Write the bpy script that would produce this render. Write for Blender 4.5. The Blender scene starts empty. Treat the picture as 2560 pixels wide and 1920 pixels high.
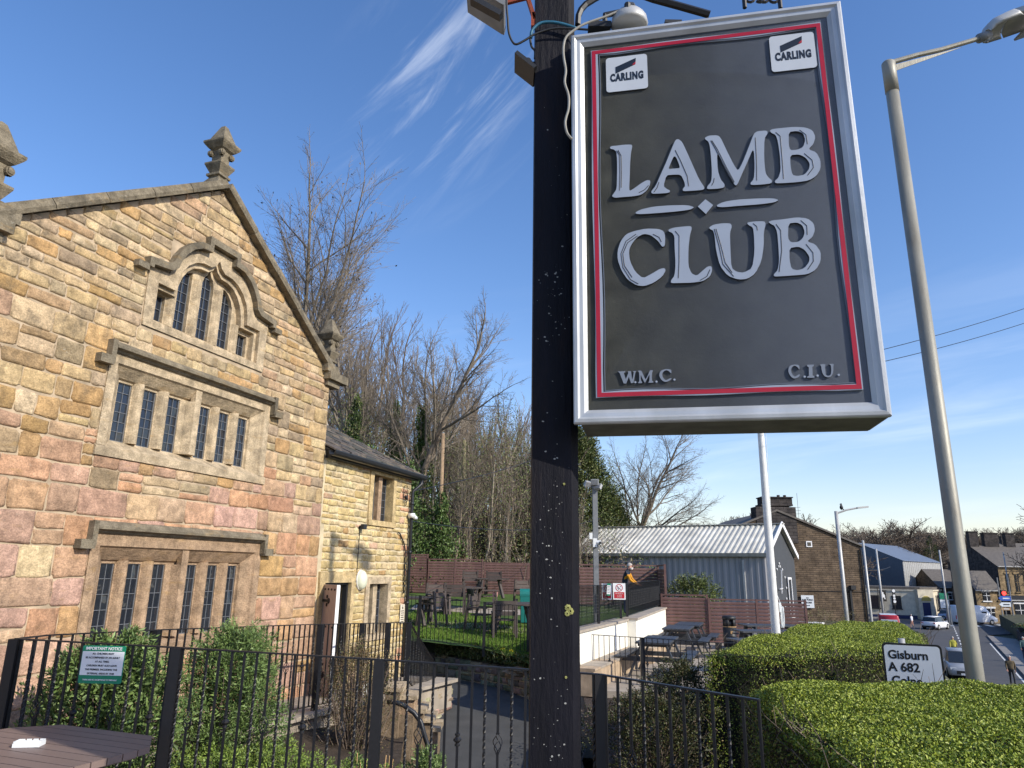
import bpy, bmesh, math, random
import numpy as np
from mathutils import Vector, Matrix, geometry
R = random.Random(7)
NR = np.random.default_rng(7)
sc = bpy.context.scene
COL = sc.collection
rad = math.radians

# ------------------------------------------------------------------ camera
FPX = 1775.0; CZ = 2.2; PIT = rad(14.83); ROL = rad(.89)
_f = Vector((0, math.cos(PIT), math.sin(PIT))); _u0 = Vector((0, -math.sin(PIT), math.cos(PIT))); _r0 = Vector((1, 0, 0))
_r = _r0*math.cos(ROL)+_u0*math.sin(ROL); _u = _u0*math.cos(ROL)-_r0*math.sin(ROL)
cam_d = bpy.data.cameras.new('camera'); cam = bpy.data.objects.new('camera', cam_d); COL.objects.link(cam)
cam_d.sensor_width = 36; cam_d.sensor_fit = 'HORIZONTAL'; cam_d.lens = FPX/2560*36
cam_d.clip_start = .05; cam_d.clip_end = 3000
mw = Matrix(((_r.x, _u.x, -_f.x, 0), (_r.y, _u.y, -_f.y, 0), (_r.z, _u.z, -_f.z, CZ), (0, 0, 0, 1)))
cam.matrix_world = mw
sc.camera = cam
# ------------------------------------------------------------------ sky, sun, exposure
SAZ = rad(35); SEL = rad(30.5)       # sun comes from the right (+x), a little behind the camera
sunv = Vector((math.cos(SEL)*math.cos(SAZ), -math.cos(SEL)*math.sin(SAZ), math.sin(SEL)))
sd = bpy.data.lights.new('sun', 'SUN'); sd.energy = 3.9; sd.angle = rad(.53); sd.color = (1, .93, .80)
so = bpy.data.objects.new('sun', sd); COL.objects.link(so)
so.rotation_euler = sunv.to_track_quat('Z', 'Y').to_euler()
w = bpy.data.worlds.new('World'); sc.world = w; w.use_nodes = True
nt = w.node_tree; nt.nodes.clear()
def nn(nt, t, **k):
    n = nt.nodes.new(t)
    for a, b in k.items(): setattr(n, a, b)
    return n
def lk(nt, a, b): nt.links.new(a, b)
sky = nn(nt, 'ShaderNodeTexSky', sky_type='NISHITA', sun_disc=False, sun_elevation=SEL)
sky.sun_rotation = math.atan2(sunv.x, sunv.y)
sky.altitude = 100; sky.air_density = 1.15; sky.dust_density = .5; sky.ozone_density = 2.2
bg = nn(nt, 'ShaderNodeBackground'); bg.inputs[1].default_value = .15
out = nn(nt, 'ShaderNodeOutputWorld')
tc = nn(nt, 'ShaderNodeTexCoord')
# cirrus: a fan of wisps high up, thin veils low down
cdir = (_f+_r*((1120-1280)/FPX)-_u*((230-960)/FPX)).normalized()
e1 = _r*330+_u*380; e1 = (e1-cdir*e1.dot(cdir)).normalized(); e2 = cdir.cross(e1)
def dotn(v):
    n = nn(nt, 'ShaderNodeVectorMath', operation='DOT_PRODUCT'); lk(nt, tc.outputs['Generated'], n.inputs[0]); n.inputs[1].default_value = v; return n.outputs['Value']
def mth(op, a, b=None, c=None):
    n = nn(nt, 'ShaderNodeMath', operation=op)
    for i, q in enumerate((a, b, c)):
        if q is None: continue
        if isinstance(q, (int, float)): n.inputs[i].default_value = q
        else: lk(nt, q, n.inputs[i])
    return n.outputs[0]
dc = dotn(cdir); a1 = mth('DIVIDE', dotn(e1), dc); a2 = mth('DIVIDE', dotn(e2), dc)
cb = nn(nt, 'ShaderNodeCombineXYZ'); lk(nt, mth('MULTIPLY', a1, 2.2), cb.inputs[0])
bend = mth('MULTIPLY', mth('MULTIPLY', a1, a1), .5)
lk(nt, mth('MULTIPLY', mth('ADD', a2, bend), 17), cb.inputs[1])
n1 = nn(nt, 'ShaderNodeTexNoise'); n1.inputs['Scale'].default_value = 1.0; n1.inputs['Detail'].default_value = 9; n1.inputs['Roughness'].default_value = .62; n1.inputs['Distortion'].default_value = .7
lk(nt, cb.outputs[0], n1.inputs['Vector'])
def mr(v, a, b, c=0., d=1.):
    n = nn(nt, 'ShaderNodeMapRange', interpolation_type='SMOOTHSTEP'); lk(nt, v, n.inputs[0])
    for i, q in enumerate((a, b, c, d)): n.inputs[i+1].default_value = q
    return n.outputs[0]
wis = mr(n1.outputs[0], .47, .76)
dist = mth('SQRT', mth('ADD', mth('MULTIPLY', mth('MULTIPLY', a1, a1), 1.0), mth('MULTIPLY', mth('MULTIPLY', a2, a2), 2.2)))
wis = mth('MULTIPLY', wis, mr(dist, .24, .03))
# low veils
sep = nn(nt, 'ShaderNodeSeparateXYZ'); lk(nt, tc.outputs['Generated'], sep.inputs[0])
cb2 = nn(nt, 'ShaderNodeCombineXYZ'); lk(nt, mth('MULTIPLY', sep.outputs[0], 2.5), cb2.inputs[0]); lk(nt, mth('MULTIPLY', sep.outputs[1], 2.5), cb2.inputs[1]); lk(nt, mth('MULTIPLY', mth('ADD', sep.outputs[2], mth('MULTIPLY', sep.outputs[0], -.12)), 22), cb2.inputs[2])
n2 = nn(nt, 'ShaderNodeTexNoise'); n2.inputs['Scale'].default_value = 1.1; n2.inputs['Detail'].default_value = 7; n2.inputs['Roughness'].default_value = .55; n2.inputs['Distortion'].default_value = .4
lk(nt, cb2.outputs[0], n2.inputs['Vector'])
veil = mth('MULTIPLY', mr(n2.outputs[0], .46, .78), mth('MULTIPLY', mr(sep.outputs[2], .02, .12), mr(sep.outputs[2], .42, .14)))
mx = nn(nt, 'ShaderNodeMix', data_type='RGBA'); mx.inputs[7].default_value = (6.6, 7.0, 7.6, 1)
hs = nn(nt, 'ShaderNodeHueSaturation'); hs.inputs['Saturation'].default_value = 1.22; hs.inputs['Value'].default_value = 1.0; lk(nt, sky.outputs[0], hs.inputs['Color']); tn = nn(nt, 'ShaderNodeVectorMath', operation='MULTIPLY'); tn.inputs[1].default_value = (1.10, .975, 1.08); lk(nt, hs.outputs[0], tn.inputs[0]); lk(nt, tn.outputs[0], mx.inputs[6])
fac = mth('MINIMUM', mth('ADD', mth('MULTIPLY', wis, .42), mth('MULTIPLY', veil, .22)), .9)
lk(nt, fac, mx.inputs[0])
lk(nt, mx.outputs[2], bg.inputs[0]); lk(nt, bg.outputs[0], out.inputs[0])
sc.view_settings.view_transform = 'Standard'; sc.view_settings.look = 'None'; sc.view_settings.gamma = 1
sc.view_settings.exposure = 0.36; sc.view_settings.use_curve_mapping = False
sc.render.resolution_x = 1024; sc.render.resolution_y = 768

# ------------------------------------------------------------------ pixel -> place (measurements taken on the photograph)
def ray(px, py): return _f + _r*((px-1280)/FPX) - _u*((py-960)/FPX)
def atz(px, py, z):
    d = ray(px, py); return Vector((0, 0, CZ))+d*((z-CZ)/d.z)
def atY(px, py, Y):
    d = ray(px, py); return Vector((0, 0, CZ))+d*(Y/d.y)

# ------------------------------------------------------------------ materials
def newmat(name):
    m = bpy.data.materials.new(name); m.use_nodes = True
    t = m.node_tree; b = t.nodes['Principled BSDF']; return m, t, b
def mat(name, c, rough=.8, var=.25, scale=6., bump=.3, bscale=None, metal=0., attr=False, spec=.4, stain=0., stain_c=(.05, .045, .04), stretch=(1, 1, 1), bdist=.01):
    m, t, b = newmat(name)
    b.inputs['Roughness'].default_value = rough; b.inputs['Metallic'].default_value = metal; b.inputs['Specular IOR Level'].default_value = spec
    tc = nn(t, 'ShaderNodeTexCoord'); mp = nn(t, 'ShaderNodeMapping'); mp.inputs['Scale'].default_value = stretch
    lk(t, tc.outputs['Object'], mp.inputs[0])
    no = nn(t, 'ShaderNodeTexNoise'); no.inputs['Scale'].default_value = scale; no.inputs['Detail'].default_value = 6; lk(t, mp.outputs[0], no.inputs['Vector'])
    rg = nn(t, 'ShaderNodeMapRange'); lk(t, no.outputs[0], rg.inputs[0]); rg.inputs[1].default_value = .3; rg.inputs[2].default_value = .7; rg.inputs[3].default_value = 1-var; rg.inputs[4].default_value = 1+var
    mu = nn(t, 'ShaderNodeVectorMath', operation='SCALE')
    if attr:
        at = nn(t, 'ShaderNodeAttribute'); at.attribute_name = 'Col'; lk(t, at.outputs['Color'], mu.inputs[0])
    else: mu.inputs[0].default_value = c[:3]
    lk(t, rg.outputs[0], mu.inputs['Scale'])
    last = mu.outputs[0]
    if stain:
        n3 = nn(t, 'ShaderNodeTexNoise'); n3.inputs['Scale'].default_value = scale*.35; n3.inputs['Detail'].default_value = 8; n3.inputs['Roughness'].default_value = .65; lk(t, mp.outputs[0], n3.inputs['Vector'])
        r3 = nn(t, 'ShaderNodeMapRange', interpolation_type='SMOOTHSTEP'); lk(t, n3.outputs[0], r3.inputs[0]); r3.inputs[1].default_value = .5; r3.inputs[2].default_value = .72; r3.inputs[4].default_value = stain
        mi = nn(t, 'ShaderNodeMix', data_type='RGBA'); lk(t, r3.outputs[0], mi.inputs[0]); lk(t, last, mi.inputs[6]); mi.inputs[7].default_value = (*stain_c, 1); last = mi.outputs[2]
    lk(t, last, b.inputs['Base Color'])
    if bump:
        nb = nn(t, 'ShaderNodeTexNoise'); nb.inputs['Scale'].default_value = bscale or scale*5; nb.inputs['Detail'].default_value = 7; nb.inputs['Roughness'].default_value = .65; lk(t, mp.outputs[0], nb.inputs['Vector'])
        bu = nn(t, 'ShaderNodeBump'); bu.inputs['Strength'].default_value = bump; bu.inputs['Distance'].default_value = bdist; lk(t, nb.outputs[0], bu.inputs['Height']); lk(t, bu.outputs[0], b.inputs['Normal'])
    return m
M = {}
def stone_mat(name, attr=True, base=(.4, .33, .22), dark=.55, lich=.5):
    m, t, b = newmat(name)
    b.inputs['Roughness'].default_value = .93; b.inputs['Specular IOR Level'].default_value = .2
    tc = nn(t, 'ShaderNodeTexCoord')
    def noise(s, d=6, r=.6, st=None):
        no = nn(t, 'ShaderNodeTexNoise'); no.inputs['Scale'].default_value = s; no.inputs['Detail'].default_value = d; no.inputs['Roughness'].default_value = r
        if st:
            mp = nn(t, 'ShaderNodeMapping'); mp.inputs['Scale'].default_value = st; lk(t, tc.outputs['Object'], mp.inputs[0]); lk(t, mp.outputs[0], no.inputs['Vector'])
        else: lk(t, tc.outputs['Object'], no.inputs['Vector'])
        return no.outputs[0]
    def rng(v, a, b_, c, d):
        n = nn(t, 'ShaderNodeMapRange', interpolation_type='SMOOTHSTEP'); lk(t, v, n.inputs[0])
        for i, q in enumerate((a, b_, c, d)): n.inputs[i+1].default_value = q
        return n.outputs[0]
    def mixc(f, a, cb):
        n = nn(t, 'ShaderNodeMix', data_type='RGBA'); lk(t, f, n.inputs[0]); lk(t, a, n.inputs[6])
        if isinstance(cb, tuple): n.inputs[7].default_value = (*cb, 1)
        else: lk(t, cb, n.inputs[7])
        return n.outputs[2]
    mu = nn(t, 'ShaderNodeVectorMath', operation='SCALE')
    if attr:
        at = nn(t, 'ShaderNodeAttribute'); at.attribute_name = 'Col'; lk(t, at.outputs['Color'], mu.inputs[0])
    else: mu.inputs[0].default_value = base
    f1 = rng(noise(6.5, 9, .66), .28, .72, .62, 1.32)
    f2 = rng(noise(60, 3, .7), .3, .7, .74, 1.22)
    mm = nn(t, 'ShaderNodeMath', operation='MULTIPLY'); lk(t, f1, mm.inputs[0]); lk(t, f2, mm.inputs[1]); lk(t, mm.outputs[0], mu.inputs['Scale'])
    c = mu.outputs[0]
    # ochre bedding streaks
    c = mixc(rng(noise(3.2, 7, .6, (1, 1, 3.2)), .56, .75, 0, .45), c, (.40, .25, .09))
    # soot, heavier high up on the wall (weather-washed gable)
    sepz = nn(t, 'ShaderNodeSeparateXYZ'); lk(t, tc.outputs['Object'], sepz.inputs[0])
    hz = rng(sepz.outputs[2], 2.5, 6.5, .35, 1.)
    so_ = rng(noise(2.1, 10, .72), .49, .66, 0, dark)
    s2 = nn(t, 'ShaderNodeMath', operation='MULTIPLY'); lk(t, so_, s2.inputs[0]); lk(t, hz, s2.inputs[1])
    c = mixc(s2.outputs[0], c, (.085, .075, .058))
    v1 = rng(noise(4.0, 8, .65, (1, 1, .16)), .54, .72, 0, .55); v2 = nn(t, 'ShaderNodeMath', operation='MULTIPLY'); lk(t, v1, v2.inputs[0]); lk(t, hz, v2.inputs[1])
    c = mixc(v2.outputs[0], c, (.16, .135, .095))
    c = mixc(rng(noise(9, 9, .75), .60, .70, 0, .45), c, (.14, .11, .07))
    # pale lichen flecks
    l1 = rng(noise(17, 7, .75), .585, .66, 0, 1); l2 = rng(noise(1.3, 4, .5), .52, .66, 0, lich)
    l3 = nn(t, 'ShaderNodeMath', operation='MULTIPLY'); lk(t, l1, l3.inputs[0]); lk(t, l2, l3.inputs[1])
    l4 = nn(t, 'ShaderNodeMath', operation='MULTIPLY'); lk(t, l3.outputs[0], l4.inputs[0]); lk(t, hz, l4.inputs[1])
    c = mixc(l4.outputs[0], c, (.62, .60, .52))
    lk(t, c, b.inputs['Base Color'])
    bu = nn(t, 'ShaderNodeBump'); bu.inputs['Strength'].default_value = .75; bu.inputs['Distance'].default_value = .018; lk(t, noise(26, 9, .68, (1, 1, 1.8)), bu.inputs['Height'])
    lk(t, bu.outputs[0], b.inputs['Normal'])
    return m
M['stone'] = stone_mat('weathered_sandstone', dark=.75, lich=.65)
M['dressed'] = stone_mat('dressed_sandstone', False, (.47, .375, .25), .6, .2)
M['dressed_brown'] = stone_mat('brown_dressed_stone', False, (.36, .25, .16), .35, .15)
M['coping'] = stone_mat('coping_stone', False, (.20, .17, .12), .8, .35)
M['yellowdress'] = stone_mat('yellow_dressed_stone', False, (.50, .38, .20), .15, .1)
M['mortar'] = mat('lime_mortar', (.44, .345, .235), .95, .3, 4, .6, 60, stain=.4, stain_c=(.16, .13, .10))
M['mortar_y'] = mat('pale_mortar', (.55, .46, .30), .95, .25, 4, .5, 60)
def glassmat():
    m, t, b = newmat('window_glass')
    b.inputs['Base Color'].default_value = (.018, .022, .03, 1); b.inputs['Roughness'].default_value = .07; b.inputs['Specular IOR Level'].default_value = .7
    tc = nn(t, 'ShaderNodeTexCoord'); no = nn(t, 'ShaderNodeTexNoise'); no.inputs['Scale'].default_value = 7; lk(t, tc.outputs['Object'], no.inputs['Vector'])
    bu = nn(t, 'ShaderNodeBump'); bu.inputs['Strength'].default_value = .25; bu.inputs['Distance'].default_value = .02; lk(t, no.outputs[0], bu.inputs['Height']); lk(t, bu.outputs[0], b.inputs['Normal'])
    return m
M['glass'] = glassmat()
M['lead'] = mat('lead_came', (.13, .14, .155), .6, .1, 20, 0)
M['iron'] = mat('black_painted_iron', (.007, .007, .009), .5, .2, 30, .25, 120, spec=.5, bdist=.002)
M['post'] = mat('peeling_black_post', (.006, .006, .010), .6, .3, 12, .8, 30, spec=.15, stretch=(1, 1, .18), bdist=.012, stain=.55, stain_c=(.028, .016, .012))
M['slate'] = mat('stone_roof_slate', (.10, .085, .07), .9, .35, 9, .8, 30, attr=True)
M['gutter'] = mat('black_gutter', (.02, .022, .026), .35, .1, 10, .05)
M['alu'] = mat('aluminium_frame', (.46, .48, .50), .42, .18, 5, .10, 50, metal=.3, stain=.5, stain_c=(.25, .26, .24), stretch=(1, 1, .4))
M['alu_dark'] = mat('dark_sign_casing', (.10, .10, .08), .7, .3, 9, .2, 40)  # casing colour, much darker than the aluminium frame
M['signgrey'] = mat('grey_sign_face', (.125, .145, .185), .5, .07, 3, .05, 30, spec=.35, stain=.25, stain_c=(.10, .117, .152), stretch=(1, 1, .5))
M['signwhite'] = mat('white_sign_letter', (.31, .35, .42), .30, .06, 6, 0, spec=.5)
M['signred'] = mat('red_sign_band', (.38, .012, .03), .35, .08, 8, 0)
M['red'] = mat('red_print', (.45, .02, .03), .4, .05, 8, 0)
M['navy'] = mat('dark_navy_print', (.012, .018, .03), .4, .05, 8, 0)
M['white'] = mat('white_print', (.78, .79, .80), .4, .04, 6, 0)
M['roadwhite'] = mat('road_sign_white', (.62, .66, .70), .35, .05, 3, 0)
M['black'] = mat('black_print', (.01, .01, .01), .45, .1, 8, 0)
M['green'] = mat('green_print', (.01, .22, .12), .4, .05, 8, 0)
M['blue'] = mat('blue_sign', (.03, .10, .42), .4, .05, 8, 0)
M['galv'] = mat('weathered_galvanised_post', (.27, .26, .22), .5, .22, 4, .25, 40, metal=.2, stain=.6, stain_c=(.16, .12, .07), stretch=(1, 1, .35))
M['galv2'] = mat('grey_steel_column', (.42, .42, .41), .45, .12, 4, .1, 40, metal=.2)
M['whitepole'] = mat('white_flagpole_paint', (.72, .72, .69), .4, .08, 6, .1, 40)
M['dark'] = mat('dark_plastic', (.02, .021, .023), .5, .15, 9, .1)
M['grey'] = mat('grey_metal', (.18, .19, .20), .5, .15, 9, .1)
M['cable_grey'] = mat('grey_cable', (.28, .27, .24), .6, .15, 20, 0)
M['cable_blue'] = mat('blue_cable', (.02, .12, .20), .5, .15, 20, 0)
M['rust'] = mat('rusty_red_iron', (.22, .045, .02), .85, .35, 12, .5, 60)
M['concrete'] = mat('concrete_paving', (.36, .31, .25), .9, .18, 3, .3, 50, stain=.3, stain_c=(.2, .17, .13))
M['asphalt'] = mat('path_asphalt', (.065, .066, .066), .88, .16, 2.5, .5, 120, stain=.3, stain_c=(.095, .092, .085))
M['road'] = mat('road_asphalt', (.075, .075, .078), .88, .12, 1.2, .2, 60)
M['pavement'] = mat('pavement_flags', (.24, .225, .21), .9, .12, 2, .2, 50)
M['roadpaint'] = mat('road_paint', (.65, .65, .62), .7, .1, 8, 0)
M['soil'] = mat('garden_soil', (.055, .04, .028), .95, .4, 9, .8, 40, bdist=.03)
M['bark'] = mat('bark_chippings', (.06, .045, .038), .95, .6, 40, 1., 60, attr=False, bdist=.03)
M['ground'] = mat('rough_ground', (.075, .075, .04), .95, .4, 1.5, .6, 8, bdist=.05)
M['lawn'] = mat('lawn_turf', (.075, .13, .018), .95, .35, 2.2, .8, 60, bdist=.03)
M['leafy'] = mat('leaf', (.1, .1, .1), .5, .12, 30, 0, attr=True, spec=.35)
M['grassb'] = mat('grass_blade', (.1, .1, .1), .6, .12, 30, 0, attr=True, spec=.25)
M['woodbark'] = mat('tree_bark', (.20, .165, .125), .9, .35, 6, .5, 30)
M['twig'] = mat('bare_twig', (.17, .13, .10), .9, .25, 6, 0)
M['palebark'] = mat('pale_bark', (.34, .29, .22), .9, .35, 5, .5, 30)
M['compo'] = mat('brown_composite_board', (.20, .145, .125), .5, .10, 5, .25, 90, spec=.35, stretch=(.25, 1, 1))
M['fenceb'] = mat('brown_fence_board', (.135, .072, .062), .5, .22, 5, .1, 40)
M['tableb'] = mat('dark_brown_timber', (.075, .058, .05), .6, .15, 6, .3, 60)
M['tableg'] = mat('dark_grey_picnic_board', (.045, .05, .06), .5, .12, 6, .15, 60)
M['whitewall'] = mat('white_rendered_wall', (.80, .77, .68), .85, .06, 3, .25, 60, stain=.15, stain_c=(.6, .55, .45))
M['cladding'] = mat('grey_profiled_cladding', (.30, .30, .31), .5, .14, 1.2, .05, 30, stain=.3, stain_c=(.20, .20, .20), stretch=(1, 1, .3))
M['rooflight'] = mat('pale_profiled_roof', (.56, .54, .47), .5, .22, 1.2, .05, 20, stain=.35, stain_c=(.36, .35, .31))
M['render_dark'] = mat('charcoal_render', (.055, .06, .068), .8, .08, 3, .1)
M['trimwhite'] = mat('white_trim', (.78, .78, .78), .5, .05, 6, 0)
M['darkstone'] = stone_mat('dark_rubble', False, (.22, .165, .11), .75, .3)
def coursed(name, c1, c2, cm, sx, sz, vert='XZ'):
    m, t, b = newmat(name); b.inputs['Roughness'].default_value = .92; b.inputs['Specular IOR Level'].default_value = .2
    tc = nn(t, 'ShaderNodeTexCoord'); sp = nn(t, 'ShaderNodeSeparateXYZ'); lk(t, tc.outputs['Object'], sp.inputs[0])
    ad = nn(t, 'ShaderNodeMath', operation='ADD'); lk(t, sp.outputs[0], ad.inputs[0]); lk(t, sp.outputs[1], ad.inputs[1])
    cb = nn(t, 'ShaderNodeCombineXYZ'); lk(t, ad.outputs[0], cb.inputs[0]); lk(t, sp.outputs[2], cb.inputs[1])
    nz = nn(t, 'ShaderNodeTexNoise'); nz.inputs['Scale'].default_value = 1.2; lk(t, tc.outputs['Object'], nz.inputs['Vector'])
    va = nn(t, 'ShaderNodeVectorMath', operation='MULTIPLY_ADD'); lk(t, nz.outputs['Color'], va.inputs[0]); va.inputs[1].default_value = (.12, .08, 0); lk(t, cb.outputs[0], va.inputs[2])
    br = nn(t, 'ShaderNodeTexBrick'); lk(t, va.outputs[0], br.inputs['Vector']); br.inputs['Color1'].default_value = (*c1, 1); br.inputs['Color2'].default_value = (*c2, 1); br.inputs['Mortar'].default_value = (*cm, 1)
    br.inputs['Scale'].default_value = 1; br.inputs['Brick Width'].default_value = sx; br.inputs['Row Height'].default_value = sz; br.inputs['Mortar Size'].default_value = .014; br.inputs['Mortar Smooth'].default_value = .3
    no = nn(t, 'ShaderNodeTexNoise'); no.inputs['Scale'].default_value = 2.2; no.inputs['Detail'].default_value = 8; lk(t, tc.outputs['Object'], no.inputs['Vector'])
    rg = nn(t, 'ShaderNodeMapRange'); lk(t, no.outputs[0], rg.inputs[0]); rg.inputs[1].default_value = .3; rg.inputs[2].default_value = .7; rg.inputs[3].default_value = .55; rg.inputs[4].default_value = 1.35
    mu = nn(t, 'ShaderNodeVectorMath', operation='SCALE'); lk(t, br.outputs['Color'], mu.inputs[0]); lk(t, rg.outputs[0], mu.inputs['Scale']); lk(t, mu.outputs[0], b.inputs['Base Color'])
    bu = nn(t, 'ShaderNodeBump'); bu.inputs['Strength'].default_value = .8; bu.inputs['Distance'].default_value = .03; bu.invert = True; lk(t, br.outputs['Fac'], bu.inputs['Height']); lk(t, bu.outputs[0], b.inputs['Normal'])
    return m
M['gablestone'] = coursed('brown_coursed_gable', (.115, .085, .06), (.165, .12, .08), (.065, .05, .038), .40, .125)
M['townstone'] = coursed('town_sandstone', (.34, .25, .14), (.26, .19, .11), (.16, .12, .08), .5, .2)
M['towndark'] = coursed('sooty_shaded_sandstone', (.05, .045, .045), (.075, .065, .06), (.03, .028, .028), .5, .2)  # sooty chimney stone; on gable ends the dark colour paints in their shade
M['townroof'] = mat('grey_town_slate', (.13, .115, .10), .75, .2, 3, .3, 12)
M['blueclad'] = mat('shaded_blue_grey_cladding', (.10, .125, .16), .45, .06, 2, 0, metal=.2)  # shaded end of the shed, its shade put into the colour
M['blueroof'] = mat('blue_grey_roof', (.17, .20, .25), .45, .06, 2, 0, metal=.2)
M['pubwall'] = mat('cream_render', (.62, .56, .44), .85, .15, 2, .1)
M['pubblue'] = mat('navy_paint', (.02, .03, .10), .5, .1, 5, 0)
M['jug'] = mat('white_plastic', (.75, .77, .76), .4, .05, 5, 0)
M['doorpaint'] = mat('mauve_grey_door_paint', (.36, .29, .26), .6, .12, 5, .3, 50, stretch=(6, 1, .4))
M['lampglass'] = mat('opal_lamp_cover', (.66, .68, .52), .35, .05, 5, 0)
M['skin'] = mat('skin', (.55, .30, .22), .6, .08, 8, 0)
M['hair'] = mat('grey_hair', (.42, .38, .34), .9, .2, 40, .3)
M['denim'] = mat('dark_denim', (.02, .028, .06), .85, .15, 15, .2)
M['gilet'] = mat('navy_gilet', (.012, .018, .032), .75, .15, 15, .2)
M['mustard'] = mat('mustard_sleeve', (.62, .27, .02), .85, .1, 15, .2)
M['shirtw'] = mat('white_shirt', (.7, .72, .78), .8, .1, 15, 0)
M['shirtg'] = mat('grey_green_jacket', (.12, .19, .17), .8, .1, 15, 0)
M['tyre'] = mat('tyre_rubber', (.015, .015, .015), .8, .1, 5, 0)
M['carglass'] = mat('car_glass', (.02, .025, .03), .08, .05, 5, 0, spec=.8)
def emat(name, c, s):
    m, t, b = newmat(name); b.inputs['Base Color'].default_value = (*c, 1); b.inputs['Emission Color'].default_value = (*c, 1); b.inputs['Emission Strength'].default_value = s; return m
M['redlight'] = emat('lit_red_lamp', (1, .03, .02), 3.)
for n_, c_ in (('car_red', (.42, .02, .03)), ('car_white', (.72, .73, .75)), ('car_silver', (.35, .37, .40)), ('car_dark', (.03, .04, .05)), ('car_bluewhite', (.45, .52, .66))):
    M[n_] = mat(n_, c_, .3, .03, 3, 0, spec=.6)

# ------------------------------------------------------------------ object helpers
def tag(o, label=None, cat=None, group=None, kind=None):
    if label: o['label'] = label
    if cat: o['category'] = cat
    if group: o['group'] = group
    if kind: o['kind'] = kind
    return o
def thing(name, label, cat, loc=(0, 0, 0), rz=0., group=None):
    o = bpy.data.objects.new(name, None); COL.objects.link(o); o.location = loc; o.rotation_euler = (0, 0, rz); o.empty_display_size = .2
    return tag(o, label, cat, group)
def link(name, me, parent=None, loc=None, rot=None):
    o = bpy.data.objects.new(name, me); COL.objects.link(o)
    if parent is not None: o.parent = parent
    if loc is not None: o.location = loc
    if rot is not None: o.rotation_euler = rot
    return o
def cp(o, parent, loc=None, label=None):
    c = o.copy(); COL.objects.link(c); c.parent = parent
    if loc is not None: c.location = loc
    if label: c['label'] = label
    return c
def tree_copy(o, parent=None, loc=None, rz=None, label=None, sc_=None):
    c = o.copy(); COL.objects.link(c); c.parent = parent
    if loc is not None: c.location = loc
    if rz is not None: c.rotation_euler = (0, 0, rz)
    if sc_ is not None: c.scale = sc_
    if label: c['label'] = label
    for ch in list(o.children): tree_copy(ch, c)
    return c
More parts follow.
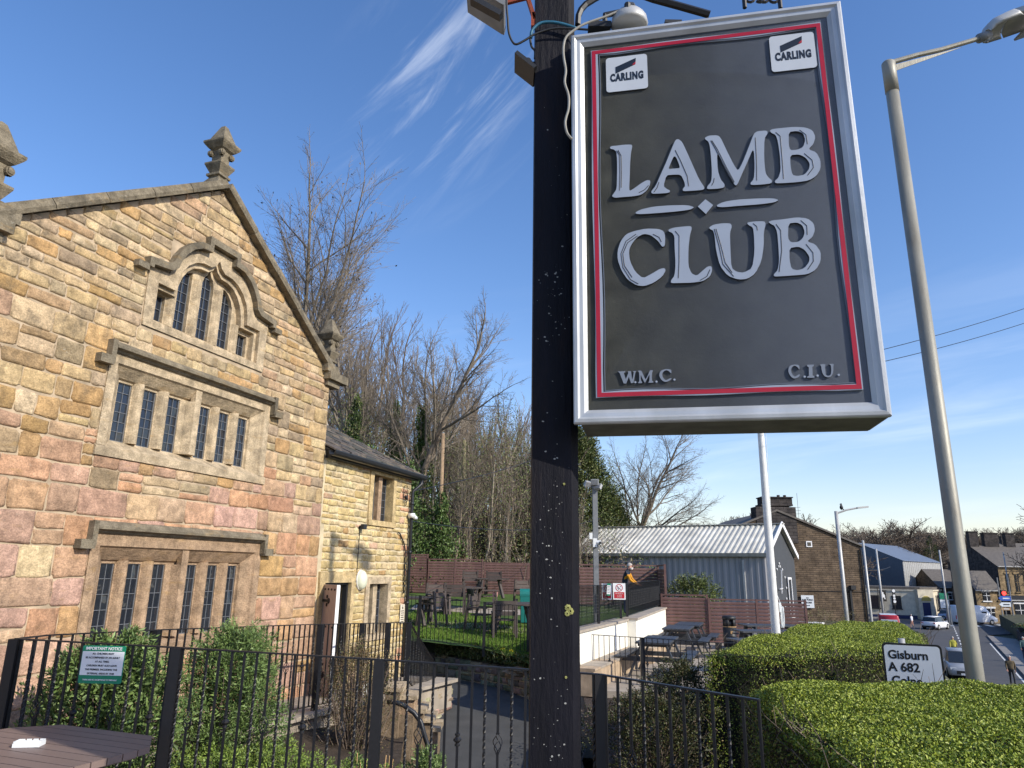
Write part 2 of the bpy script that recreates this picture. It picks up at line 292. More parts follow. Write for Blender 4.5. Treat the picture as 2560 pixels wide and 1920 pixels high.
class MB:
    def __init__(s): s.v = []; s.f = []; s.m = []; s.c = []
    def add(s, vs, fs, mi=0, col=None):
        b = len(s.v); s.v += [tuple(q) for q in vs]
        for f in fs: s.f.append([b+i for i in f]); s.m.append(mi); s.c.append(col)
        return s
    def box(s, c, d, rz=0., mi=0, M4=None, taper=1., col=None):
        x, y, z = d[0]/2, d[1]/2, d[2]/2; P = []
        for k in (-1, 1):
            q = taper if k > 0 else 1.
            for a, b_ in ((-1, -1), (1, -1), (1, 1), (-1, 1)): P.append(Vector((a*x*q, b_*y*q, k*z)))
        if rz: mt = Matrix.Rotation(rz, 3, 'Z'); P = [mt@p for p in P]
        if M4 is not None: P = [M4@p for p in P]
        P = [p+Vector(c) for p in P]
        return s.add(P, [(3, 2, 1, 0), (4, 5, 6, 7), (0, 1, 5, 4), (1, 2, 6, 5), (2, 3, 7, 6), (3, 0, 4, 7)], mi, col)
    def beam(s, a, b_, w, h, mi=0, up=(0, 0, 1), col=None):
        a = Vector(a); b_ = Vector(b_); d = b_-a; L = d.length; x = d.normalized(); u_ = Vector(up)
        if abs(x.dot(u_)) > .98: u_ = Vector((0, 1, 0))
        y = u_.cross(x).normalized(); z = x.cross(y)
        m3 = Matrix((x, y, z)).transposed()
        return s.box((a+b_)/2, (L, w, h), M4=m3, mi=mi, col=col)
    def tube(s, pts, rs, n=8, mi=0, cap=True, col=None):
        pts = [Vector(p) for p in pts]
        if isinstance(rs, (int, float)): rs = [rs]*len(pts)
        V_ = []; ref = Vector((0, 0, 1))
        t0 = (pts[1]-pts[0]).normalized()
        if abs(t0.dot(ref)) > .9: ref = Vector((1, 0, 0))
        x = ref.cross(t0).normalized()
        for i, p in enumerate(pts):
            t = (pts[min(i+1, len(pts)-1)]-pts[max(i-1, 0)]).normalized()
            x = (x-t*x.dot(t))
            if x.length < 1e-6: x = t.orthogonal()
            x.normalize(); y = t.cross(x)
            for k in range(n):
                a = 2*math.pi*k/n; V_.append(p+(x*math.cos(a)+y*math.sin(a))*rs[i])
        F = []
        for i in range(len(pts)-1):
            for k in range(n): F.append((i*n+k, i*n+(k+1) % n, (i+1)*n+(k+1) % n, (i+1)*n+k))
        if cap: F.append(tuple(range(n-1, -1, -1))); F.append(tuple((len(pts)-1)*n+k for k in range(n)))
        return s.add(V_, F, mi, col)
    def lathe(s, prof, n=16, c=(0, 0, 0), mi=0, sq=False):
        V_ = []; F = []
        for r_, z in prof:
            for k in range(n):
                a = 2*math.pi*(k+.5)/n; q = 1./max(abs(math.cos(a)), abs(math.sin(a))) if sq else 1.
                V_.append((c[0]+r_*q*math.cos(a), c[1]+r_*q*math.sin(a), c[2]+z))
        for i in range(len(prof)-1):
            for k in range(n): F.append((i*n+k, i*n+(k+1) % n, (i+1)*n+(k+1) % n, (i+1)*n+k))
        F.append(tuple(range(n-1, -1, -1))); F.append(tuple((len(prof)-1)*n+k for k in range(n)))
        return s.add(V_, F, mi)
    def plate(s, poly, holes, o, u, v, n, th, mi=0, mis=None):
        """polygon (2-D) with holes, front face at offset th along n, sides going back to 0"""
        o, u, v, n = Vector(o), Vector(u), Vector(v), Vector(n)
        loops = [poly]+list(holes)
        tri = geometry.tessellate_polygon([[Vector((p[0], p[1], 0)) for p in l] for l in loops])
        flat = [p for l in loops for p in l]
        F3 = [o+u*p[0]+v*p[1]+n*th for p in flat]; B3 = [o+u*p[0]+v*p[1] for p in flat]
        fs = []
        for t in tri:
            a, b_, c = (F3[i] for i in t)
            fs.append(tuple(t) if (b_-a).cross(c-a).dot(n) > 0 else tuple(t[::-1]))
        s.add(F3, fs, mi)
        k = len(flat); i0 = 0; side = []
        for li, l in enumerate(loops):
            m_ = len(l); ar = sum(l[i][0]*l[(i+1) % m_][1]-l[(i+1) % m_][0]*l[i][1] for i in range(m_))
            for i in range(m_):
                a, b_ = i0+i, i0+(i+1) % m_
                ccw = (ar > 0) == (li == 0)
                if (u.cross(v)).dot(n) < 0: ccw = not ccw
                side.append((a, b_, b_+k, a+k)[::-1] if ccw else (a, b_, b_+k, a+k))
            i0 += m_
        return s.add(F3+B3, side, mi if mis is None else mis)
    def mesh(s, name, mats, smooth=False):
        me = bpy.data.meshes.new(name); me.from_pydata(s.v, [], s.f)
        for m_ in (mats if isinstance(mats, (list, tuple)) else [mats]): me.materials.append(m_)
        if any(s.m): me.polygons.foreach_set('material_index', s.m)
        if any(c is not None for c in s.c):
            ca = me.color_attributes.new('Col', 'FLOAT_COLOR', 'CORNER'); arr = []
            for f, c in zip(s.f, s.c): arr += list((*(c or (.3, .3, .3)), 1.))*len(f)
            ca.data.foreach_set('color', arr)
        if smooth: me.polygons.foreach_set('use_smooth', [True]*len(me.polygons))
        me.update(); return me
    def build(s, name, mats, parent=None, smooth=False, loc=None, rot=None):
        return link(name, s.mesh(name, mats, smooth), parent, loc, rot)
def smooth_poly(P, it=1):
    for _ in range(it):
        Q = []
        for i in range(len(P)):
            a, b_ = P[i], P[(i+1) % len(P)]
            Q.append((a[0]*.8+b_[0]*.2, a[1]*.8+b_[1]*.2)); Q.append((a[0]*.2+b_[0]*.8, a[1]*.2+b_[1]*.8))
        P = Q
    return P
def text_mesh(name, body, size, m, parent=None, ex=.001, bold=0., sx=1., align='CENTER', spacing=1., line=1.):
    cu = bpy.data.curves.new(name, 'FONT'); cu.body = body; cu.size = size; cu.extrude = ex; cu.offset = bold; cu.align_x = align; cu.align_y = 'CENTER'; cu.space_character = spacing; cu.space_line = line; cu.resolution_u = 3
    to = bpy.data.objects.new(name, cu); COL.objects.link(to)
    dg = bpy.context.evaluated_depsgraph_get(); me = bpy.data.meshes.new_from_object(to.evaluated_get(dg))
    bpy.data.objects.remove(to); me.materials.clear(); me.materials.append(m)
    if sx != 1.:
        for v in me.vertices: v.co.x *= sx
    return link(name, me, parent)
# text faces +z in its own frame; to stand it up facing local -y: rot x 90deg
UP = (math.pi/2, 0, 0)
def leafcloud(name, P, D, L, W, C, m, parent=None, kind=None, fold=.25, Nn=None):
    """P centres, D leaf axes, L lengths, W widths (arrays); each leaf a pointed quad of its own"""
    P = np.asarray(P, float); n = len(P); D = np.asarray(D, float); D = D/(np.linalg.norm(D, axis=1, keepdims=True)+1e-9)
    rnd = NR.normal(size=(n, 3)) if Nn is None else np.asarray(Nn, float)+NR.normal(size=(n, 3))*.35
    S = np.cross(D, rnd); S /= (np.linalg.norm(S, axis=1, keepdims=True)+1e-9); Nv = np.cross(S, D)
    L = np.broadcast_to(np.asarray(L, float), (n,))[:, None]; W = np.broadcast_to(np.asarray(W, float), (n,))[:, None]
    a = P-D*L*.5; b_ = P+S*W*.5+Nv*W*fold; c = P+D*L*.5; d = P-S*W*.5+Nv*W*fold
    V_ = np.stack([a, b_, c, d], 1).reshape(-1, 3)
    me = bpy.data.meshes.new(name); me.vertices.add(4*n); me.vertices.foreach_set('co', V_.ravel())
    base = np.arange(n)*4; tri = np.stack([base, base+1, base+2, base, base+2, base+3], 1).reshape(-1)
    me.loops.add(6*n); me.loops.foreach_set('vertex_index', tri); me.polygons.add(2*n)
    me.polygons.foreach_set('loop_start', np.arange(2*n)*3); me.polygons.foreach_set('loop_total', np.full(2*n, 3))
    C = np.asarray(C, float)
    if C.ndim == 1: C = np.broadcast_to(C, (n, 3))
    cc = np.concatenate([C, np.ones((n, 1))], 1); cc = np.repeat(cc, 6, axis=0)
    ca = me.color_attributes.new('Col', 'FLOAT_COLOR', 'CORNER'); ca.data.foreach_set('color', cc.ravel())
    me.materials.append(m); me.update(); me.validate()
    o = link(name, me, parent)
    if kind: o['kind'] = kind
    return o
def pal(n, cols, wts=None, jit=.18):
    cols = np.asarray(cols, float); i = NR.choice(len(cols), n, p=None if wts is None else np.asarray(wts)/np.sum(wts))
    return cols[i]*NR.uniform(1-jit, 1+jit, (n, 1))

# ================================================================== THE STONE HOUSE AND ITS ANNEXE
HAZ = rad(19.42); HD = Vector((math.sin(HAZ), math.cos(HAZ), 0)); HN = Vector((math.cos(HAZ), -math.sin(HAZ), 0))
C0 = Vector((-3.443, 13.551, 0)); HRZ = math.pi/2-HAZ
def HW(s, o, z): return C0+HD*s+HN*o+Vector((0, 0, z))
PINKS = [(.50, .29, .20), (.52, .34, .25), (.47, .27, .165), (.49, .31, .25), (.46, .30, .19), (.55, .38, .29), (.43, .29, .21), (.49, .26, .18), (.50, .31, .19)]
ORNG = [(.46, .27, .10), (.48, .31, .14), (.40, .24, .12), (.52, .30, .13)]
YELL = [(.51, .42, .27), (.48, .38, .22), (.56, .47, .32), (.43, .36, .24), (.50, .37, .19), (.40, .34, .24), (.47, .39, .27), (.54, .44, .28)]
def stone_col(s, z, q):
    n = .5+.25*math.sin(s*1.7+z*2.3)+.25*math.sin(s*.9-z*1.4+2)
    t = (z-3.15)/1.1+q.uniform(-.25, .25)+(n-.5)*.5; t = 1 if q.random() < .08 else max(0, min(1, t))
    low = q.choices([(.50, .31, .195), (.50, .285, .17), (.51, .32, .235), (.48, .30, .155), (.52, .37, .23), (.43, .28, .19)], [4, 3, 3, 2, 1.2, 2])[0]
    hi = q.choices([(.51, .37, .205), (.55, .42, .26), (.45, .33, .195), (.36, .275, .175), (.47, .30, .14), (.48, .32, .20)], [5, 4, 3, 2, 1.6, .8])[0]
    c = hi if t > q.uniform(.25, .75) else low
    if s < -5.1 and 3.4 < z < 5.3 and q.random() < .35: c = q.choice([(.44, .28, .13), (.40, .27, .15)])
    k = q.uniform(.80, 1.10); return (c[0]*k, c[1]*k*q.uniform(.97, 1.03), c[2]*k*q.uniform(.92, 1.05))
def add_stone(mb, s0, s1, z0, z1, col, q, bulge, edge=.012, rot=0.):
    w_, h_ = s1-s0, z1-z0
    if w_ < .03 or h_ < .03: return
    eu = min(.3, .034/w_); ev = min(.3, .030/h_); us = [0, eu, .5, 1-eu, 1]; vs = [0, ev, .5, 1-ev, 1]
    V_ = []; nx, nz = len(us), len(vs); tx, tz = q.uniform(-.5, .5)*bulge, q.uniform(-.4, .8)*bulge
    c4 = [(q.uniform(.0, .07)*(q.random() < .8), q.uniform(0, .12)) for _ in range(4)]; sk_ = q.uniform(-.02, .02)*w_; tp_ = q.uniform(-.05, .05)*h_
    for j, v in enumerate(vs):
        for i, u in enumerate(us):
            x, z = u*w_, v*h_
            e = (i in (0, nx-1)) + (j in (0, nz-1))
            if e == 2:
                cx, cz = c4[(i > 0)+2*(j > 0)]; x += (cx*min(w_, .3))*(1 if i == 0 else -1); z += (cz*h_)*(1 if j == 0 else -1)
            elif e == 1:
                if i in (0, nx-1): x += q.uniform(-.008, .014)*(1 if i == 0 else -1)
                else: z += q.uniform(-.006, .016)*(1 if j == 0 else -1)
            y = -.004 if e else -(bulge*q.uniform(.55, 1.15)+tx*(u-.5)+tz*(v-.5))
            if i == 2 and 0 < j < nz-1: y -= bulge*.15
            x += sk_*(v-.5)*2*(0 < u < 1 or .5); z += tp_*(u-.5)*(1 if j else -1)*.8
            V_.append((s0+x, y, z0+z))
    F = []
    for j in range(nz-1):
        for i in range(nx-1): a = j*nx+i; F.append((a, a+1, a+1+nx, a+nx))
    ring = [i for i in range(nx)]+[j*nx+nx-1 for j in range(1, nz)]+[(nz-1)*nx+i for i in range(nx-2, -1, -1)]+[j*nx for j in range(nz-2, 0, -1)]
    b = len(V_); cx, cz = (s0+s1)/2, (z0+z1)/2
    for r_ in ring: p = V_[r_]; V_.append((cx+(p[0]-cx)*1.01, .035, cz+(p[2]-cz)*1.01))
    n = len(ring)
    for k in range(n): F.append((ring[k], b+k, b+(k+1) % n, ring[(k+1) % n]))
    mb.add(V_, F, 0, col)
def lay_courses(root, rows, edges, openings, q, joint, widthf, colf, bulgef, mtl, splitp=.1, maxn=300):
    cells = []
    for z0, z1 in rows:
        a, b_ = edges((z0+z1)/2)
        cuts = sorted(set([a, b_]+[e for o in openings if o[3] > z0+.02 and o[2] < z1-.02 for e in o[:2] if a < e < b_]))
        for c0, c1 in zip(cuts[:-1], cuts[1:]):
            mid = (c0+c1)/2; free = [(z0, z1)]
            for o in openings:
                if o[0]-1e-4 <= mid <= o[1]+1e-4:
                    nf = []
                    for f0, f1 in free:
                        if o[2] > f0: nf.append((f0, min(f1, o[2])))
                        if o[3] < f1: nf.append((max(f0, o[3]), f1))
                        if o[3] <= f0 or o[2] >= f1: nf = nf or [(f0, f1)]
                    free = [(x, y) for x, y in nf if y-x > .045]
            for f0, f1 in set(free):
                x = c0
                while x < c1-.02:
                    w_ = widthf(f0, f1, x, q)
                    if c1-x-w_ < .13: w_ = c1-x
                    w_ = min(w_, c1-x)
                    if q.random() < splitp and f1-f0 > .18:
                        zm = f0+(f1-f0)*q.uniform(.38, .62); cells += [(x, x+w_, f0, zm), (x, x+w_, zm, f1)]
                    else: cells.append((x, x+w_, f0+q.uniform(-.008, .008), f1+q.uniform(-.008, .008)))
                    x += w_
    cells.sort(key=lambda c: -(c[1]-c[0])*(c[3]-c[2]))
    rest = MB()
    for i, (a, b_, z0, z1) in enumerate(cells):
        mb = MB() if i < maxn else rest
        j = joint*q.uniform(.6, 1.3)
        add_stone(mb, a+j/2, b_-j/2, z0+j/2, z1-j/2, colf((a+b_)/2, (z0+z1)/2, q), q, bulgef(z0, q))
        if i < maxn and mb.v: mb.build('stone', mtl, root, smooth=True)
    if rest.v: o = rest.build('small_stones', mtl, root, smooth=True); o['kind'] = 'stuff'
    return len(cells)
def wall_plate(root, name, outline, openings, m, y=.005, th=.05):
    mb = MB(); mb.plate(outline, [list(o) if len(o) > 4 else [(o[0], o[2]), (o[1], o[2]), (o[1], o[3]), (o[0], o[3])] for o in openings], (0, y+th, 0), (1, 0, 0), (0, 0, 1), (0, -1, 0), th)
    return mb.build(name, m, root)
def prism_x(mb, prof, s0, s1, mi=0):           # profile in (y,z), swept along x
    n = len(prof); mb.add([(s0, y, z) for y, z in prof]+[(s1, y, z) for y, z in prof], [tuple(range(n)), tuple(range(2*n-1, n-1, -1))]+[(i, i+n, (i+1) % n+n, (i+1) % n) for i in range(n)], mi)
def prism_z(mb, prof, z0, z1, mi=0):           # profile in (x,y), swept along z
    n = len(prof); mb.add([(x, y, z0) for x, y in prof]+[(x, y, z1) for x, y in prof], [tuple(range(n-1, -1, -1)), tuple(range(n, 2*n))]+[(i, (i+1) % n, (i+1) % n+n, i+n) for i in range(n)], mi)
def fix(me):
    bm = bmesh.new(); bm.from_mesh(me); bmesh.ops.recalc_face_normals(bm, faces=bm.faces); bm.to_mesh(me); bm.free()
def bld(mb, name, mats, parent, smooth=False):
    o = mb.build(name, mats, parent, smooth); fix(o.data); return o
def lights(win, ls, z0, z1, y, cols, rws, topf=None):
    for a, b_ in ls:
        if topf is None:
            mb = MB(); qp = random.Random(int((a+20)*1000+z0*77))
            for i_ in range(cols):
                for j_ in range(rws):
                    xa, xb = a+(b_-a)*i_/cols, a+(b_-a)*(i_+1)/cols; za, zb = z0+(z1-z0)*j_/rws, z0+(z1-z0)*(j_+1)/rws; tx, tz_ = qp.gauss(0, .022)*(xb-xa), qp.gauss(0, .022)*(zb-za)
                    if i_ == 0: xa -= .02
                    if i_ == cols-1: xb += .02
                    mb.add([(xa, y+.006-tx-tz_, za), (xb, y+.006+tx-tz_, za), (xb, y+.006+tx+tz_, zb), (xa, y+.006-tx+tz_, zb)], [(0, 1, 2, 3)])
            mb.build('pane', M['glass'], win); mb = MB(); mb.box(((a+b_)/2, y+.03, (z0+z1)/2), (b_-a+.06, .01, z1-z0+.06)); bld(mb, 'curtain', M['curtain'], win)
        mb = MB(); t_ = .008
        for k in range(1, cols): mb.box((a+(b_-a)*k/cols, y, (z0+z1)/2), (t_, .012, z1-z0))
        for k in range(1, rws): mb.box(((a+b_)/2, y, z0+(z1-z0)*k/rws), (b_-a, .010, t_))
        for x in (a+.006, b_-.006): mb.box((x, y, (z0+z1)/2), (.012, .014, z1-z0))
        mb.box(((a+b_)/2, y, z0+.006), (b_-a-.024, .013, .012)); mb.box(((a+b_)/2, y, z1-.006), (b_-a-.024, .013, .012))
        bld(mb, 'leading', M['lead'], win)
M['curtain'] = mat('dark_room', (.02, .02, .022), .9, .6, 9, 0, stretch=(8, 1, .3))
def mull_prof(c, wd, yb=.24, round_=True):
    h = wd/2
    if round_: P = [(-h, yb), (-h, .165), (-h+.02, .165), (-h*.62, .125), (-h*.42, .095), (-h*.2, .080), (0, .075), (h*.2, .080), (h*.42, .095), (h*.62, .125), (h-.02, .165), (h, .165), (h, yb)]
    else: P = [(-h, yb), (-h, .165), (-h*.62, .13), (-h*.34, .03), (-h*.30, .012), (h*.30, .012), (h*.34, .03), (h*.62, .13), (h, .165), (h, yb)]
    return [(c+x, y) for x, y in P]
def mullioned(root, out, ls, lz0, lz1, cols, rws, king=None, dm='dressed', sill=True, hoodz=None, hoods=None, stops='both', label=None):
    s0, s1, z0, z1 = out
    win = bpy.data.objects.new('window', None); COL.objects.link(win); win.parent = root
    if label: win['label'] = label
    D_ = M[dm]
    # jambs with splayed reveals
    a, b_ = ls[0][0], ls[-1][1]
    for sg, so_, si in ((1, s0, a), (-1, s1, b_)):
        mb = MB(); prism_z(mb, [(so_-sg*.13, .25), (so_-sg*.13, -.012), (so_, -.012), (so_+sg*.02, .02), (si-sg*.04, .13), (si-sg*.03, .165), (si, .165), (si, .25)], z0-.0, z1)
        bld(mb, 'jamb', D_, win)
    mb = MB(); prism_x(mb, [(.25, z1+.17), (-.014, z1+.17), (-.014, z1), (.02, z1-.02), (.13, lz1+.045), (.165, lz1+.03), (.165, lz1), (.25, lz1)], s0-.13, s1+.13); bld(mb, 'lintel', D_, win)
    mb = MB(); prism_x(mb, [(.25, z0-.13), (-.03, z0-.13), (-.035, z0-.02), (.0, z0), (.14, lz0-.02), (.165, lz0), (.25, lz0)], s0-.15, s1+.15); bld(mb, 'sill', D_, win)
    for i in range(len(ls)-1):
        c = (ls[i][1]+ls[i+1][0])/2; wd = ls[i+1][0]-ls[i][1]
        mb = MB(); prism_z(mb, mull_prof(c, wd, round_=(i != king)), lz0, lz1+(.04 if i != king else .0))
        o = bld(mb, 'mullion', D_, win, smooth=False)
        if i == king: mb = MB(); mb.box((c, .055, (lz1+z1)/2+.01), (wd*.32, .085, z1-lz1+.03)); bld(mb, 'mullion_head', D_, win)
    lights(win, ls, lz0, lz1, .19, cols, rws)
    if hoodz:
        h0, h1 = hoods; prof = [(.02, hoodz+.03), (-.05, hoodz+.01), (-.115, hoodz-.05), (-.115, hoodz-.085), (-.06, hoodz-.10), (-.04, hoodz-.13), (.02, hoodz-.13)]
        mb = MB(); prism_x(mb, prof, h0, h1); bld(mb, 'hood_mould', M['coping'], win)
        for sg, hx in ((-1, h0), (1, h1)):
            mb = MB(); mb.box((hx-sg*-.035, -.045, hoodz-.14), (.07, .13, .30)); mb.box((hx+sg*.12, -.05, hoodz-.27), (.20, .14, .11), taper=1.); bld(mb, 'label_stop', M['coping'], win)
    return win

house = thing('stone_house', 'tall gabled house of pink and honey sandstone with mullioned leaded windows', 'house', C0, HRZ)
AX = -3.62
gl = lambda z: AX-3.30 if z < 5.8 else AX-3.30+(z-5.8)/2.17*3.30
gr = lambda z: -.10-(.03*max(z, 0)) if z < 5.8 else -.27-(z-5.8)/2.17*3.35
def medge(z): return (-8.3 if z < 5.62 else gl(z)+.02), gr(z)
W_UP = (-5.0, -2.06, 3.66, 4.74); W_GR = (-4.84, -1.92, 1.22, 2.44)
att = [(-4.64, -2.34, 5.46, 6.06), (-4.32, -2.66, 6.06, 6.50), (-4.10, -2.88, 6.50, 6.74)]
def mir(P, c=-3.49): return [(c+x, z) for x, z in P]+[(c-x, z) for x, z in P[::-1]]
rows = []; z = -.45; q = random.Random(11)
while z < 8.0:
    h = q.uniform(.29, .42) if z < 2.6 else (q.uniform(.24, .36) if z < 3.6 else (q.uniform(.17, .30) if z < 5.0 else q.uniform(.12, .20)))
    rows.append((z, min(z+h, 8.0))); z += h
blk = lambda o, m=.13: (o[0]-m, o[1]+m, o[2]-m, o[3]+m+.04)
mo = [blk(W_UP), blk(W_GR), (-4.76, -2.22, 5.34, 6.22), (-4.42, -2.56, 6.2, 6.78), (-3.8, -3.18, 6.7, 6.98)]
def wf(f0, f1, x, q):
    h = f1-f0
    if f0 < 3.3: return q.uniform(.36, .74)*(1 if q.random() > .10 else .4)
    if f0 < 5.0: return q.uniform(.20, .60)
    return q.uniform(.18, .62)
nst = lay_courses(house, rows, medge, mo, q, .011, wf, stone_col, lambda z, q: q.uniform(.005, .016) if z < 4 else q.uniform(.002, .020), M['stone'], splitp=.20)
hol = [(W_UP[0]-.1, W_UP[1]+.1, W_UP[2]-.1, W_UP[3]+.1), (W_GR[0]-.1, W_GR[1]+.1, W_GR[2]-.1, W_GR[3]+.1), [(-3.49+x, z) for x, z in ((-1.12, 5.42), (1.12, 5.42), (1.12, 6.08), (.82, 6.08), (.72, 6.42), (.50, 6.66), (.20, 6.72), (.05, 6.85), (-.05, 6.85), (-.20, 6.72), (-.50, 6.66), (-.72, 6.42), (-.82, 6.08), (-1.12, 6.08))]]
wall_plate(house, 'mortar_wall', [(-8.6, -1.2), (-.08, -1.2), (-.27, 5.8), (AX, 7.99), (AX-3.32, 5.8), (-8.6, 5.7)], hol, M['mortar'])
mb = MB(); P = [(-8.6, -1.2), (-.09, -1.2), (-.28, 5.75), (AX, 7.95), (AX-3.3, 5.75), (-8.6, 5.65)]
mb.add([(x, .27, z) for x, z in P]+[(x, 8.5, z) for x, z in P], [(5, 4, 3, 2, 1, 0), (6, 7, 8, 9, 10, 11)]+[(i, (i+1) % 6, (i+1) % 6+6, i+6) for i in range(6)]); bld(mb, 'rear_wall', M['gablestone'], house)
for sg, e0 in ((-1, AX-3.3), (1, -.28)):
    mb = MB(); a = Vector((AX, 0, 8.06)); b_ = Vector((e0, 0, 5.86)); 
    mb.add([(a.x, .3, a.z), (b_.x, .3, b_.z), (b_.x, 8.7, b_.z), (a.x, 8.7, a.z), (a.x, .3, a.z-.12), (b_.x, .3, b_.z-.12), (b_.x, 8.7, b_.z-.12), (a.x, 8.7, a.z-.12)], [(0, 1, 2, 3), (7, 6, 5, 4), (0, 4, 5, 1), (1, 5, 6, 2), (2, 6, 7, 3), (3, 7, 4, 0)]); bld(mb, 'roof', M['townroof'], house)
    n = 5; t0 = Vector((AX, 0, 8.03)); t1 = Vector((e0+sg*.02, 0, 5.83)); dd = (t1-t0).normalized(); up = Vector((-dd.z, 0, dd.x)) if sg > 0 else Vector((dd.z, 0, -dd.x)); 
    if up.z < 0: up = -up
    L = (t1-t0).length; cuts = [0]+sorted(q.uniform(.15, .85)*.25+.19*k for k in range(1, n))+[1]
    cuts = [0, .21, .40, .60, .80, 1]
    for k in range(n):
        p0 = t0+dd*(L*cuts[k]+.004); p1 = t0+dd*(L*cuts[k+1]-.006); oo = q.uniform(-.008, .012)
        mb = MB(); prof = [(-.13, -.02), (-.145, .03), (-.12, .115), (.34, .13), (.34, -.02)]
        vs = [p+Vector((0, y, 0))+up*(h+oo) for p in (p0, p1) for y, h in prof]; m5 = 5
        mb.add(vs, [(0, 1, 2, 3, 4), (9, 8, 7, 6, 5)]+[(i, i+5, (i+1) % 5+5, (i+1) % 5) for i in range(5)]); bld(mb, 'coping_stone', M['coping'], house)
for sg, e0 in ((-1, AX-3.3), (1, -.28)):
    mb = MB(); mb.box((e0+sg*.10, .09, 5.79), (.62, .50, .15)); mb.box((e0+sg*.04, .10, 5.66), (.40, .36, .11)); mb.box((e0-sg*.10, .1, 5.93), (.36, .46, .14)); bld(mb, 'kneeler', M['coping'], house)
def finial(x, y, z, k=1.):
    mb = MB(); pr = [(.24, 0), (.24, .06), (.125, .22), (.125, .235), (.165, .25), (.165, .29), (.12, .31), (.205, .45), (.205, .48), (.115, .50), (.12, .72), (.14, .73), (.18, .75), (.24, .81), (.26, .84), (.26, .87), (.19, .89), (.16, .96), (.05, 1.20), (.015, 1.225)]
    mb.lathe([(a*k*.80, b_*k) for a, b_ in pr], 4, sq=True)
    f = mb.build('finial', M['coping'], house, loc=(x, y, z), rot=(0, 0, 0))
    for sx in (-1, 1):
        for sy in (-1, 1):
            for ax in (0, 1):
                mb = MB(); c = Vector((sx*.088*k, sy*.088*k, .66*k)); d = Vector((0, sy*.05*k, 0)) if ax else Vector((sx*.05*k, 0, 0)); off = Vector((sx*.02*k, 0, 0)) if ax else Vector((0, sy*.02*k, 0))
                mb.tube([c+off-d*.2, c+off+d], .052*k, 10); mb.tube([c+off+d, c+off+d*1.25], .022*k, 8); bld(mb, 'volute', M['coping'], f)
    return f
finial(AX, .12, 7.98, .98); finial(-.20, .12, 5.90, .92); finial(AX-3.30, .10, 5.78, 1.04)
mullioned(house, W_UP, [(-4.80, -4.58), (-4.38, -4.16), (-3.94, -3.72), (-3.34, -3.12), (-2.92, -2.70), (-2.49, -2.27)], 3.77, 4.55, 2, 6, king=2, hoodz=4.99, hoods=(-5.13, -1.94), label='six-light window under the attic light, pale mullions')
mullioned(house, W_GR, [(-4.63, -4.42), (-4.22, -4.01), (-3.80, -3.58), (-3.20, -2.99), (-2.77, -2.56), (-2.34, -2.13)], 1.28, 2.23, 2, 5, king=2, dm='dressed_brown', hoodz=2.72, hoods=(-4.98, -1.84), label='ground floor six-light window with brown worn mullions')
# attic window: stepped ogee
aw = bpy.data.objects.new('window', None); COL.objects.link(aw); aw.parent = house; aw['label'] = 'attic window with ogee head and stepped curved hood'
rec = mir([(1.08, 5.47), (1.08, 6.03), (.76, 6.03), (.745, 6.18), (.69, 6.36), (.59, 6.50), (.46, 6.60), (.31, 6.655), (.15, 6.66), (.06, 6.72), (0.001, 6.82)])
fr = mir([(1.25, 5.36), (1.27, 6.20), (.92, 6.23), (.80, 6.55), (.60, 6.74), (.36, 6.82), (.30, 6.84), (.28, 6.96), (0.001, 6.96)])
mb = MB(); mb.plate(fr, [rec], (0, .13, 0), (1, 0, 0), (0, 0, 1), (0, -1, 0), .145); bld(mb, 'carved_frame', M['dressed'], aw)
rec2 = mir([(1.02, 5.49), (1.02, 5.97), (.69, 5.97), (.675, 6.14), (.625, 6.30), (.54, 6.43), (.43, 6.53), (.29, 6.58), (.14, 6.59), (.05, 6.66), (0.001, 6.75)])
mb = MB(); mb.plate(mir([(1.16, 5.44), (1.16, 6.10), (.84, 6.10), (.72, 6.45), (.5, 6.68), (.2, 6.76), (0.001, 6.86)]), [rec2], (0, .16, 0), (1, 0, 0), (0, 0, 1), (0, -1, 0), .11); bld(mb, 'inner_moulding', M['dressed'], aw)
def arch(a, b_, z0, tops): return [(a, z0), (b_, z0)]+tops
L1 = arch(-4.07, -3.83, 5.55, [(-3.83, 6.50), (-3.88, 6.49), (-3.95, 6.45), (-4.02, 6.37), (-4.07, 6.26)])
L2 = arch(-3.62, -3.38, 5.55, [(-3.38, 6.44), (-3.41, 6.54), (-3.46, 6.59), (-3.50, 6.67), (-3.54, 6.59), (-3.59, 6.54), (-3.62, 6.44)])
L3 = arch(-3.17, -2.93, 5.55, [(-2.93, 6.26), (-2.98, 6.37), (-3.05, 6.45), (-3.12, 6.49), (-3.17, 6.50)])
S1 = [(-4.48, 5.55), (-4.27, 5.55), (-4.27, 5.94), (-4.48, 5.94)]; S2 = [(-2.73, 5.55), (-2.52, 5.55), (-2.52, 5.90), (-2.73, 5.90)]
mb = MB(); mb.plate(mir([(1.17, 5.42), (1.17, 6.02), (.80, 6.02), (.70, 6.40), (.5, 6.62), (.2, 6.70), (0.001, 6.80)]), [L1, L2, L3, S1, S2], (0, .24, 0), (1, 0, 0), (0, 0, 1), (0, -1, 0), .09); bld(mb, 'tracery', M['dressed'], aw)
for c, z1_ in ((-3.725, 6.42), (-3.275, 6.42), (-4.17, 6.0), (-2.83, 6.0)):
    mb = MB(); prism_z(mb, [(c+x, y) for x, y in ((-.085, .155), (-.06, .12), (-.03, .09), (0, .082), (.03, .09), (.06, .12), (.085, .155))], 5.52, z1_); bld(mb, 'mullion', M['dressed'], aw)
mb = MB(); mb.box((-3.5, .225, 6.08), (2.2, .008, 1.3)); bld(mb, 'pane', M['glass'], aw)
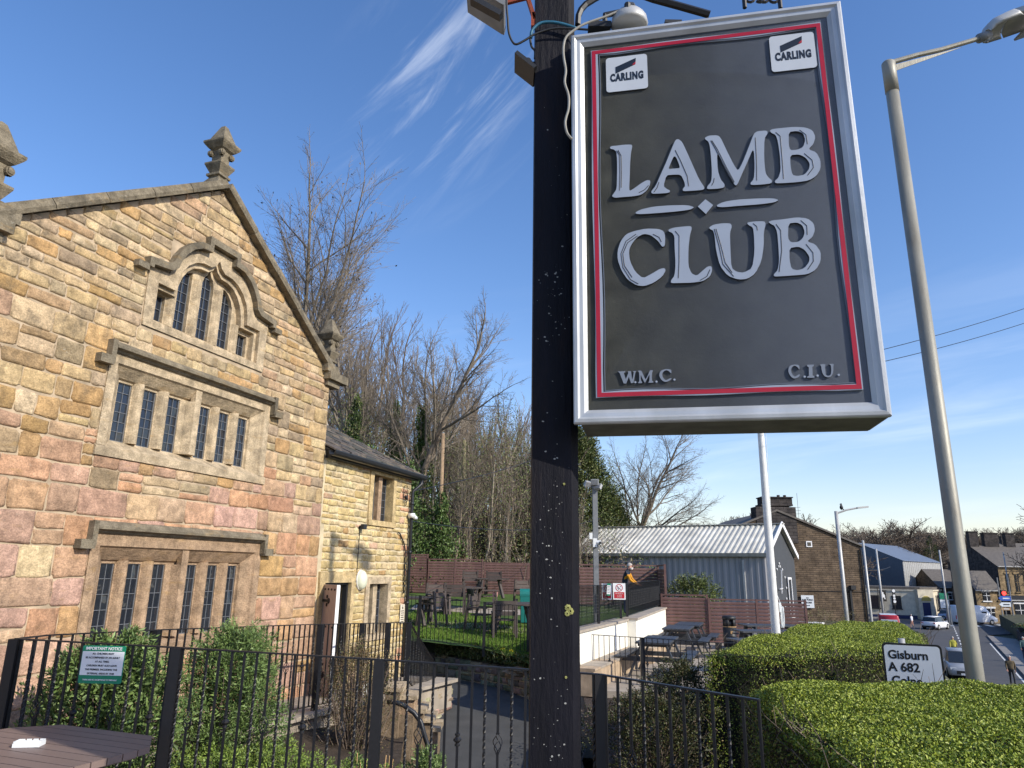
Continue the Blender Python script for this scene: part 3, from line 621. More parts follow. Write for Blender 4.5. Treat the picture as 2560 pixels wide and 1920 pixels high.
lights(aw, [(-4.07, -3.83), (-3.17, -2.93)], 5.55, 6.46, .21, 2, 6, topf=1); lights(aw, [(-3.62, -3.38)], 5.55, 6.56, .21, 2, 6, topf=1); lights(aw, [(-4.48, -4.27)], 5.55, 5.94, .21, 2, 2, topf=1); lights(aw, [(-2.73, -2.52)], 5.55, 5.90, .21, 2, 2, topf=1)
mb = MB(); prism_x(mb, [(.25, 5.36), (-.02, 5.36), (-.03, 5.44), (.02, 5.46), (.15, 5.54), (.25, 5.54)], -4.74, -2.24); bld(mb, 'sill', M['dressed'], aw)
ho = [(1.36, 6.16), (1.36, 6.30), (1.02, 6.34), (.95, 6.40), (.90, 6.52), (.80, 6.68), (.66, 6.82), (.50, 6.91), (.34, 6.93), (.34, 7.08), (0.001, 7.08)]
hi = [(0.001, 6.98), (.26, 6.98), (.26, 6.84), (.46, 6.82), (.62, 6.73), (.74, 6.60), (.82, 6.46), (.86, 6.33), (.96, 6.25), (1.28, 6.21), (1.28, 6.16)]
c = -3.49
for sg in (-1, 1):
    mb = MB(); poly = [(c+sg*x, z) for x, z in ho+hi]
    mb.plate(poly, [], (0, .02, 0), (1, 0, 0), (0, 0, 1), (0, -1, 0), .135); mb.box((c+sg*1.44, -.045, 6.14), (.18, .13, .09)); bld(mb, 'hood_mould', M['coping'], aw)

# ---------------------------------------------------------------- annexe
ann = thing('cottage_annexe', 'low yellow sandstone cottage joined to the right of the gabled house', 'cottage', C0, HRZ)
q = random.Random(5); rows = []; z = -.3
while z < 4.33:
    h = q.uniform(.105, .155); rows.append((z, min(z+h, 4.36))); z += h
A_UP = (1.62, 2.49, 3.21, 4.17); A_LO = (1.71, 2.49, .92, 1.92); DOOR = (.08, .97, -.2, 1.95)
ao = [(A_UP[0]-.16, A_UP[1]+.14, A_UP[2]-.11, 4.36), (A_LO[0]-.15, A_LO[1]+.13, A_LO[2]-.12, A_LO[3]+.14), (DOOR[0]-.17, DOOR[1]+.13, -.5, 2.15)]
def acol(s, z, q):
    c = q.choice([(.58, .45, .22), (.55, .42, .20), (.60, .49, .27), (.52, .38, .17), (.57, .44, .25)])
    if s > 3.0 and q.random() < .30: c = (.50, .28, .17)
    elif q.random() < .06: c = q.choice([(.50, .33, .22), (.46, .29, .13)])
    k = q.uniform(.84, 1.1); return tuple(a*k for a in c)
lay_courses(ann, rows, lambda z: (-.06 if z < 3 else -.16, 3.36), ao, q, .018, lambda f0, f1, x, q: q.uniform(.17, .40), acol, lambda z, q: q.uniform(.005, .013), M['stone'], splitp=.0)
wall_plate(ann, 'mortar_wall', [(-.06, -1.2), (3.37, -1.2), (3.37, 4.37), (-.25, 4.37)], [(A_UP[0]-.05, A_UP[1]+.05, A_UP[2]-.05, A_UP[3]+.05), (A_LO[0]-.05, A_LO[1]+.05, A_LO[2]-.05, A_LO[3]+.05), (DOOR[0]-.05, DOOR[1]+.05, 0.02, DOOR[3]+.03)], M['mortar_y'], y=.006)
mb = MB(); mb.box((1.6, 3.3, 1.55), (3.5, 6.0, 5.6)); bld(mb, 'rear_wall', M['gablestone'], ann)
def rectwin(out, ls, z0, z1, dm, mull, rws, lab):
    s0, s1, b0, b1 = out; win = bpy.data.objects.new('window', None); COL.objects.link(win); win.parent = ann; win['label'] = lab
    for x0, x1 in ((s0-.15, s0), (s1, s1+.13)): mb = MB(); mb.box(((x0+x1)/2, .11, (b0+b1)/2), (x1-x0, .27, b1-b0)); bld(mb, 'jamb', M[dm], win)
    mb = MB(); mb.box(((s0+s1)/2, .11, b1+.07), (s1-s0+.30, .27, .14)); bld(mb, 'lintel', M[dm], win)
    mb = MB(); mb.box(((s0+s1)/2, .10, b0-.055), (s1-s0+.30, .29, .11)); bld(mb, 'sill', M[dm], win)
    c = (ls[0][1]+ls[1][0])/2; wd = ls[1][0]-ls[0][1]; mb = MB(); mb.box((c, .15, (z0+z1)/2), (wd, .16, z1-z0)); bld(mb, 'mullion', M[mull], win)
    lights(win, ls, z0, z1, .17, 2, rws)
rectwin(A_UP, [(1.64, 1.98), (2.13, 2.47)], 3.22, 4.16, 'yellowdress', 'dressed_brown', 6, 'upper two-light window with a pink stone mullion')
rectwin(A_LO, [(1.73, 2.02), (2.18, 2.47)], .93, 1.91, 'dressed', 'dressed', 6, 'lower two-light window with a cream mullion')
dr = bpy.data.objects.new('doorway', None); COL.objects.link(dr); dr.parent = ann
for x0, x1 in ((-.10, .07), (.98, 1.10)): mb = MB(); mb.box(((x0+x1)/2, .10, .98), (x1-x0, .28, 1.95)); bld(mb, 'jamb', M['yellowdress'], dr)
mb = MB(); mb.box((.5, .10, 2.055), (1.22, .28, .20)); bld(mb, 'lintel', M['yellowdress'], dr)
mb = MB(); mb.box((.525, .20, .96), (.90, .02, 1.92)); mb.box((.95, .08, .96), (.05, .10, 1.92)); mb.box((.525, .08, 1.93), (.90, .10, .04)); bld(mb, 'dark_door_backing', M['dark'], dr)  # dark panel and trim closing the door opening
dl = bpy.data.objects.new('door_leaf', None); COL.objects.link(dl); dl.parent = ann; dl.location = (.06, -.04, .03); dl.rotation_euler = (0, 0, -rad(124)); dl.scale = (.74, 1, 1); dl['label'] = 'open mauve studded door leaf with white edge'
mb = MB()
for k in range(4): mb.box((.055+.20*k+.05, -.012, .95), (.193, .024, 1.90))
bld(mb, 'boards', M['doorpaint'], dl)
mb = MB(); mb.box((.405, .022, .95), (.80, .044, 1.88)); mb.box((.815, .004, .95), (.02, .06, 1.9)); bld(mb, 'door_edge', M['trimwhite'], dl)
mb = MB()
for zz in (1.82, 1.18, .55, .12):
    for k in range(4): mb.tube([(.15+.19*k, -.024, zz), (.15+.19*k, -.042, zz)], .018, 8)
bld(mb, 'studs', M['iron'], dl)
for zz in (1.62, .38):
    mb = MB(); mb.box((.19, -.034, zz), (.36, .014, .045)); mb.tube([(.40, -.026, zz), (.40, -.044, zz)], .05, 8); mb.tube([(.30, -.026, zz+.07), (.30, -.042, zz+.07)], .03, 8); mb.tube([(.30, -.026, zz-.07), (.30, -.042, zz-.07)], .03, 8); bld(mb, 'strap_hinge', M['iron'], dl)
# roof of stone slates, a shallow pitch running back from the gutter
E0 = -.16; pit = .48; ridge = 3.0
mb = MB(); mb.add([(-.2, E0, 4.37), (3.5, E0, 4.37), (3.5, ridge, 4.37+pit*(ridge-E0)), (-.2, ridge, 4.37+pit*(ridge-E0)), (-.2, E0+.1, 4.32), (3.5, E0+.1, 4.32), (3.5, ridge, 4.3), (-.2, ridge, 4.3)], [(0, 1, 2, 3), (4, 7, 6, 5), (0, 4, 5, 1), (1, 5, 6, 2), (2, 6, 7, 3), (3, 7, 4, 0)]); bld(mb, 'roof', M['townroof'], ann)
q = random.Random(3); yy = E0-.06; r_ = 0; rest = MB(); cnt = 0
while yy < ridge:
    dy = .20-.004*r_; x = -.18+q.uniform(-.1, 0)
    while x < 3.52:
        wd = q.uniform(.16, .34); x1 = min(x+wd, 3.56); z0 = 4.40+pit*(yy-E0)+q.uniform(0, .02); th = q.uniform(.022, .04); cc = q.choice([(.11, .09, .075), (.085, .075, .07), (.14, .115, .085), (.07, .07, .06)]); jj = q.uniform(-.02, .02)
        one = MB() if cnt < 200 else rest
        one.add([(x+.006, yy+jj, z0), (x1-.006, yy+jj, z0), (x1-.006, yy+dy+.05, z0+pit*(dy+.05)), (x+.006, yy+dy+.05, z0+pit*(dy+.05)), (x+.006, yy+jj, z0+th), (x1-.006, yy+jj, z0+th), (x1-.006, yy+dy+.05, z0+pit*(dy+.05)+th*.6), (x+.006, yy+dy+.05, z0+pit*(dy+.05)+th*.6)], [(3, 2, 1, 0), (4, 5, 6, 7), (0, 1, 5, 4), (1, 2, 6, 5), (2, 3, 7, 6), (3, 0, 4, 7)], 0, cc)
        if cnt < 200: one.build('roof_slate', M['slate'], ann)
        cnt += 1; x = x1
    yy += dy; r_ += 1
if rest.v: o = rest.build('upper_slates', M['slate'], ann); o['kind'] = 'stuff'
mb = MB(); pf = [(-.29, 4.37), (-.29, 4.35), (-.275, 4.30), (-.24, 4.27), (-.19, 4.26), (-.14, 4.28), (-.12, 4.37), (-.135, 4.37), (-.15, 4.30), (-.19, 4.28), (-.24, 4.29), (-.27, 4.37)]
prism_x(mb, pf, -.30, 3.62); prism_x(mb, [(-.12, 4.24), (-.12, 4.40), (-.0, 4.40), (-.0, 4.24)], -.2, 3.5); bld(mb, 'gutter', M['gutter'], ann)
mb = MB(); mb.tube([(3.50, -.2, 4.28), (3.48, -.2, 4.16), (3.30, -.08, 3.98), (3.30, -.075, 3.85), (3.30, -.075, -.6)], .038, 10)
for zz in (3.7, 2.6, 1.5): mb.tube([(3.30, -.075, zz-.03), (3.30, -.075, zz+.03)], .046, 10)
bld(mb, 'downpipe', M['gutter'], ann, True)
# fittings on the cottage wall
def on_wall(name, label, cat, s, o, z, group=None): return thing(name, label, cat, HW(s, o, z), HRZ, group)
t = on_wall('bulkhead_lamp', 'oval cream bulkhead lamp on the wall right of the door', 'lamp', 1.34, .01, 2.0)
mb = MB()
for k in range(6):
    pass
pr = [(.001, .11), (.06, .105), (.11, .085), (.145, .05), (.155, .0)]
vs = []; fs = []; n = 18
for i, (rr, yy) in enumerate(pr):
    for k in range(n): a = 2*math.pi*k/n; vs.append((rr*math.cos(a)*.95, -yy-.02, rr*1.25*math.sin(a)))
for i in range(4):
    for k in range(n): fs.append((i*n+k, i*n+(k+1) % n, (i+1)*n+(k+1) % n, (i+1)*n+k))
mb.add(vs, fs); bld(mb, 'cover', M['lampglass'], t, True)
mb = MB(); mb.add([(.16*math.cos(2*math.pi*k/n), y, .20*math.sin(2*math.pi*k/n)) for y in (0, -.022) for k in range(n)], [tuple(range(n)), tuple(range(2*n-1, n-1, -1))]+[(k, (k+1) % n, (k+1) % n+n, k+n) for k in range(n)]); bld(mb, 'base_ring', M['trimwhite'], t)
t = on_wall('wall_floodlight', 'small black floodlight on the cottage wall above the door', 'light', 1.19, .0, 3.04)
mb = MB(); mb.box((0, -.10, 0), (.12, .07, .10)); bld(mb, 'lamp_head', M['dark'], t); mb = MB(); mb.box((0, -.03, .0), (.04, .07, .05)); mb.box((0, -.01, -.45), (.012, .012, .9)); bld(mb, 'bracket', M['dark'], t)
t = on_wall('dome_camera', 'white domed security camera on the right-hand corner of the cottage', 'camera', 3.24, .02, 3.42)
mb = MB(); mb.tube([(0, -.02, 0), (0, -.16, 0)], [.055, .055], 12); mb.tube([(.06, -.12, -.02), (.17, -.12, -.05)], [.05, .045], 12); bld(mb, 'housing', M['jug'], t, True); mb = MB(); mb.tube([(.17, -.12, -.05), (.19, -.12, -.055)], .03, 10); bld(mb, 'lens', M['dark'], t)
t = on_wall('notice_strip', 'tall cream notice at the corner of the cottage', 'notice', 3.17, .035, 1.27)
mb = MB(); mb.box((0, 0, 0), (.20, .01, .40)); bld(mb, 'board', M['pubwall'], t)
mb = MB()
for k in range(6): mb.box((0, -.007, .06-.045*k), (.13, .003, .016))
mb.tube([(0, -.006, .12), (0, -.009, .12)], .025, 6); mb.box((0, -.0075, .15), (.012, .003, .05)); bld(mb, 'print', M['black'], t)
t = on_wall('cable_loop', 'loops of black cable hanging under the cottage gutter', 'cable', 3.05, .0, 3.9)
mb = MB()
for rr, oz in ((.16, 0), (.13, -.10)):
    mb.tube([(rr*.7*math.sin(a_), -.03, oz+rr*1.3*math.cos(a_)) for a_ in [k*.45 for k in range(14)]], .007, 5)
mb.tube([(-.02, -.03, -.05), (.05, -.05, -.12)], .03, 8); bld(mb, 'loop', M['dark'], t)
t = on_wall('conduit', 'bent grey pipe on the cottage wall beside the downpipe', 'pipe', 3.0, .03, 2.9)
mb = MB(); mb.tube([(-.20, 0, .12), (-.15, -.01, .10), (.08, -.01, -.12), (.16, -.01, -.30), (.17, -.01, -1.2)], .016, 8); bld(mb, 'pipe', M['gutter'], t, True)
t = thing('milk_jug', 'white plastic jug with a green lid beside the open door', 'jug', HW(.35, .85, .03), HRZ)
mb = MB(); mb.lathe([(.075, 0), (.085, .02), (.085, .19), (.06, .25), (.025, .27), (.025, .29)], 10); mb.tube([(.05, 0, .25), (.10, 0, .22), (.10, 0, .13)], .012, 6); bld(mb, 'bottle', M['jug'], t, True)
mb = MB(); mb.tube([(0, 0, .29), (0, 0, .315)], .03, 10); bld(mb, 'lid', M['green'], t)

# ================================================================== GROUND
def sm(t): t = np.clip(t, 0, 1); return t*t*(3-2*t)
def H(x, y):
    x = np.asarray(x, float); y = np.asarray(y, float)
    h = np.full(np.broadcast(x, y).shape, -1.7)
    h = h+(1.3)*sm((y-15)/8)*sm((x+2)/4)                            # yard side
    wr = sm((x-(.40*y+3.9))/2.2)                                      # drops to the road
    wf = sm((y-52)/15)
    h = h*(1-np.maximum(wr, wf))+(-3.9)*np.maximum(wr, wf)
    wh = sm((y-30)/6)*sm((11-x)/7)                                  # wooded bank behind the club garden
    hill = 1.1+np.clip(y-33, 0, 60)*.16*sm((20-x)/30)
    h = h*(1-wh)+hill*wh
    r = np.hypot(x, y)
    h = h+sm((r-150)/260)*17*(1-wh*.5)
    return h
gx = np.concatenate([np.linspace(-900, -60, 22)[:-1], np.linspace(-60, 80, 94)[:-1], np.linspace(80, 900, 24)])
gy = np.concatenate([np.linspace(-300, -10, 8)[:-1], np.linspace(-10, 100, 74)[:-1], np.linspace(100, 1500, 44)])
X, Yg = np.meshgrid(gx, gy); Z = H(X, Yg)+np.random.default_rng(3).normal(size=X.shape)*.04*(Yg > 34)
vs = np.stack([X, Yg, Z], -1).reshape(-1, 3); nx_ = len(gx)
fs = [(j*nx_+i, j*nx_+i+1, (j+1)*nx_+i+1, (j+1)*nx_+i) for j in range(len(gy)-1) for i in range(nx_-1)]
mb = MB(); mb.add(vs.tolist(), fs); o = mb.build('ground', M['ground'], smooth=True); o['kind'] = 'structure'
def slab(name, pts, zf, th, m, kind='structure', sub=1):
    """solid block: polygon pts (x,y), top height zf(x,y) or number"""
    f = zf if callable(zf) else (lambda x, y: zf)
    n = len(pts); T = [(x, y, f(x, y)) for x, y in pts]; B_ = [(x, y, f(x, y)-th) for x, y in pts]
    ar = sum(pts[i][0]*pts[(i+1) % n][1]-pts[(i+1) % n][0]*pts[i][1] for i in range(n))
    if ar < 0: T = T[::-1]; B_ = B_[::-1]
    mb = MB(); mb.add(T+B_, [tuple(range(n)), tuple(range(2*n-1, n-1, -1))]+[(i, i+n, (i+1) % n+n, (i+1) % n) for i in range(n)]); o = mb.build(name, m)
    bm = bmesh.new(); bm.from_mesh(o.data); bmesh.ops.triangulate(bm, faces=[f_ for f_ in bm.faces if len(f_.verts) > 4]); bm.to_mesh(o.data); bm.free(); fix(o.data)
    o['kind'] = kind; return o
hw = lambda s, o: tuple(HW(s, o, 0))[:2]
zpath = lambda s: .10-.035*(s+1.0)
slab('path', [hw(-9, 0), hw(3.6, 0), hw(3.75, .8), hw(3.2, 1.28), hw(-9, 1.28)], lambda x, y: .10-.035*((Vector((x, y, 0))-C0).dot(HD)+1.0), .5, M['concrete']).name = 'house_path'
slab('terrace', [(-9, -6), (2.0, -6), (2.0, 4.2), (1.6, 5.5), (.9, 6.2), (-1.2, 6.7), (-4.6, 6.9), (-9, 7)], .15, 1.9, M['concrete'])
zasp = lambda y: -.47-max(0, 17.5-y)*.105
ps = [(-6, 26), (-3.9, 20), (-1.62, 19.6), (-.66, 18.75), (.45, 17.2), (1.35, 15.2), (1.15, 12), (1.1, 7.0), (-1.0, 7.0), (-1.15, 11), (-1.2, 13.4), (-1.65, 15.2), (-3.0, 18)]
mb = MB(); L_ = [(-5, 24), (-3.0, 18), (-1.75, 15.6), (-1.2, 13.4), (-1.15, 11), (-1.0, 7.0)]; R_ = [(-3.9, 25), (-1.62, 19.7), (-.1, 18.3), (1.3, 15.6), (1.3, 11.5), (1.2, 7.0)]
G = []; nxs = 8
for i in range(len(L_)):
    for k in range(nxs+1):
        t = k/nxs; x = L_[i][0]*(1-t)+R_[i][0]*t; y = L_[i][1]*(1-t)+R_[i][1]*t; G.append((x, y, zasp(y)))
mb.add(G, [(i*(nxs+1)+k, (i+1)*(nxs+1)+k, (i+1)*(nxs+1)+k+1, i*(nxs+1)+k+1) for i in range(len(L_)-1) for k in range(nxs)]); o = mb.build('asphalt_path', M['asphalt']); fix(o.data); o['kind'] = 'structure'
# beds
def zbed(x, y): return .02-.16*max(0, x+3.4)-.0*y
def grid_patch(name, L, Rr, zf, m, n=10, amp=.04, kind='structure', mm=8):
    mb = MB(); G = []; rr = random.Random(2)
    def lerp(P, t): t *= len(P)-1; i = min(int(t), len(P)-2); a, b_ = P[i], P[i+1]; f = t-i; return (a[0]*(1-f)+b_[0]*f, a[1]*(1-f)+b_[1]*f)
    for i in range(n+1):
        a, b_ = lerp(L, i/n), lerp(Rr, i/n)
        for k in range(mm+1): t = k/mm; x, y = a[0]*(1-t)+b_[0]*t, a[1]*(1-t)+b_[1]*t; G.append((x, y, zf(x, y)+rr.uniform(-amp, amp)))
    mb.add(G, [(i*(mm+1)+k, (i+1)*(mm+1)+k, (i+1)*(mm+1)+k+1, i*(mm+1)+k+1) for i in range(n) for k in range(mm)]); o = mb.build(name, m, smooth=True); bm = bmesh.new(); bm.from_mesh(o.data); bmesh.ops.recalc_face_normals(bm, faces=bm.faces)
    if sum(f.normal.z for f in bm.faces) < 0: bmesh.ops.reverse_faces(bm, faces=bm.faces)
    bm.to_mesh(o.data); bm.free(); o['kind'] = kind; return o
grid_patch('garden_bed', [(-4.7, 6.8), (-3.0, 6.78), (-1.0, 6.6)], [hw(-6.3, 1.3), hw(-2.5, 1.3), hw(1.2, 1.3)], zbed, M['soil'], 14)
grid_patch('bark_bed', [(1.15, 6.5), (1.25, 10), (1.5, 15.2)], [(2.3, 5.0), (3.6, 10), (5.0, 14.4)], lambda x, y: -.12, M['bark'], 14)
slab('hedge_bed', [(1.9, 2), (6.6, 2), (6.7, 9.5), (8.3, 15), (7.2, 15.9), (5.6, 14.7), (2.2, 9)], -.15, 2.5, M['soil'])
slab('patio', [(1.35, 14.9), (5.0, 14.3), (9.8, 14.5), (10.5, 26.5), (5.4, 26.5)], 0., 1.2, M['concrete'])
zl = lambda x, y: .33+.066*(y-18.4)-.02*x
grid_patch('lawn', [(-7, 26), (-2.6, 19.4), (-.9, 18.9), (.2, 17.7), (1.05, 15.6)], [(-12, 34), (-5, 34.5), (0, 34.5), (3.4, 33), (4.6, 25.6)], lambda x, y: min(zl(x, y), 1.22)+(.5*max(0, (x-1.0)) if y < 26 and x > 1.0 else 0)*.0, M['lawn'], 12, .015, mm=16)
o = grid_patch('garden_path', [(-5.5, 21.6), (-1.8, 21.7), (1.8, 20.8)], [(-5.5, 23.3), (-1.4, 23.0), (2.2, 21.9)], lambda x, y: min(zl(x, y), 1.22)+.02, M['concrete'], 6, .0, mm=3)
o = grid_patch('garden_flags', [(-3.4, 25.6), (2.8, 25.0)], [(-3.4, 27.2), (3.2, 26.6)], lambda x, y: min(zl(x, y), 1.22)+.02, M['concrete'], 6, .0, mm=3)
# lawn blades along the near strip
n = 26000; t = NR.uniform(0, 1, n); yy = NR.uniform(0, 1, n)
bx = -3.2+t*4.8; by = np.interp(bx, [-3.2, -1.6, -.66, .4, 1.6], [20, 19.7, 18.9, 17.5, 15.6])+yy**1.3*5.5
P = np.stack([bx, by, np.minimum(.33+.066*(by-18.4)-.02*bx, 1.22)+.03], 1)
leafcloud('grass_blades', P, np.stack([NR.normal(size=n)*.35, NR.normal(size=n)*.35, np.ones(n)], 1), NR.uniform(.06, .13, n), .012, pal(n, [(.10, .19, .02), (.14, .23, .03), (.07, .13, .015), (.20, .22, .06)], [4, 3, 2, 1]), M['grassb'], kind='stuff')
n = 2600; bx = NR.uniform(-1.9, 1.2, n); by = np.interp(bx, [-3.2, -1.6, -.66, .4, 1.6], [20, 19.7, 18.9, 17.5, 15.6])+NR.uniform(-.25, .3, n)
P = np.stack([bx, by, .10+NR.uniform(0, .25, n)], 1)
leafcloud('verge_weeds', P, NR.normal(size=(n, 3))+[0, 0, .6], NR.uniform(.06, .16, n), .03, pal(n, [(.07, .10, .02), (.15, .14, .05), (.05, .07, .015)]), M['leafy'], kind='stuff')
mb = MB()
for k in range(9):
    x = R.uniform(-.9, .6); y = np.interp(x, [-.66, .4], [18.9, 17.5])+.2
    for a in range(5): mb.tube([(x+.02*math.cos(a*1.26), y, .36+.02*math.sin(a*1.26)), (x+.045*math.cos(a*1.26), y-.02, .36+.045*math.sin(a*1.26))], .012, 4)
M['yellow'] = mat('yellow_petal', (.75, .60, .02), .6, .1, 5, 0)
o = mb.build('daffodils', M['yellow']); tag(o, kind='stuff')
# bark chippings that can be seen
n = 5000; bx = NR.uniform(1.15, 4.5, n); by = NR.uniform(5.5, 13.5, n)
leafcloud('bark_chips', np.stack([bx, by, np.full(n, -.10)+NR.uniform(0, .04, n)], 1), NR.normal(size=(n, 3))*[1, 1, .3], NR.uniform(.03, .09, n), .025, pal(n, [(.10, .075, .06), (.05, .035, .03), (.20, .16, .13)], [3, 3, 1]), M['leafy'], kind='stuff', fold=.05)
# retaining walls of rubble -------------------------------------------------
def rubble(name, label, a, b_, zt0, zt1, zb, q, size=.24, group=None, mtl='stone', cols=None, maxn=300):
    a = Vector(a); b_ = Vector(b_); L = (b_-a).length; rz = math.atan2(b_.y-a.y, b_.x-a.x)
    t = thing(name, label, 'wall', (a.x, a.y, 0), rz, group)
    zt = lambda x: zt0+(zt1-zt0)*x/L
    rows = []; z = zb; top = max(zt0, zt1)
    while z < top-.06: h = q.uniform(.6, 1.0)*size; rows.append((z, min(z+h, top))); z += h
    cc = cols or [(.20, .17, .13), (.26, .22, .16), (.15, .13, .10), (.30, .25, .18), (.12, .11, .085)]
    def ed(zm):
        if abs(zt1-zt0) < .05: return (0, L)
        xx = (zm-zt0)/(zt1-zt0)*L
        if zt1 < zt0: return (0, min(L, max(.1, xx)))
        return (max(0, min(L-.1, xx)), L)
    lay_courses(t, rows, ed, [], q, .016, lambda f0, f1, x, q: q.uniform(.7, 1.9)*size, lambda s, z, q: tuple(v*q.uniform(.8, 1.2) for v in q.choice(cc)), lambda z, q: q.uniform(.02, .05), M[mtl], splitp=.1, maxn=maxn)
    mb = MB(); mb.add([(0, .02, zb-.3), (L, .02, zb-.3), (L, .02, zt1-.02), (0, .02, zt0-.02), (0, .3, zb-.3), (L, .3, zb-.3), (L, .3, zt1-.02), (0, .3, zt0-.02)], [(0, 1, 2, 3), (5, 4, 7, 6), (3, 2, 6, 7), (1, 5, 6, 2), (4, 0, 3, 7), (4, 5, 1, 0)]); bld(mb, 'core', M['mortar'], t)
    return t
q = random.Random(21)
pts = [(-3.6, 21.6), (-1.62, 19.65), (-.66, 18.8), (.45, 17.25), (1.40, 15.35)]
for k in range(len(pts)-1):
    rubble('retaining_wall', ['dark rubble wall beside the asphalt path, its far end by the cottage', 'dark rubble wall under the grass bank, middle of the bend', 'dark rubble wall with a big capping boulder left of the sign post', 'dark rubble wall length hidden behind the sign post'][k], pts[k]+(0,), pts[k+1]+(0,), .12-.05*k, .07-.05*k, zasp(pts[k][1])-.05-.08*k, q, .22, 'rubble retaining walls of the path')
t = thing('capping_boulder', 'rounded boulder lying on top of the rubble wall left of the post', 'stone', (.25, 17.55, -.02))
mb = MB(); bmq = bmesh.new(); bmesh.ops.create_icosphere(bmq, subdivisions=3, radius=1); 
for v in bmq.verts: v.co = Vector((v.co.x*.34, v.co.y*.2, v.co.z*.12))*(1+.15*math.sin(v.co.x*5+v.co.z*7))
me = bpy.data.meshes.new('boulder'); bmq.to_mesh(me); bmq.free(); me.materials.append(M['darkstone']); link('boulder', me, t)
a = HW(-6.3, 1.24, 0); b_ = HW(3.3, 1.24, 0)
rubble('bed_wall', 'low stone wall carrying the railing in front of the house', tuple(a), tuple(b_), .26, -.06, -.75, q, .20, cols=[(.36, .30, .21), (.30, .25, .18), (.40, .33, .22), (.24, .20, .15)])
mb = MB(); mb.beam(HW(-6.3, 1.24, .29), HW(3.3, 1.24, -.03), .34, .06); o = mb.build('kerb_coping', M['concrete'], ); tag(o, 'long flat coping along the base of the railing in front of the house', 'coping')
# steps end wall beside the path
t = thing('step_wall', 'stepped stone and brick end wall beside the descending steps', 'wall', (0, 0, 0))
st = [(964, 1718, 1000, 11.8), (1000, 1738, 1036, 11.9), (1034, 1772, 1057, 12.0), (1055, 1795, 1078, 12.1), (1075, 1818, 1094, 12.2)]
for i, (x0, yt, x1, Yv) in enumerate(st):
    p0, p1 = atY(x0, yt, Yv), atY(x1, yt, Yv)
    mb = MB(); mb.box(((p0.x+p1.x)/2+.02, Yv+.3, p0.z-.03), (p1.x-p0.x+.06, .7, .06)); bld(mb, 'tread', M['dressed'], t)
    mb = MB(); mb.box(((p0.x+p1.x)/2, Yv+.3, p0.z-.17), (p1.x-p0.x, .6, .22)); o = bld(mb, 'brick_riser' if i == 1 else 'riser', M['dressed_brown'] if i == 1 else M['darkstone'], t)
    mb = MB(); mb.box(((p0.x+p1.x)/2-.05, Yv+.28, (p0.z-.28-1.4)/2), (p1.x-p0.x+.10, .56, p0.z-.28+1.4)); bld(mb, 'wall_block', M['darkstone'], t)
mb = MB(); pp = [atY(x, y, 11.3) for x, y in ((968, 1756), (985, 1754), (1010, 1764), (1035, 1782), (1052, 1805), (1060, 1835), (1068, 1860), (1080, 1885), (1088, 1925))]
mb.tube(pp, .035, 8); mb.tube([pp[6], pp[6]+Vector((0, 0, -.9))], .03, 8); o = mb.build('curved_handrail', M['gutter'], smooth=True); tag(o, 'curved dark pipe handrail descending beside the stone step wall', 'handrail')

# ================================================================== RAILINGS
def bar_mesh(h, kind, w=.017):
    mb = MB()
    if kind == 'plain': mb.box((0, 0, h/2), (w, w, h))
    elif kind == 'twist':
        mb.box((0, 0, .09), (w, w, .18)); mb.box((0, 0, h-.09), (w, w, .18))
        n = 34; V_ = []; 
        for i in range(n+1):
            z = .18+(h-.36)*i/n; a0 = i*math.pi/5
            for k in range(4): a = a0+math.pi/2*k; V_.append((w*.72*math.cos(a), w*.72*math.sin(a), z))
        mb.add(V_, [(i*4+k, i*4+(k+1) % 4, (i+1)*4+(k+1) % 4, (i+1)*4+k) for i in range(n) for k in range(4)])
    elif kind == 'basket':
        c = h*.50; mb.box((0, 0, (c-.07)/2), (w, w, c-.07)); mb.box((0, 0, (h+c+.07)/2), (w, w, h-c-.07))
        for k in range(4):
            pts = []
            for i in range(9): t = i/8; a = k*math.pi/2+t*math.pi*.9; rr = .006+.034*math.sin(math.pi*t); pts.append((rr*math.cos(a), rr*math.sin(a), c-.075+.15*t))
            mb.tube(pts, .0045, 4)
        mb.box((0, 0, c-.075), (.026, .026, .012)); mb.box((0, 0, c+.075), (.026, .026, .012))
    else:
        c = h*.50; mb.box((0, 0, h/2), (w, w, h)); mb.lathe([(.010, -.05), (.022, -.048), (.022, -.034), (.013, -.026), (.034, -.006), (.034, .006), (.013, .026), (.022, .034), (.022, .048), (.010, .05)], 8, c=(0, 0, c))
    return mb.mesh('baluster_'+kind, M['iron'])
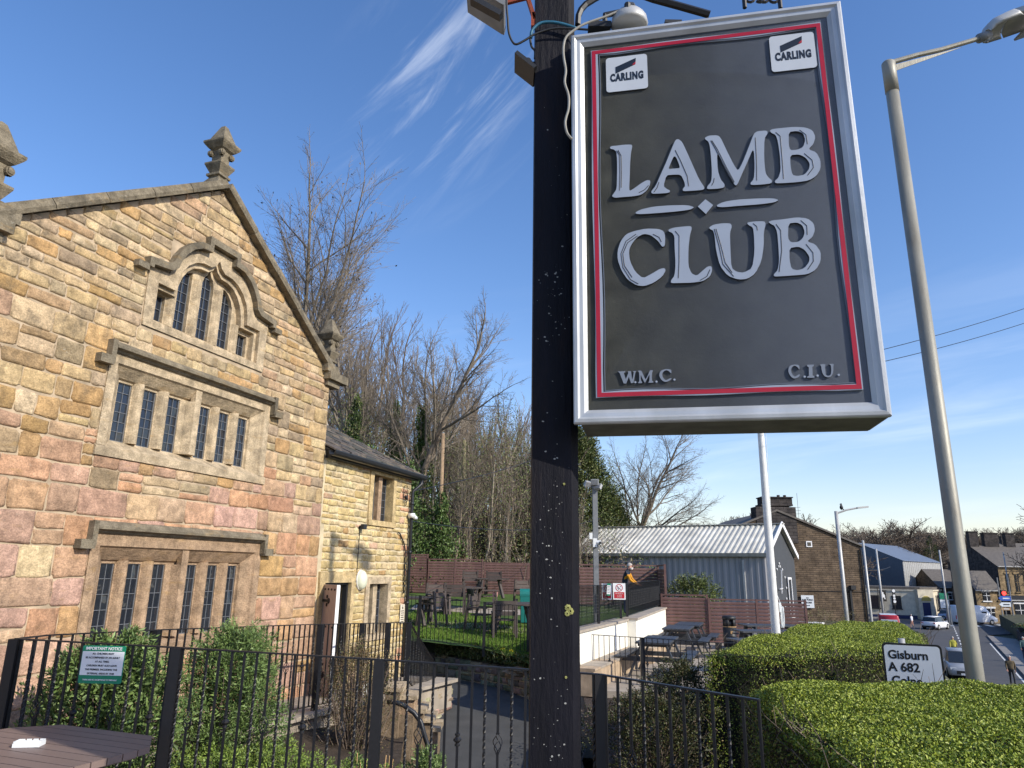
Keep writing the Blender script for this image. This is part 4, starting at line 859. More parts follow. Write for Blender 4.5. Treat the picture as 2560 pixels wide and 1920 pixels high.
def railing(name, label, pts, h, spacing, posts, pattern=('plain', 'twist', 'basket', 'twist', 'plain', 'knuckle'), w=.017, pw=.075, group=None, flat=.04, parts=True, cat='railing'):
    """pts: (x,y,ztop) corners; h height of the bars"""
    root = thing(name, label, cat, (pts[0][0], pts[0][1], pts[0][2]-h), 0, group); O = Vector(root.location)
    bars = {k: bar_mesh(h-.045, k, w) for k in set(pattern)}
    P = [Vector(p)-O for p in pts]; 
    for a, b_ in zip(P[:-1], P[1:]):
        mb = MB(); mb.beam(a, b_, flat, .012); bld(mb, 'top_rail', M['iron'], root)
        mb = MB(); mb.beam(a-Vector((0, 0, h-.045)), b_-Vector((0, 0, h-.045)), flat*.8, .010); bld(mb, 'bottom_rail', M['iron'], root)
    i = 0; d0 = spacing/2
    pm = MB(); pm.box((0, 0, (h+.02)/2-.1), (pw, pw, h+.18)); pm = pm.mesh('post', M['iron'])
    for fx, fy, fz in posts: link('post', pm, root, (fx-O.x, fy-O.y, fz-O.z-h+.0))
    stuff = MB()
    for a, b_ in zip(P[:-1], P[1:]):
        d = b_-a; L = Vector((d.x, d.y, 0)).length; az = math.atan2(d.y, d.x)
        while d0 < L:
            p = a+d*(d0/L); k = pattern[i % len(pattern)]
            if min([(Vector((fx, fy))-O.xy-p.xy).length for fx, fy, fz in posts]+[9]) > pw*.6:
                link('baluster', bars[k], root, (p.x, p.y, p.z-h+.045), (0, 0, az))
            i += 1; d0 += spacing
        d0 -= L
    return root
def px3(px, py, Y): return tuple(atY(px, py, Y))
FF = [px3(40, 1597, 6.9), px3(445, 1619, 6.85), px3(949, 1649, 6.7), px3(1320, 1674, 6.4), px3(1499, 1686, 6.2)]
railing('railing', 'black railing with twisted bars and basket knots across the foreground, left of the sign post', FF, 1.22, .116, [FF[0], FF[1], FF[2], FF[4]], pw=.085, w=.018)
FR = [FF[4], px3(1898, 1750, 5.3)]
railing('railing', 'short black railing running into the near hedge, right of the sign post', FR, 1.22, .116, [], pw=.085, w=.018)
def hr(s, z): v = HW(s, 1.24, z); return (v.x, v.y, v.z)
def rail_pt(px, py):
    d = ray(px, py); p0 = C0+HN*1.24; t = ((p0-Vector((0, 0, CZ))).dot(HN))/d.dot(HN); return tuple(Vector((0, 0, CZ))+d*t)
RR = [FF[0], rail_pt(120, 1588), rail_pt(390, 1575), rail_pt(750, 1562), rail_pt(1024, 1556)]
po = [rail_pt(389, 1575), rail_pt(802, 1561), rail_pt(906, 1558), rail_pt(970, 1557), rail_pt(1024, 1556)]
railing('railing', 'black railing along the path in front of the house wall', RR, 1.19, .125, po, pw=.08, w=.017)
e = rail_pt(1024, 1556)
railing('stair_railing', 'black railing sloping down the steps past the cottage corner', [e, tuple(atY(1088, 1660, 16.6))], 1.05, .11, [tuple(atY(1088, 1660, 16.6)), tuple(atY(1056, 1608, 15.6))], w=.014, pw=.05, pattern=('plain', 'twist'))
LR = [px3(985, 1482, 18.9), px3(1207, 1505, 18.6), px3(1321, 1516, 18.2), (1.35, 16.9, 1.55)]
railing('railing', 'black railing on the grass bank between the lawn and the path', LR, 1.10, .105, [px3(1051, 1489, 18.8), px3(1212, 1506, 18.6), px3(1321, 1516, 18.2)], w=.012, pw=.07, pattern=('plain', 'plain', 'plain', 'knuckle', 'plain', 'plain'))
TW = [atz(1440, 1577, 1.1), atz(1562, 1545, 1.1), atz(1663, 1518, 1.1)]
WA, WB = Vector((1.28, 14.9)), Vector((3.08, 19.35)); WC, WD = Vector((3.3, 19.3)), Vector((5.45, 25.8))
TR = [(1.30, 15.3, 1.93), (2.95, 19.55, 1.93)]; TR2 = [(3.15, 19.75, 1.95), (5.3, 26.0, 2.0)]
railing('terrace_railing', 'black railing on the white wall, nearer length before the gate', TR, .86, .10, [TR[0], TR[1], (2.1, 17.36, 1.93)], w=.012, pw=.06, pattern=('twist', 'twist', 'twist', 'plain'))
railing('terrace_railing', 'black railing on the white wall beside the man in the mustard sleeves', TR2, .86, .10, [TR2[0], TR2[1]], w=.012, pw=.06, pattern=('twist', 'twist', 'plain'))
railing('garden_gate', 'narrow black gate with the red and white notice on the terrace', [(2.95, 19.55, 1.93), (3.15, 19.75, 1.95)], .86, .09, [], w=.012, pattern=('plain',), cat='gate')
PR = [tuple(atz(1440, 1584, .92)), tuple(atz(1600, 1594, .92)), tuple(atz(1795, 1607, .92)), tuple(atz(1890, 1609, .92))]
railing('railing', 'thin black railing between the patio tables and the dark bushes', PR, 1.05, .12, [tuple(atz(1605, 1594, .92)), tuple(atz(1795, 1607, .92))], w=.012, pw=.09, pattern=('plain',)*6+('knuckle',))
# white terrace walls
def wallblock(name, label, a, b_, w_, z0, z1, m, cat='wall', cap=None, parts=None, group=None):
    a = Vector(a[:2]); b_ = Vector(b_[:2]); L = (b_-a).length; rz = math.atan2(b_.y-a.y, b_.x-a.x); t = thing(name, label, cat, (a.x, a.y, 0), rz, group)
    mb = MB(); mb.box((L/2, w_/2, (z0+z1)/2), (L, w_, z1-z0)); bld(mb, 'wall_face', m, t)
    if cap: mb = MB(); mb.box((L/2, w_/2-.0, z1+.025), (L+.04, w_+.10, .05)); bld(mb, 'coping', cap, t)
    return t
wallblock('white_wall', 'white rendered wall below the terrace railing, nearer of two', WA, WB, .3, -.2, 1.02, M['whitewall'], cap=M['concrete'])
wallblock('white_wall', 'white rendered wall below the terrace railing, farther one meeting the brown fence', WC, WD, .3, -.2, 1.05, M['whitewall'], cap=M['concrete'])
M['sandwall'] = mat('pale_sandstone_ledge', (.42, .32, .22), .9, .25, 5, .4, 40)
for nm, lab, a, b_, off, zt in (('stone_ledge', 'low sandstone ledge at the foot of the nearer white wall', WA, WB, .42, .36), ('stone_ledge', 'low sandstone ledge at the foot of the farther white wall', WC, WD, .40, .33)):
    d = (b_-a).normalized(); nrm = Vector((d.y, -d.x)); t = wallblock(nm, lab, a+nrm*off, b_+nrm*off, off-.003, -.1, zt, M['sandwall'])
    L = (b_-a).length; k = int(L/.42)
    for i in range(k): mb = MB(); mb.box(((i+.5)*L/k, off/2-.02, zt+.022), (L/k-.012, off+.02, .042)); bld(mb, 'slab', M['concrete'] if i % 3 else M['sandwall'], t)
# terrace floor behind the white wall
slab('upper_terrace', [(1.12, 15.3), (2.75, 19.4), (3.05, 19.6), (5.15, 25.9), (5.6, 28.1), (4.5, 33), (-.5, 32), (1.8, 23), (.9, 18.2)], lambda x, y: .93 if y < 27 else 1.05, 1.5, M['lawn'])

# ================================================================== BROWN COMPOSITE FENCES
def board_fence(name, label, a, b_, z0, z1, n, bay, m='fenceb', group='brown slatted screens', slat=.115):
    a = Vector(a[:2]); b_ = Vector(b_[:2]); L = (b_-a).length; rz = math.atan2(b_.y-a.y, b_.x-a.x); t = thing(name, label, 'fence', (a.x, a.y, 0), rz, group)
    bays = max(1, round(L/bay)); bl = L/bays
    sm_ = MB(); hh = slat-.012; prof = [(0, 0), (-.022, .004), (-.028, hh*.5), (-.022, hh-.004), (0, hh), (.012, hh), (.012, 0)]
    prism_x(sm_, prof, .03, bl-.03); sme = sm_.mesh('slat', M[m]); fix(sme)
    for k in range(bays):
        z = z0
        while z+slat < z1+.01: link('slat', sme, t, (k*bl, 0, z)); z += slat
        mb = MB(); mb.box((k*bl+bl/2, -.005, z1+.015), (bl-.05, .05, .05)); bld(mb, 'top_cap', M[m], t)
    for k in range(bays+1): mb = MB(); mb.box((k*bl, 0, (z0+z1)/2), (.07, .08, z1-z0+.10)); bld(mb, 'post', M[m], t)
    return t
board_fence('board_fence', 'taller brown slatted fence panel nearest the cottage drainpipe', (-4.9, 33), (-3.68, 33), 1.25, 2.88, 0, 1.3)
board_fence('board_fence', 'brown slatted fence panels behind the garden tables, sunlit pair', (-3.66, 33), (-1.2, 33), 1.25, 2.69, 0, 1.25)
board_fence('board_fence', 'dark brown slatted fence set back behind the tables left of the sign post', (-1.15, 34.2), (2.9, 34.2), 1.2, 2.58, 0, 1.9)
board_fence('board_fence', 'dark brown slatted fence behind the man on the terrace', (2.55, 28.2), (5.72, 28.2), 1.05, 2.50, 0, 3.17)
board_fence('board_fence', 'short brown fence return lit by the sun, right of the man', (5.72, 28.2), (5.50, 25.9), .9, 2.50, 0, 2.3)
board_fence('board_fence', 'brown slatted fence beside the patio, left taller bay', (5.35, 25.9), (6.85, 25.6), -.05, 1.50, 0, 1.5)
board_fence('board_fence', 'brown slatted fence behind the litter bin, lower long run', (6.9, 25.55), (10.0, 25.0), -.05, 1.38, 0, 1.55)

# ================================================================== HEDGES
def hedge(name, label, poly, z0, ztop, nt, ns, rz=None):
    """poly ccw world outline; leafy top and sides round a dark twiggy core"""
    cx = sum(p[0] for p in poly)/len(poly); cy = sum(p[1] for p in poly)/len(poly)
    t = thing(name, label, 'hedge', (cx, cy, z0)); n = len(poly)
    ins = [((p[0]-cx)*.955, (p[1]-cy)*.955) for p in poly]; hz = ztop-z0-.10
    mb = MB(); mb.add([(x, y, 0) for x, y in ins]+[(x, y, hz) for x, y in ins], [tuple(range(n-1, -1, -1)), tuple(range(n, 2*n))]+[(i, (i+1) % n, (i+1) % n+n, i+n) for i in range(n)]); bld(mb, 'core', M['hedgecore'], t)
    P_ = np.array(poly)
    def inside(x, y):
        c = np.zeros(x.shape, bool); j = n-1
        for i in range(n):
            xi, yi = P_[i]; xj, yj = P_[j]
            c ^= ((yi > y) != (yj > y)) & (x < (xj-xi)*(y-yi)/(yj-yi+1e-12)+xi); j = i
        return c
    bx = NR.uniform(P_[:, 0].min(), P_[:, 0].max(), nt*2); by = NR.uniform(P_[:, 1].min(), P_[:, 1].max(), nt*2); ok = inside(bx, by); bx, by = bx[ok], by[ok]; k = len(bx)
    lump = .035*np.sin(bx*2.3+by*1.1)+.03*np.sin(by*3.7-bx*1.9)+.02*np.sin(bx*9+1)*np.sin(by*8)
    # rounded shoulders
    dist = np.full(k, 9.)
    for i in range(n):
        a, b_ = P_[i], P_[(i+1) % n]; d = b_-a; L = np.hypot(*d); dist = np.minimum(dist, np.abs((bx-a[0])*d[1]-(by-a[1])*d[0])/L)
    sh = -.13*np.clip(1-dist/.22, 0, 1)**2
    zz = ztop+lump+sh-np.abs(NR.normal(size=k))*.035
    P3 = np.stack([bx-cx, by-cy, zz-z0], 1); D = NR.normal(size=(k, 3))*[1, 1, .7]+[0, 0, .55]
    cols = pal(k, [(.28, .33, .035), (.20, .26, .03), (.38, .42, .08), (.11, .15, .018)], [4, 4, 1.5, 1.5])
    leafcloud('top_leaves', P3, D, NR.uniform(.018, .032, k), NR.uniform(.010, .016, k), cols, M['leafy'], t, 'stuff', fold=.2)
    per = [(P_[(i+1) % n]-P_[i]) for i in range(n)]; Ls = np.array([np.hypot(*p) for p in per]); idx = NR.choice(n, ns, p=Ls/Ls.sum()); u_ = NR.uniform(0, 1, ns)
    pe = np.array(per); bx = P_[idx, 0]+pe[idx, 0]*u_; by = P_[idx, 1]+pe[idx, 1]*u_; nr = np.stack([pe[idx, 1], -pe[idx, 0]], 1)/Ls[idx][:, None]
    zz = NR.uniform(0, 1, ns)**.8*(ztop-z0-.06); off = -np.abs(NR.normal(size=ns))*.05+.03*np.sin(bx*5+zz*6)*np.sin(by*4+zz*3)
    P3 = np.stack([bx-cx+nr[:, 0]*off, by-cy+nr[:, 1]*off, zz], 1); D = NR.normal(size=(ns, 3)); D[:, :2] += nr*.5
    hz_ = (zz/(ztop-z0))[:, None]
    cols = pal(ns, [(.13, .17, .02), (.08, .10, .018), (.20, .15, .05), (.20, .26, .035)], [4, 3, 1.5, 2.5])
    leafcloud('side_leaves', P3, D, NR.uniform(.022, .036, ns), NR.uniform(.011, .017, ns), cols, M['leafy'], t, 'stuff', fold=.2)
    # twigs showing in the sides
    mb = MB(); qq = random.Random(4)
    for _ in range(260):
        i = qq.choices(range(n), Ls)[0]; uu = qq.random(); nrm = Vector((pe[i][1], -pe[i][0], 0)).normalized()
        p = Vector((P_[i][0]+pe[i][0]*uu-cx, P_[i][1]+pe[i][1]*uu-cy, qq.uniform(.2, ztop-z0-.15)))-nrm*.12
        mb.tube([p, p+nrm*.10+Vector((qq.uniform(-.1, .1), qq.uniform(-.1, .1), .14)), p+nrm*.14+Vector((qq.uniform(-.15, .15), qq.uniform(-.15, .15), .32))], [.005, .004, .002], 3, cap=False)
    mb.build('twigs', M['twig'], t)['kind'] = 'stuff'
    return t
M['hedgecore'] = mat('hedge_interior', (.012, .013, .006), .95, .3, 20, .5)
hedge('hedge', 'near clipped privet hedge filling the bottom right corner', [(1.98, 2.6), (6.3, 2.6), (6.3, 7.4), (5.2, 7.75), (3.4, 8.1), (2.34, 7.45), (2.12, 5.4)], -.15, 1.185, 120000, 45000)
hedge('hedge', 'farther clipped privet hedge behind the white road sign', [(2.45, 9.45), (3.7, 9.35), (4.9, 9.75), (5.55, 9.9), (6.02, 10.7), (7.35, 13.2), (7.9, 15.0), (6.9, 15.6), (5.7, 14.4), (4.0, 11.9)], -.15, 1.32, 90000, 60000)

# ================================================================== SHRUBS
def shrub(name, label, c, rx, ry, z0, z1, nshoots, leaf, cols, wts=None, cat='shrub', per=11, spread=.5, stems=24, stemc=None, top_heavy=.6, elong=.30, wl=.30, seed=1):
    q = random.Random(seed); rg = np.random.default_rng(seed)
    t = thing(name, label, cat, (c[0], c[1], z0)); h = z1-z0
    a = rg.uniform(0, 2*math.pi, nshoots); r = np.sqrt(rg.uniform(.05, 1, nshoots)); zz = rg.uniform(0, 1, nshoots)**top_heavy
    prof = np.sqrt(np.clip(1-(np.clip(zz-.62, 0, 1)/.40)**2, .03, 1))*(.70+.3*np.clip(zz*2.2, 0, 1))*(1+.20*np.sin(3*a+zz*7+seed)+.14*np.sin(7*a-6*zz)+.10*np.sin(13*a+11*zz)); zz = zz*(1+.10*np.sin(4*a+seed)*r)
    tip = np.stack([rx*r*prof*np.cos(a), ry*r*prof*np.sin(a), zz*h], 1)
    out = np.stack([np.cos(a)*r, np.sin(a)*r, np.full(nshoots, .9)], 1)+rg.normal(size=(nshoots, 3))*.35; out /= np.linalg.norm(out, axis=1, keepdims=True)
    P = []; D = []; L = []
    s1 = np.cross(out, [0, 0, 1.]); s1 /= np.linalg.norm(s1, axis=1, keepdims=True)+1e-6; s2 = np.cross(out, s1)
    for k in range(per):
        f = k/per; ang = k*2.4+rg.uniform(0, .5, nshoots); side = s1*np.cos(ang)[:, None]+s2*np.sin(ang)[:, None]
        d = side*(1-.55*f)+out*(.35+.9*f); d /= np.linalg.norm(d, axis=1, keepdims=True)
        ll = leaf*(1.15-.55*f)*rg.uniform(.7, 1.2, nshoots); base = tip-out*(elong*(1-f))
        P.append(base+d*ll[:, None]*.5); D.append(d); L.append(ll)
    P = np.concatenate(P); D = np.concatenate(D); L = np.concatenate(L); k = P[:, 2] > .0
    leafcloud('leaves', P[k], D[k], L[k], L[k]*wl, pal(int(k.sum()), cols, wts), M['leafy'], t, 'stuff', fold=.18)
    mb = MB()
    for i in range(stems):
        j = q.randrange(nshoots); e = Vector(tip[j]); b_ = Vector((q.uniform(-.15, .15)*rx, q.uniform(-.15, .15)*ry, -.1)); m_ = b_.lerp(e, .5)+Vector((q.uniform(-.06, .06), q.uniform(-.06, .06), 0))
        mb.tube([b_, m_, e], [.010, .007, .003], 5, cap=False)
    mb.build('stems', stemc or M['twig'], t)['kind'] = 'stuff'
    return t
GR = [(.12, .19, .055), (.17, .25, .07), (.085, .13, .04), (.24, .33, .12)]
shrub('leafy_shrub', 'broad-leaved green shrub behind the notice, at the left end of the railing', (-4.05, 7.75), 0.80, .40, -.1, 1.47, 1500, .085, GR, [3, 3, 3, 1.2], per=10, top_heavy=.75, elong=.16, wl=.32, seed=3)
shrub('leafy_shrub', 'tall dense green shrub between the two railings below the ground floor window', (-3.15, 8.75), .62, .46, -.15, 1.50, 2600, .062, GR, [3, 3, 3, 1.2], per=11, top_heavy=.8, elong=.13, wl=.26, seed=5)
BR = [(.14, .10, .05), (.10, .11, .035), (.18, .12, .06), (.07, .06, .03)]
shrub('twiggy_shrub', 'brownish twiggy shrub in front of the cottage windows', (-2.12, 10.9), .62, .5, -.45, 1.18, 1500, .032, BR, None, per=8, stems=150, top_heavy=.6, elong=.20, wl=.4, seed=8)
shrub('ground_cover', 'low bright green ground cover in the bed between the railings', (-2.75, 8.3), 1.3, .9, -.25, .34, 2200, .034, [(.16, .24, .04), (.22, .29, .06), (.09, .13, .03)], [3, 2, 2], per=8, stems=30, elong=.10, wl=.55, seed=9)
shrub('leafy_shrub', 'small leafy green shrub low down beside the asphalt path', (-.95, 9.15), 0.30, .26, -.75, .16, 420, .070, GR, None, per=10, stems=20, elong=.12, wl=.26, seed=12)
shrub('leafy_shrub', 'small green shoot plant at the left of the curved handrail', (-1.75, 9.2), .25, .22, -.6, .10, 130, .075, GR, None, per=9, stems=14, elong=.12, seed=13)
DK = [(.035, .045, .015), (.06, .065, .02), (.075, .05, .025), (.11, .12, .04)]
shrub('evergreen_bush', 'dark small-leaved bush under the patio tables, just right of the sign post', (1.75, 9.4), .80, .6, -.15, .78, 2000, .034, DK, [4, 3, 2, 1.2], per=9, stems=60, elong=.11, wl=.55, seed=14)
shrub('evergreen_bush', 'dark small-leaved bush touching the left end of the farther hedge', (2.45, 10.6), .66, .6, -.15, 1.02, 1700, .034, DK, [4, 3, 1.5, 1.6], per=9, stems=60, elong=.12, wl=.55, seed=15)
shrub('seedling_plant', 'pale green self-sown plant against the near hedge, right of the railing end', (1.72, 4.9), .16, .14, .0, .78, 55, .035, [(.20, .25, .05), (.26, .24, .07)], None, per=7, stems=14, elong=.10, wl=.5, seed=16)
# dead straw stems
t = thing('straw_clump', 'clump of cut straw-coloured stems by the curved handrail', 'plant', (-1.42, 8.6, -.5))
mb = MB()
for k in range(90):
    x, y = R.gauss(0, .10), R.gauss(0, .10); mb.tube([(x, y, 0), (x*1.2+R.uniform(-.03, .03), y*1.2, R.uniform(.3, .75))], [.009, .006], 4, cap=False)
M['straw'] = mat('straw_stem', (.42, .27, .13), .9, .3, 20, 0); mb.build('stems', M['straw'], t)
t = thing('straw_clump', 'clump of cut straw-coloured stems nearer the asphalt path', 'plant', (-1.02, 8.9, -.75))
mb = MB()
for k in range(80):
    x, y = R.gauss(0, .12), R.gauss(0, .10); mb.tube([(x, y, 0), (x*1.3+R.uniform(-.05, .05), y*1.2, R.uniform(.3, .72))], [.008, .005], 4, cap=False)
mb.build('stems', M['straw'], t)
# small bush by the barn and the brush under the brick gable
shrub('garden_bush', 'green bush growing against the grey barn beyond the patio fence', (6.9, 27.5), 1.25, .8, .2, 2.15, 900, .09, [(.10, .14, .03), (.07, .09, .025), (.15, .17, .05)], None, per=8, elong=.25, wl=.5, seed=19)
shrub('thin_bush', 'thin yellow-green saplings under the white sign on the brown gable', (15.3, 36), 1.9, .7, -1.2, .75, 160, .10, [(.13, .13, .05), (.17, .15, .06)], None, per=7, stems=60, elong=.4, seed=20)

# ================================================================== FOREGROUND TABLE
TRZ = -rad(21); tt = thing('octagonal_table', 'brown slatted garden table with clipped corners in the bottom left corner', 'table', (-3.42, 5.42, .15), TRZ)
hw_, hd_, cut = .745, .745, .27; zt = .80; npl = 12; pwid = 2*hd_/npl
for k in range(npl):
    y0, y1 = -hd_+k*pwid+.005, -hd_+(k+1)*pwid-.005
    lim = lambda y: hw_-max(0, abs(y)-(hd_-cut))
    mb = MB(); a0, a1 = lim(y0), lim(y1)
    ys = [y0, y1]; V_ = [(-a0, y0), (a0, y0), (a1, y1), (-a1, y1)]
    mb.add([(x, y, zt-.045) for x, y in V_]+[(x, y, zt) for x, y in V_], [(3, 2, 1, 0), (4, 5, 6, 7), (0, 1, 5, 4), (1, 2, 6, 5), (2, 3, 7, 6), (3, 0, 4, 7)]); bld(mb, 'plank', M['compo'], tt)
for sx in (-1, 1):
    mb = MB(); mb.box((sx*.42, 0, zt-.09), (.09, 1.25, .09)); bld(mb, 'batten', M['compo'], tt)
    for sy in (-1, 1):
        mb = MB(); mb.beam((sx*.42, sy*.30, zt-.10), (sx*.42, sy*.66, 0), .09, .05); bld(mb, 'leg', M['compo'], tt)
for sx, sy, rz_ in ((1, 0, 0), (-1, 0, 0), (0, 1, math.pi/2), (0, -1, math.pi/2)):
    if (sx, sy) == (0, 1): continue
    mb = MB()
    for k in range(3):
        if sx: mb.box((sx*(1.02+.10*(k-1)), 0, .43), (.092, 1.1, .035))
        else: mb.box((0, sy*(1.02+.10*(k-1)), .43), (1.1, .092, .035))
    bld(mb, 'bench_seat', M['compo'], tt)
    mb = MB(); mb.beam((0, 0, .36), (sx*1.1, sy*1.1, .38), .05, .09); bld(mb, 'bench_bearer', M['compo'], tt)
at_ = thing('ashtray', 'white rectangular notched ashtray on the brown table', 'ashtray', (-3.40, 5.56, .952), rad(10))
mb = MB(); w_, d_, hh, th = .175, .105, .034, .008
mb.box((0, 0, .003), (w_, d_, .006))
for sy in (-1, 1):
    mb.box((0, sy*(d_/2-th/2), .006+.010), (w_, th, .020))
    for k in range(4): mb.box((-w_/2+.022+k*.0437, sy*(d_/2-th/2), .026+.005), (.031, th, .010))
for sx in (-1, 1): mb.box((sx*(w_/2-th/2), 0, .006+.016), (th, d_-2*th-.0005, .031))
bld(mb, 'tray', M['jug'], at_)

# ================================================================== NOTICE ON THE RAILING
def board_text(t, lines, y=-.0035, m=None):
    for nm, body, sz, x, z, sx, bold, mm in lines:
        o = text_mesh('lettering', body, sz, mm, t, .0008, bold, sx); o.rotation_euler = UP; o.location = (x, y, z)
# tall board: pixel corners -> plane of the railing
pA, pB, pC = atY(214, 1611, 6.80), atY(320, 1616, 6.78), atY(200, 1705, 6.80)
wN = (pB-pA).length; hN = (pA-pC).length*1.0
tN = thing('notice_board', 'green and white children notice fixed to the foreground railing', 'notice', (pA+pB)/2+Vector((0, -.03, -hN/2)), math.atan2((pB-pA).y, (pB-pA).x)); 
def rrect(w_, h_, r_, n=4):
    P = []
    for cx, cz, a0 in ((w_/2-r_, h_/2-r_, 0), (-w_/2+r_, h_/2-r_, 90), (-w_/2+r_, -h_/2+r_, 180), (w_/2-r_, -h_/2+r_, 270)):
        for k in range(n+1): a = rad(a0+90*k/n); P.append((cx+r_*math.cos(a), cz+r_*math.sin(a)))
    return P
mb = MB(); mb.plate(rrect(wN, hN, .015), [], (0, .004, 0), (1, 0, 0), (0, 0, 1), (0, -1, 0), .006); bld(mb, 'green_backing', M['green'], tN)
mb = MB(); mb.box((0, -.003, .0*hN+.01), (wN*.97, .003, hN*.63)); bld(mb, 'white_panel', M['white'], tN)
S = hN/.40
L_ = [('h', 'IMPORTANT NOTICE', .046*S, 0, hN*.42, .96, .0008, M['white'])]
for k, s_ in enumerate(['ALL CHILDREN MUST', 'BE ACCOMPANIED BY AN ADULT', 'AT ALL TIMES.', 'CHILDREN MUST ALSO LEAVE', 'THE PREMISES, INCLUDING THE', 'EXTERNAL AREAS BY 19:00']):
    L_.append(('b', s_, .027*S, 0, hN*(.285-.105*k), .97, .0006, M['black']))
L_.append(('f', 'THERE ARE NO EXCEPTIONS TO THIS RULE', .0205*S, 0, -hN*.405, .98, .0004, M['white']))
board_text(tN, L_, y=-.0052)

# ================================================================== SIGN POST AND CLUB SIGN
tp = thing('sign_post', 'tall black flaking timber post in the middle of the view', 'post', (.21, 3.42, .1))
mb = MB(); P = [(-.11, -.10), (.075, -.10), (.11, -.07), (.11, .10), (-.11, .10)]
for zz0, zz1 in ((0, 6.2),): prism_z(mb, P, zz0, zz1)
bld(mb, 'shaft', M['post'], tp)
mb = MB(); qq = random.Random(9)
for _ in range(210):
    if _ % 7 == 0: zc, xc, sp_ = qq.uniform(.9, 4.6), qq.gauss(-.01, .045), qq.uniform(.02, .22)
    z = zc+qq.gauss(0, sp_); x = xc+qq.gauss(0, .03)
    if abs(x) > .10 or (z > 3.7 and qq.random() < .6): continue
    r_ = qq.choice([.0009, .0012, .0018, .0018, .0028, .0045])
    if x > .073: continue
    n = 6; mb.add([(x+r_*qq.uniform(.5, 1.3)*1.3*math.cos(2*math.pi*k/n), -.1012, z+r_*qq.uniform(.5, 1.2)*math.sin(2*math.pi*k/n)) for k in range(n)], [tuple(range(n))])
M['chip'] = mat('pale_bare_wood_chip', (.30, .30, .28), .9, .2, 20, 0); o = mb.build('paint_chips', M['chip'], tp); o['kind'] = 'stuff'
mb = MB()
for x, z, r_ in ((.055, 1.95, .016), (.066, 1.935, .017), (.052, 1.925, .013), (.045, 1.66, .006), (.04, 2.5, .006)):
    for k in range(7): a = k*.9; mb.tube([(x+r_*.5*math.cos(a), -.10, z+r_*.5*math.sin(a)), (x+r_*.6*math.cos(a), -.1045, z+r_*.6*math.sin(a))], r_*.38, 6)
M['lichen'] = mat('yellow_lichen', (.30, .30, .10), .95, .3, 60, .4); bld(mb, 'lichen', M['lichen'], tp)
mb = MB()
for k in range(26):
    z = qq.uniform(.5, 4.9); h = qq.uniform(.02, .09); mb.add([(.1115, -.06+qq.uniform(0, .05), z), (.1115, -.05+qq.uniform(0, .05), z+h*.3), (.1115, -.055+qq.uniform(0, .04), z+h), (.1115, -.068, z+h*.6)], [(0, 1, 2, 3)])
mb.build('bare_patches', M['chip'], tp)
# the hanging sign
SRZ = -rad(11.36); SX = Vector((math.cos(SRZ), math.sin(SRZ), 0)); SN = Vector((math.sin(SRZ), -math.cos(SRZ), 0)); SO = Vector((.2844, 3.18, 0))
ts = thing('club_sign', 'large grey LAMB CLUB sign in an aluminium frame hung beside the black post', 'sign', SO, SRZ)
def SP(px, py, off=0.):
    d = ray(px, py); p0 = SO+SN*off; t = (p0-Vector((0, 0, CZ))).dot(SN)/d.dot(SN); v = Vector((0, 0, CZ))+d*t-SO; return (v.dot(SX), v.z)
w0, w1, z0_, z1_ = 0., 1.345, 2.860, 4.972; fw = .066
mb = MB(); mb.box(((w0+w1)/2+.012, .190, (z0_+z1_)/2), (w1-w0-.035, .32, z1_-z0_-.004)); bld(mb, 'casing', M['alu_dark'], ts)
fp = [(0, .03), (.0, .006), (.006, 0), (.020, -.002), (.030, .008), (.048, .010), (fw, .026), (fw, .035), (0, .035)]       # (inward distance, y)
def fside(c0, c1, ins):
    mb = MB(); V_ = []
    for (cx, cz), (ix, iz) in ((c0, ins[0]), (c1, ins[1])):
        for u_, y in fp: V_.append((cx+ix*u_, y, cz+iz*u_))
    n = len(fp); mb.add(V_, [(i, i+n, (i+1) % n+n, (i+1) % n) for i in range(n)]+[tuple(range(n)), tuple(range(2*n-1, n-1, -1))]); return bld(mb, 'frame_rail', M['alu'], ts)
cs = [(w0, z0_), (w1, z0_), (w1, z1_), (w0, z1_)]; ii = [(1, 1), (-1, 1), (-1, -1), (1, -1)]
for k in range(4): fside(cs[k], cs[(k+1) % 4], (ii[k], ii[(k+1) % 4]))
mb = MB(); mb.box((w1-.003, .19, (z0_+z1_)/2), (.008, .31, z1_-z0_-.008)); bld(mb, 'side_trim', M['alu'], ts)
mb = MB(); mb.box(((w0+w1)/2, .035, (z0_+z1_)/2), (w1-w0-2*fw+.03, .01, z1_-z0_-2*fw+.03)); bld(mb, 'face_panel', M['signgrey'], ts)
PY = .030                                   # panel face
def band(P, y, th, m, nm):
    A_, B_ = P[0], P[1][::-1]; n = len(A_); mb = MB()
    mb.add([(x, y+.001-th, z) for x, z in A_]+[(x, y+.001-th, z) for x, z in B_]+[(x, y+.001, z) for x, z in A_]+[(x, y+.001, z) for x, z in B_], [(i, (i+1) % n, (i+1) % n+n, i+n) for i in range(n)]+[(i, i+2*n, (i+1) % n+2*n, (i+1) % n) for i in range(n)]+[(i+n, (i+1) % n+n, (i+1) % n+3*n, i+3*n) for i in range(n)]); return bld(mb, nm, m, ts)
def band_old(P, y, th, m, nm): mb = MB(); mb.plate(P[0], P[1:], (0, y+.001, 0), (1, 0, 0), (0, 0, 1), (0, -1, 0), th); return bld(mb, nm, m, ts)
RL, RR_, RB, RT = .108, 1.243, 2.985, 4.868
qq = random.Random(31)
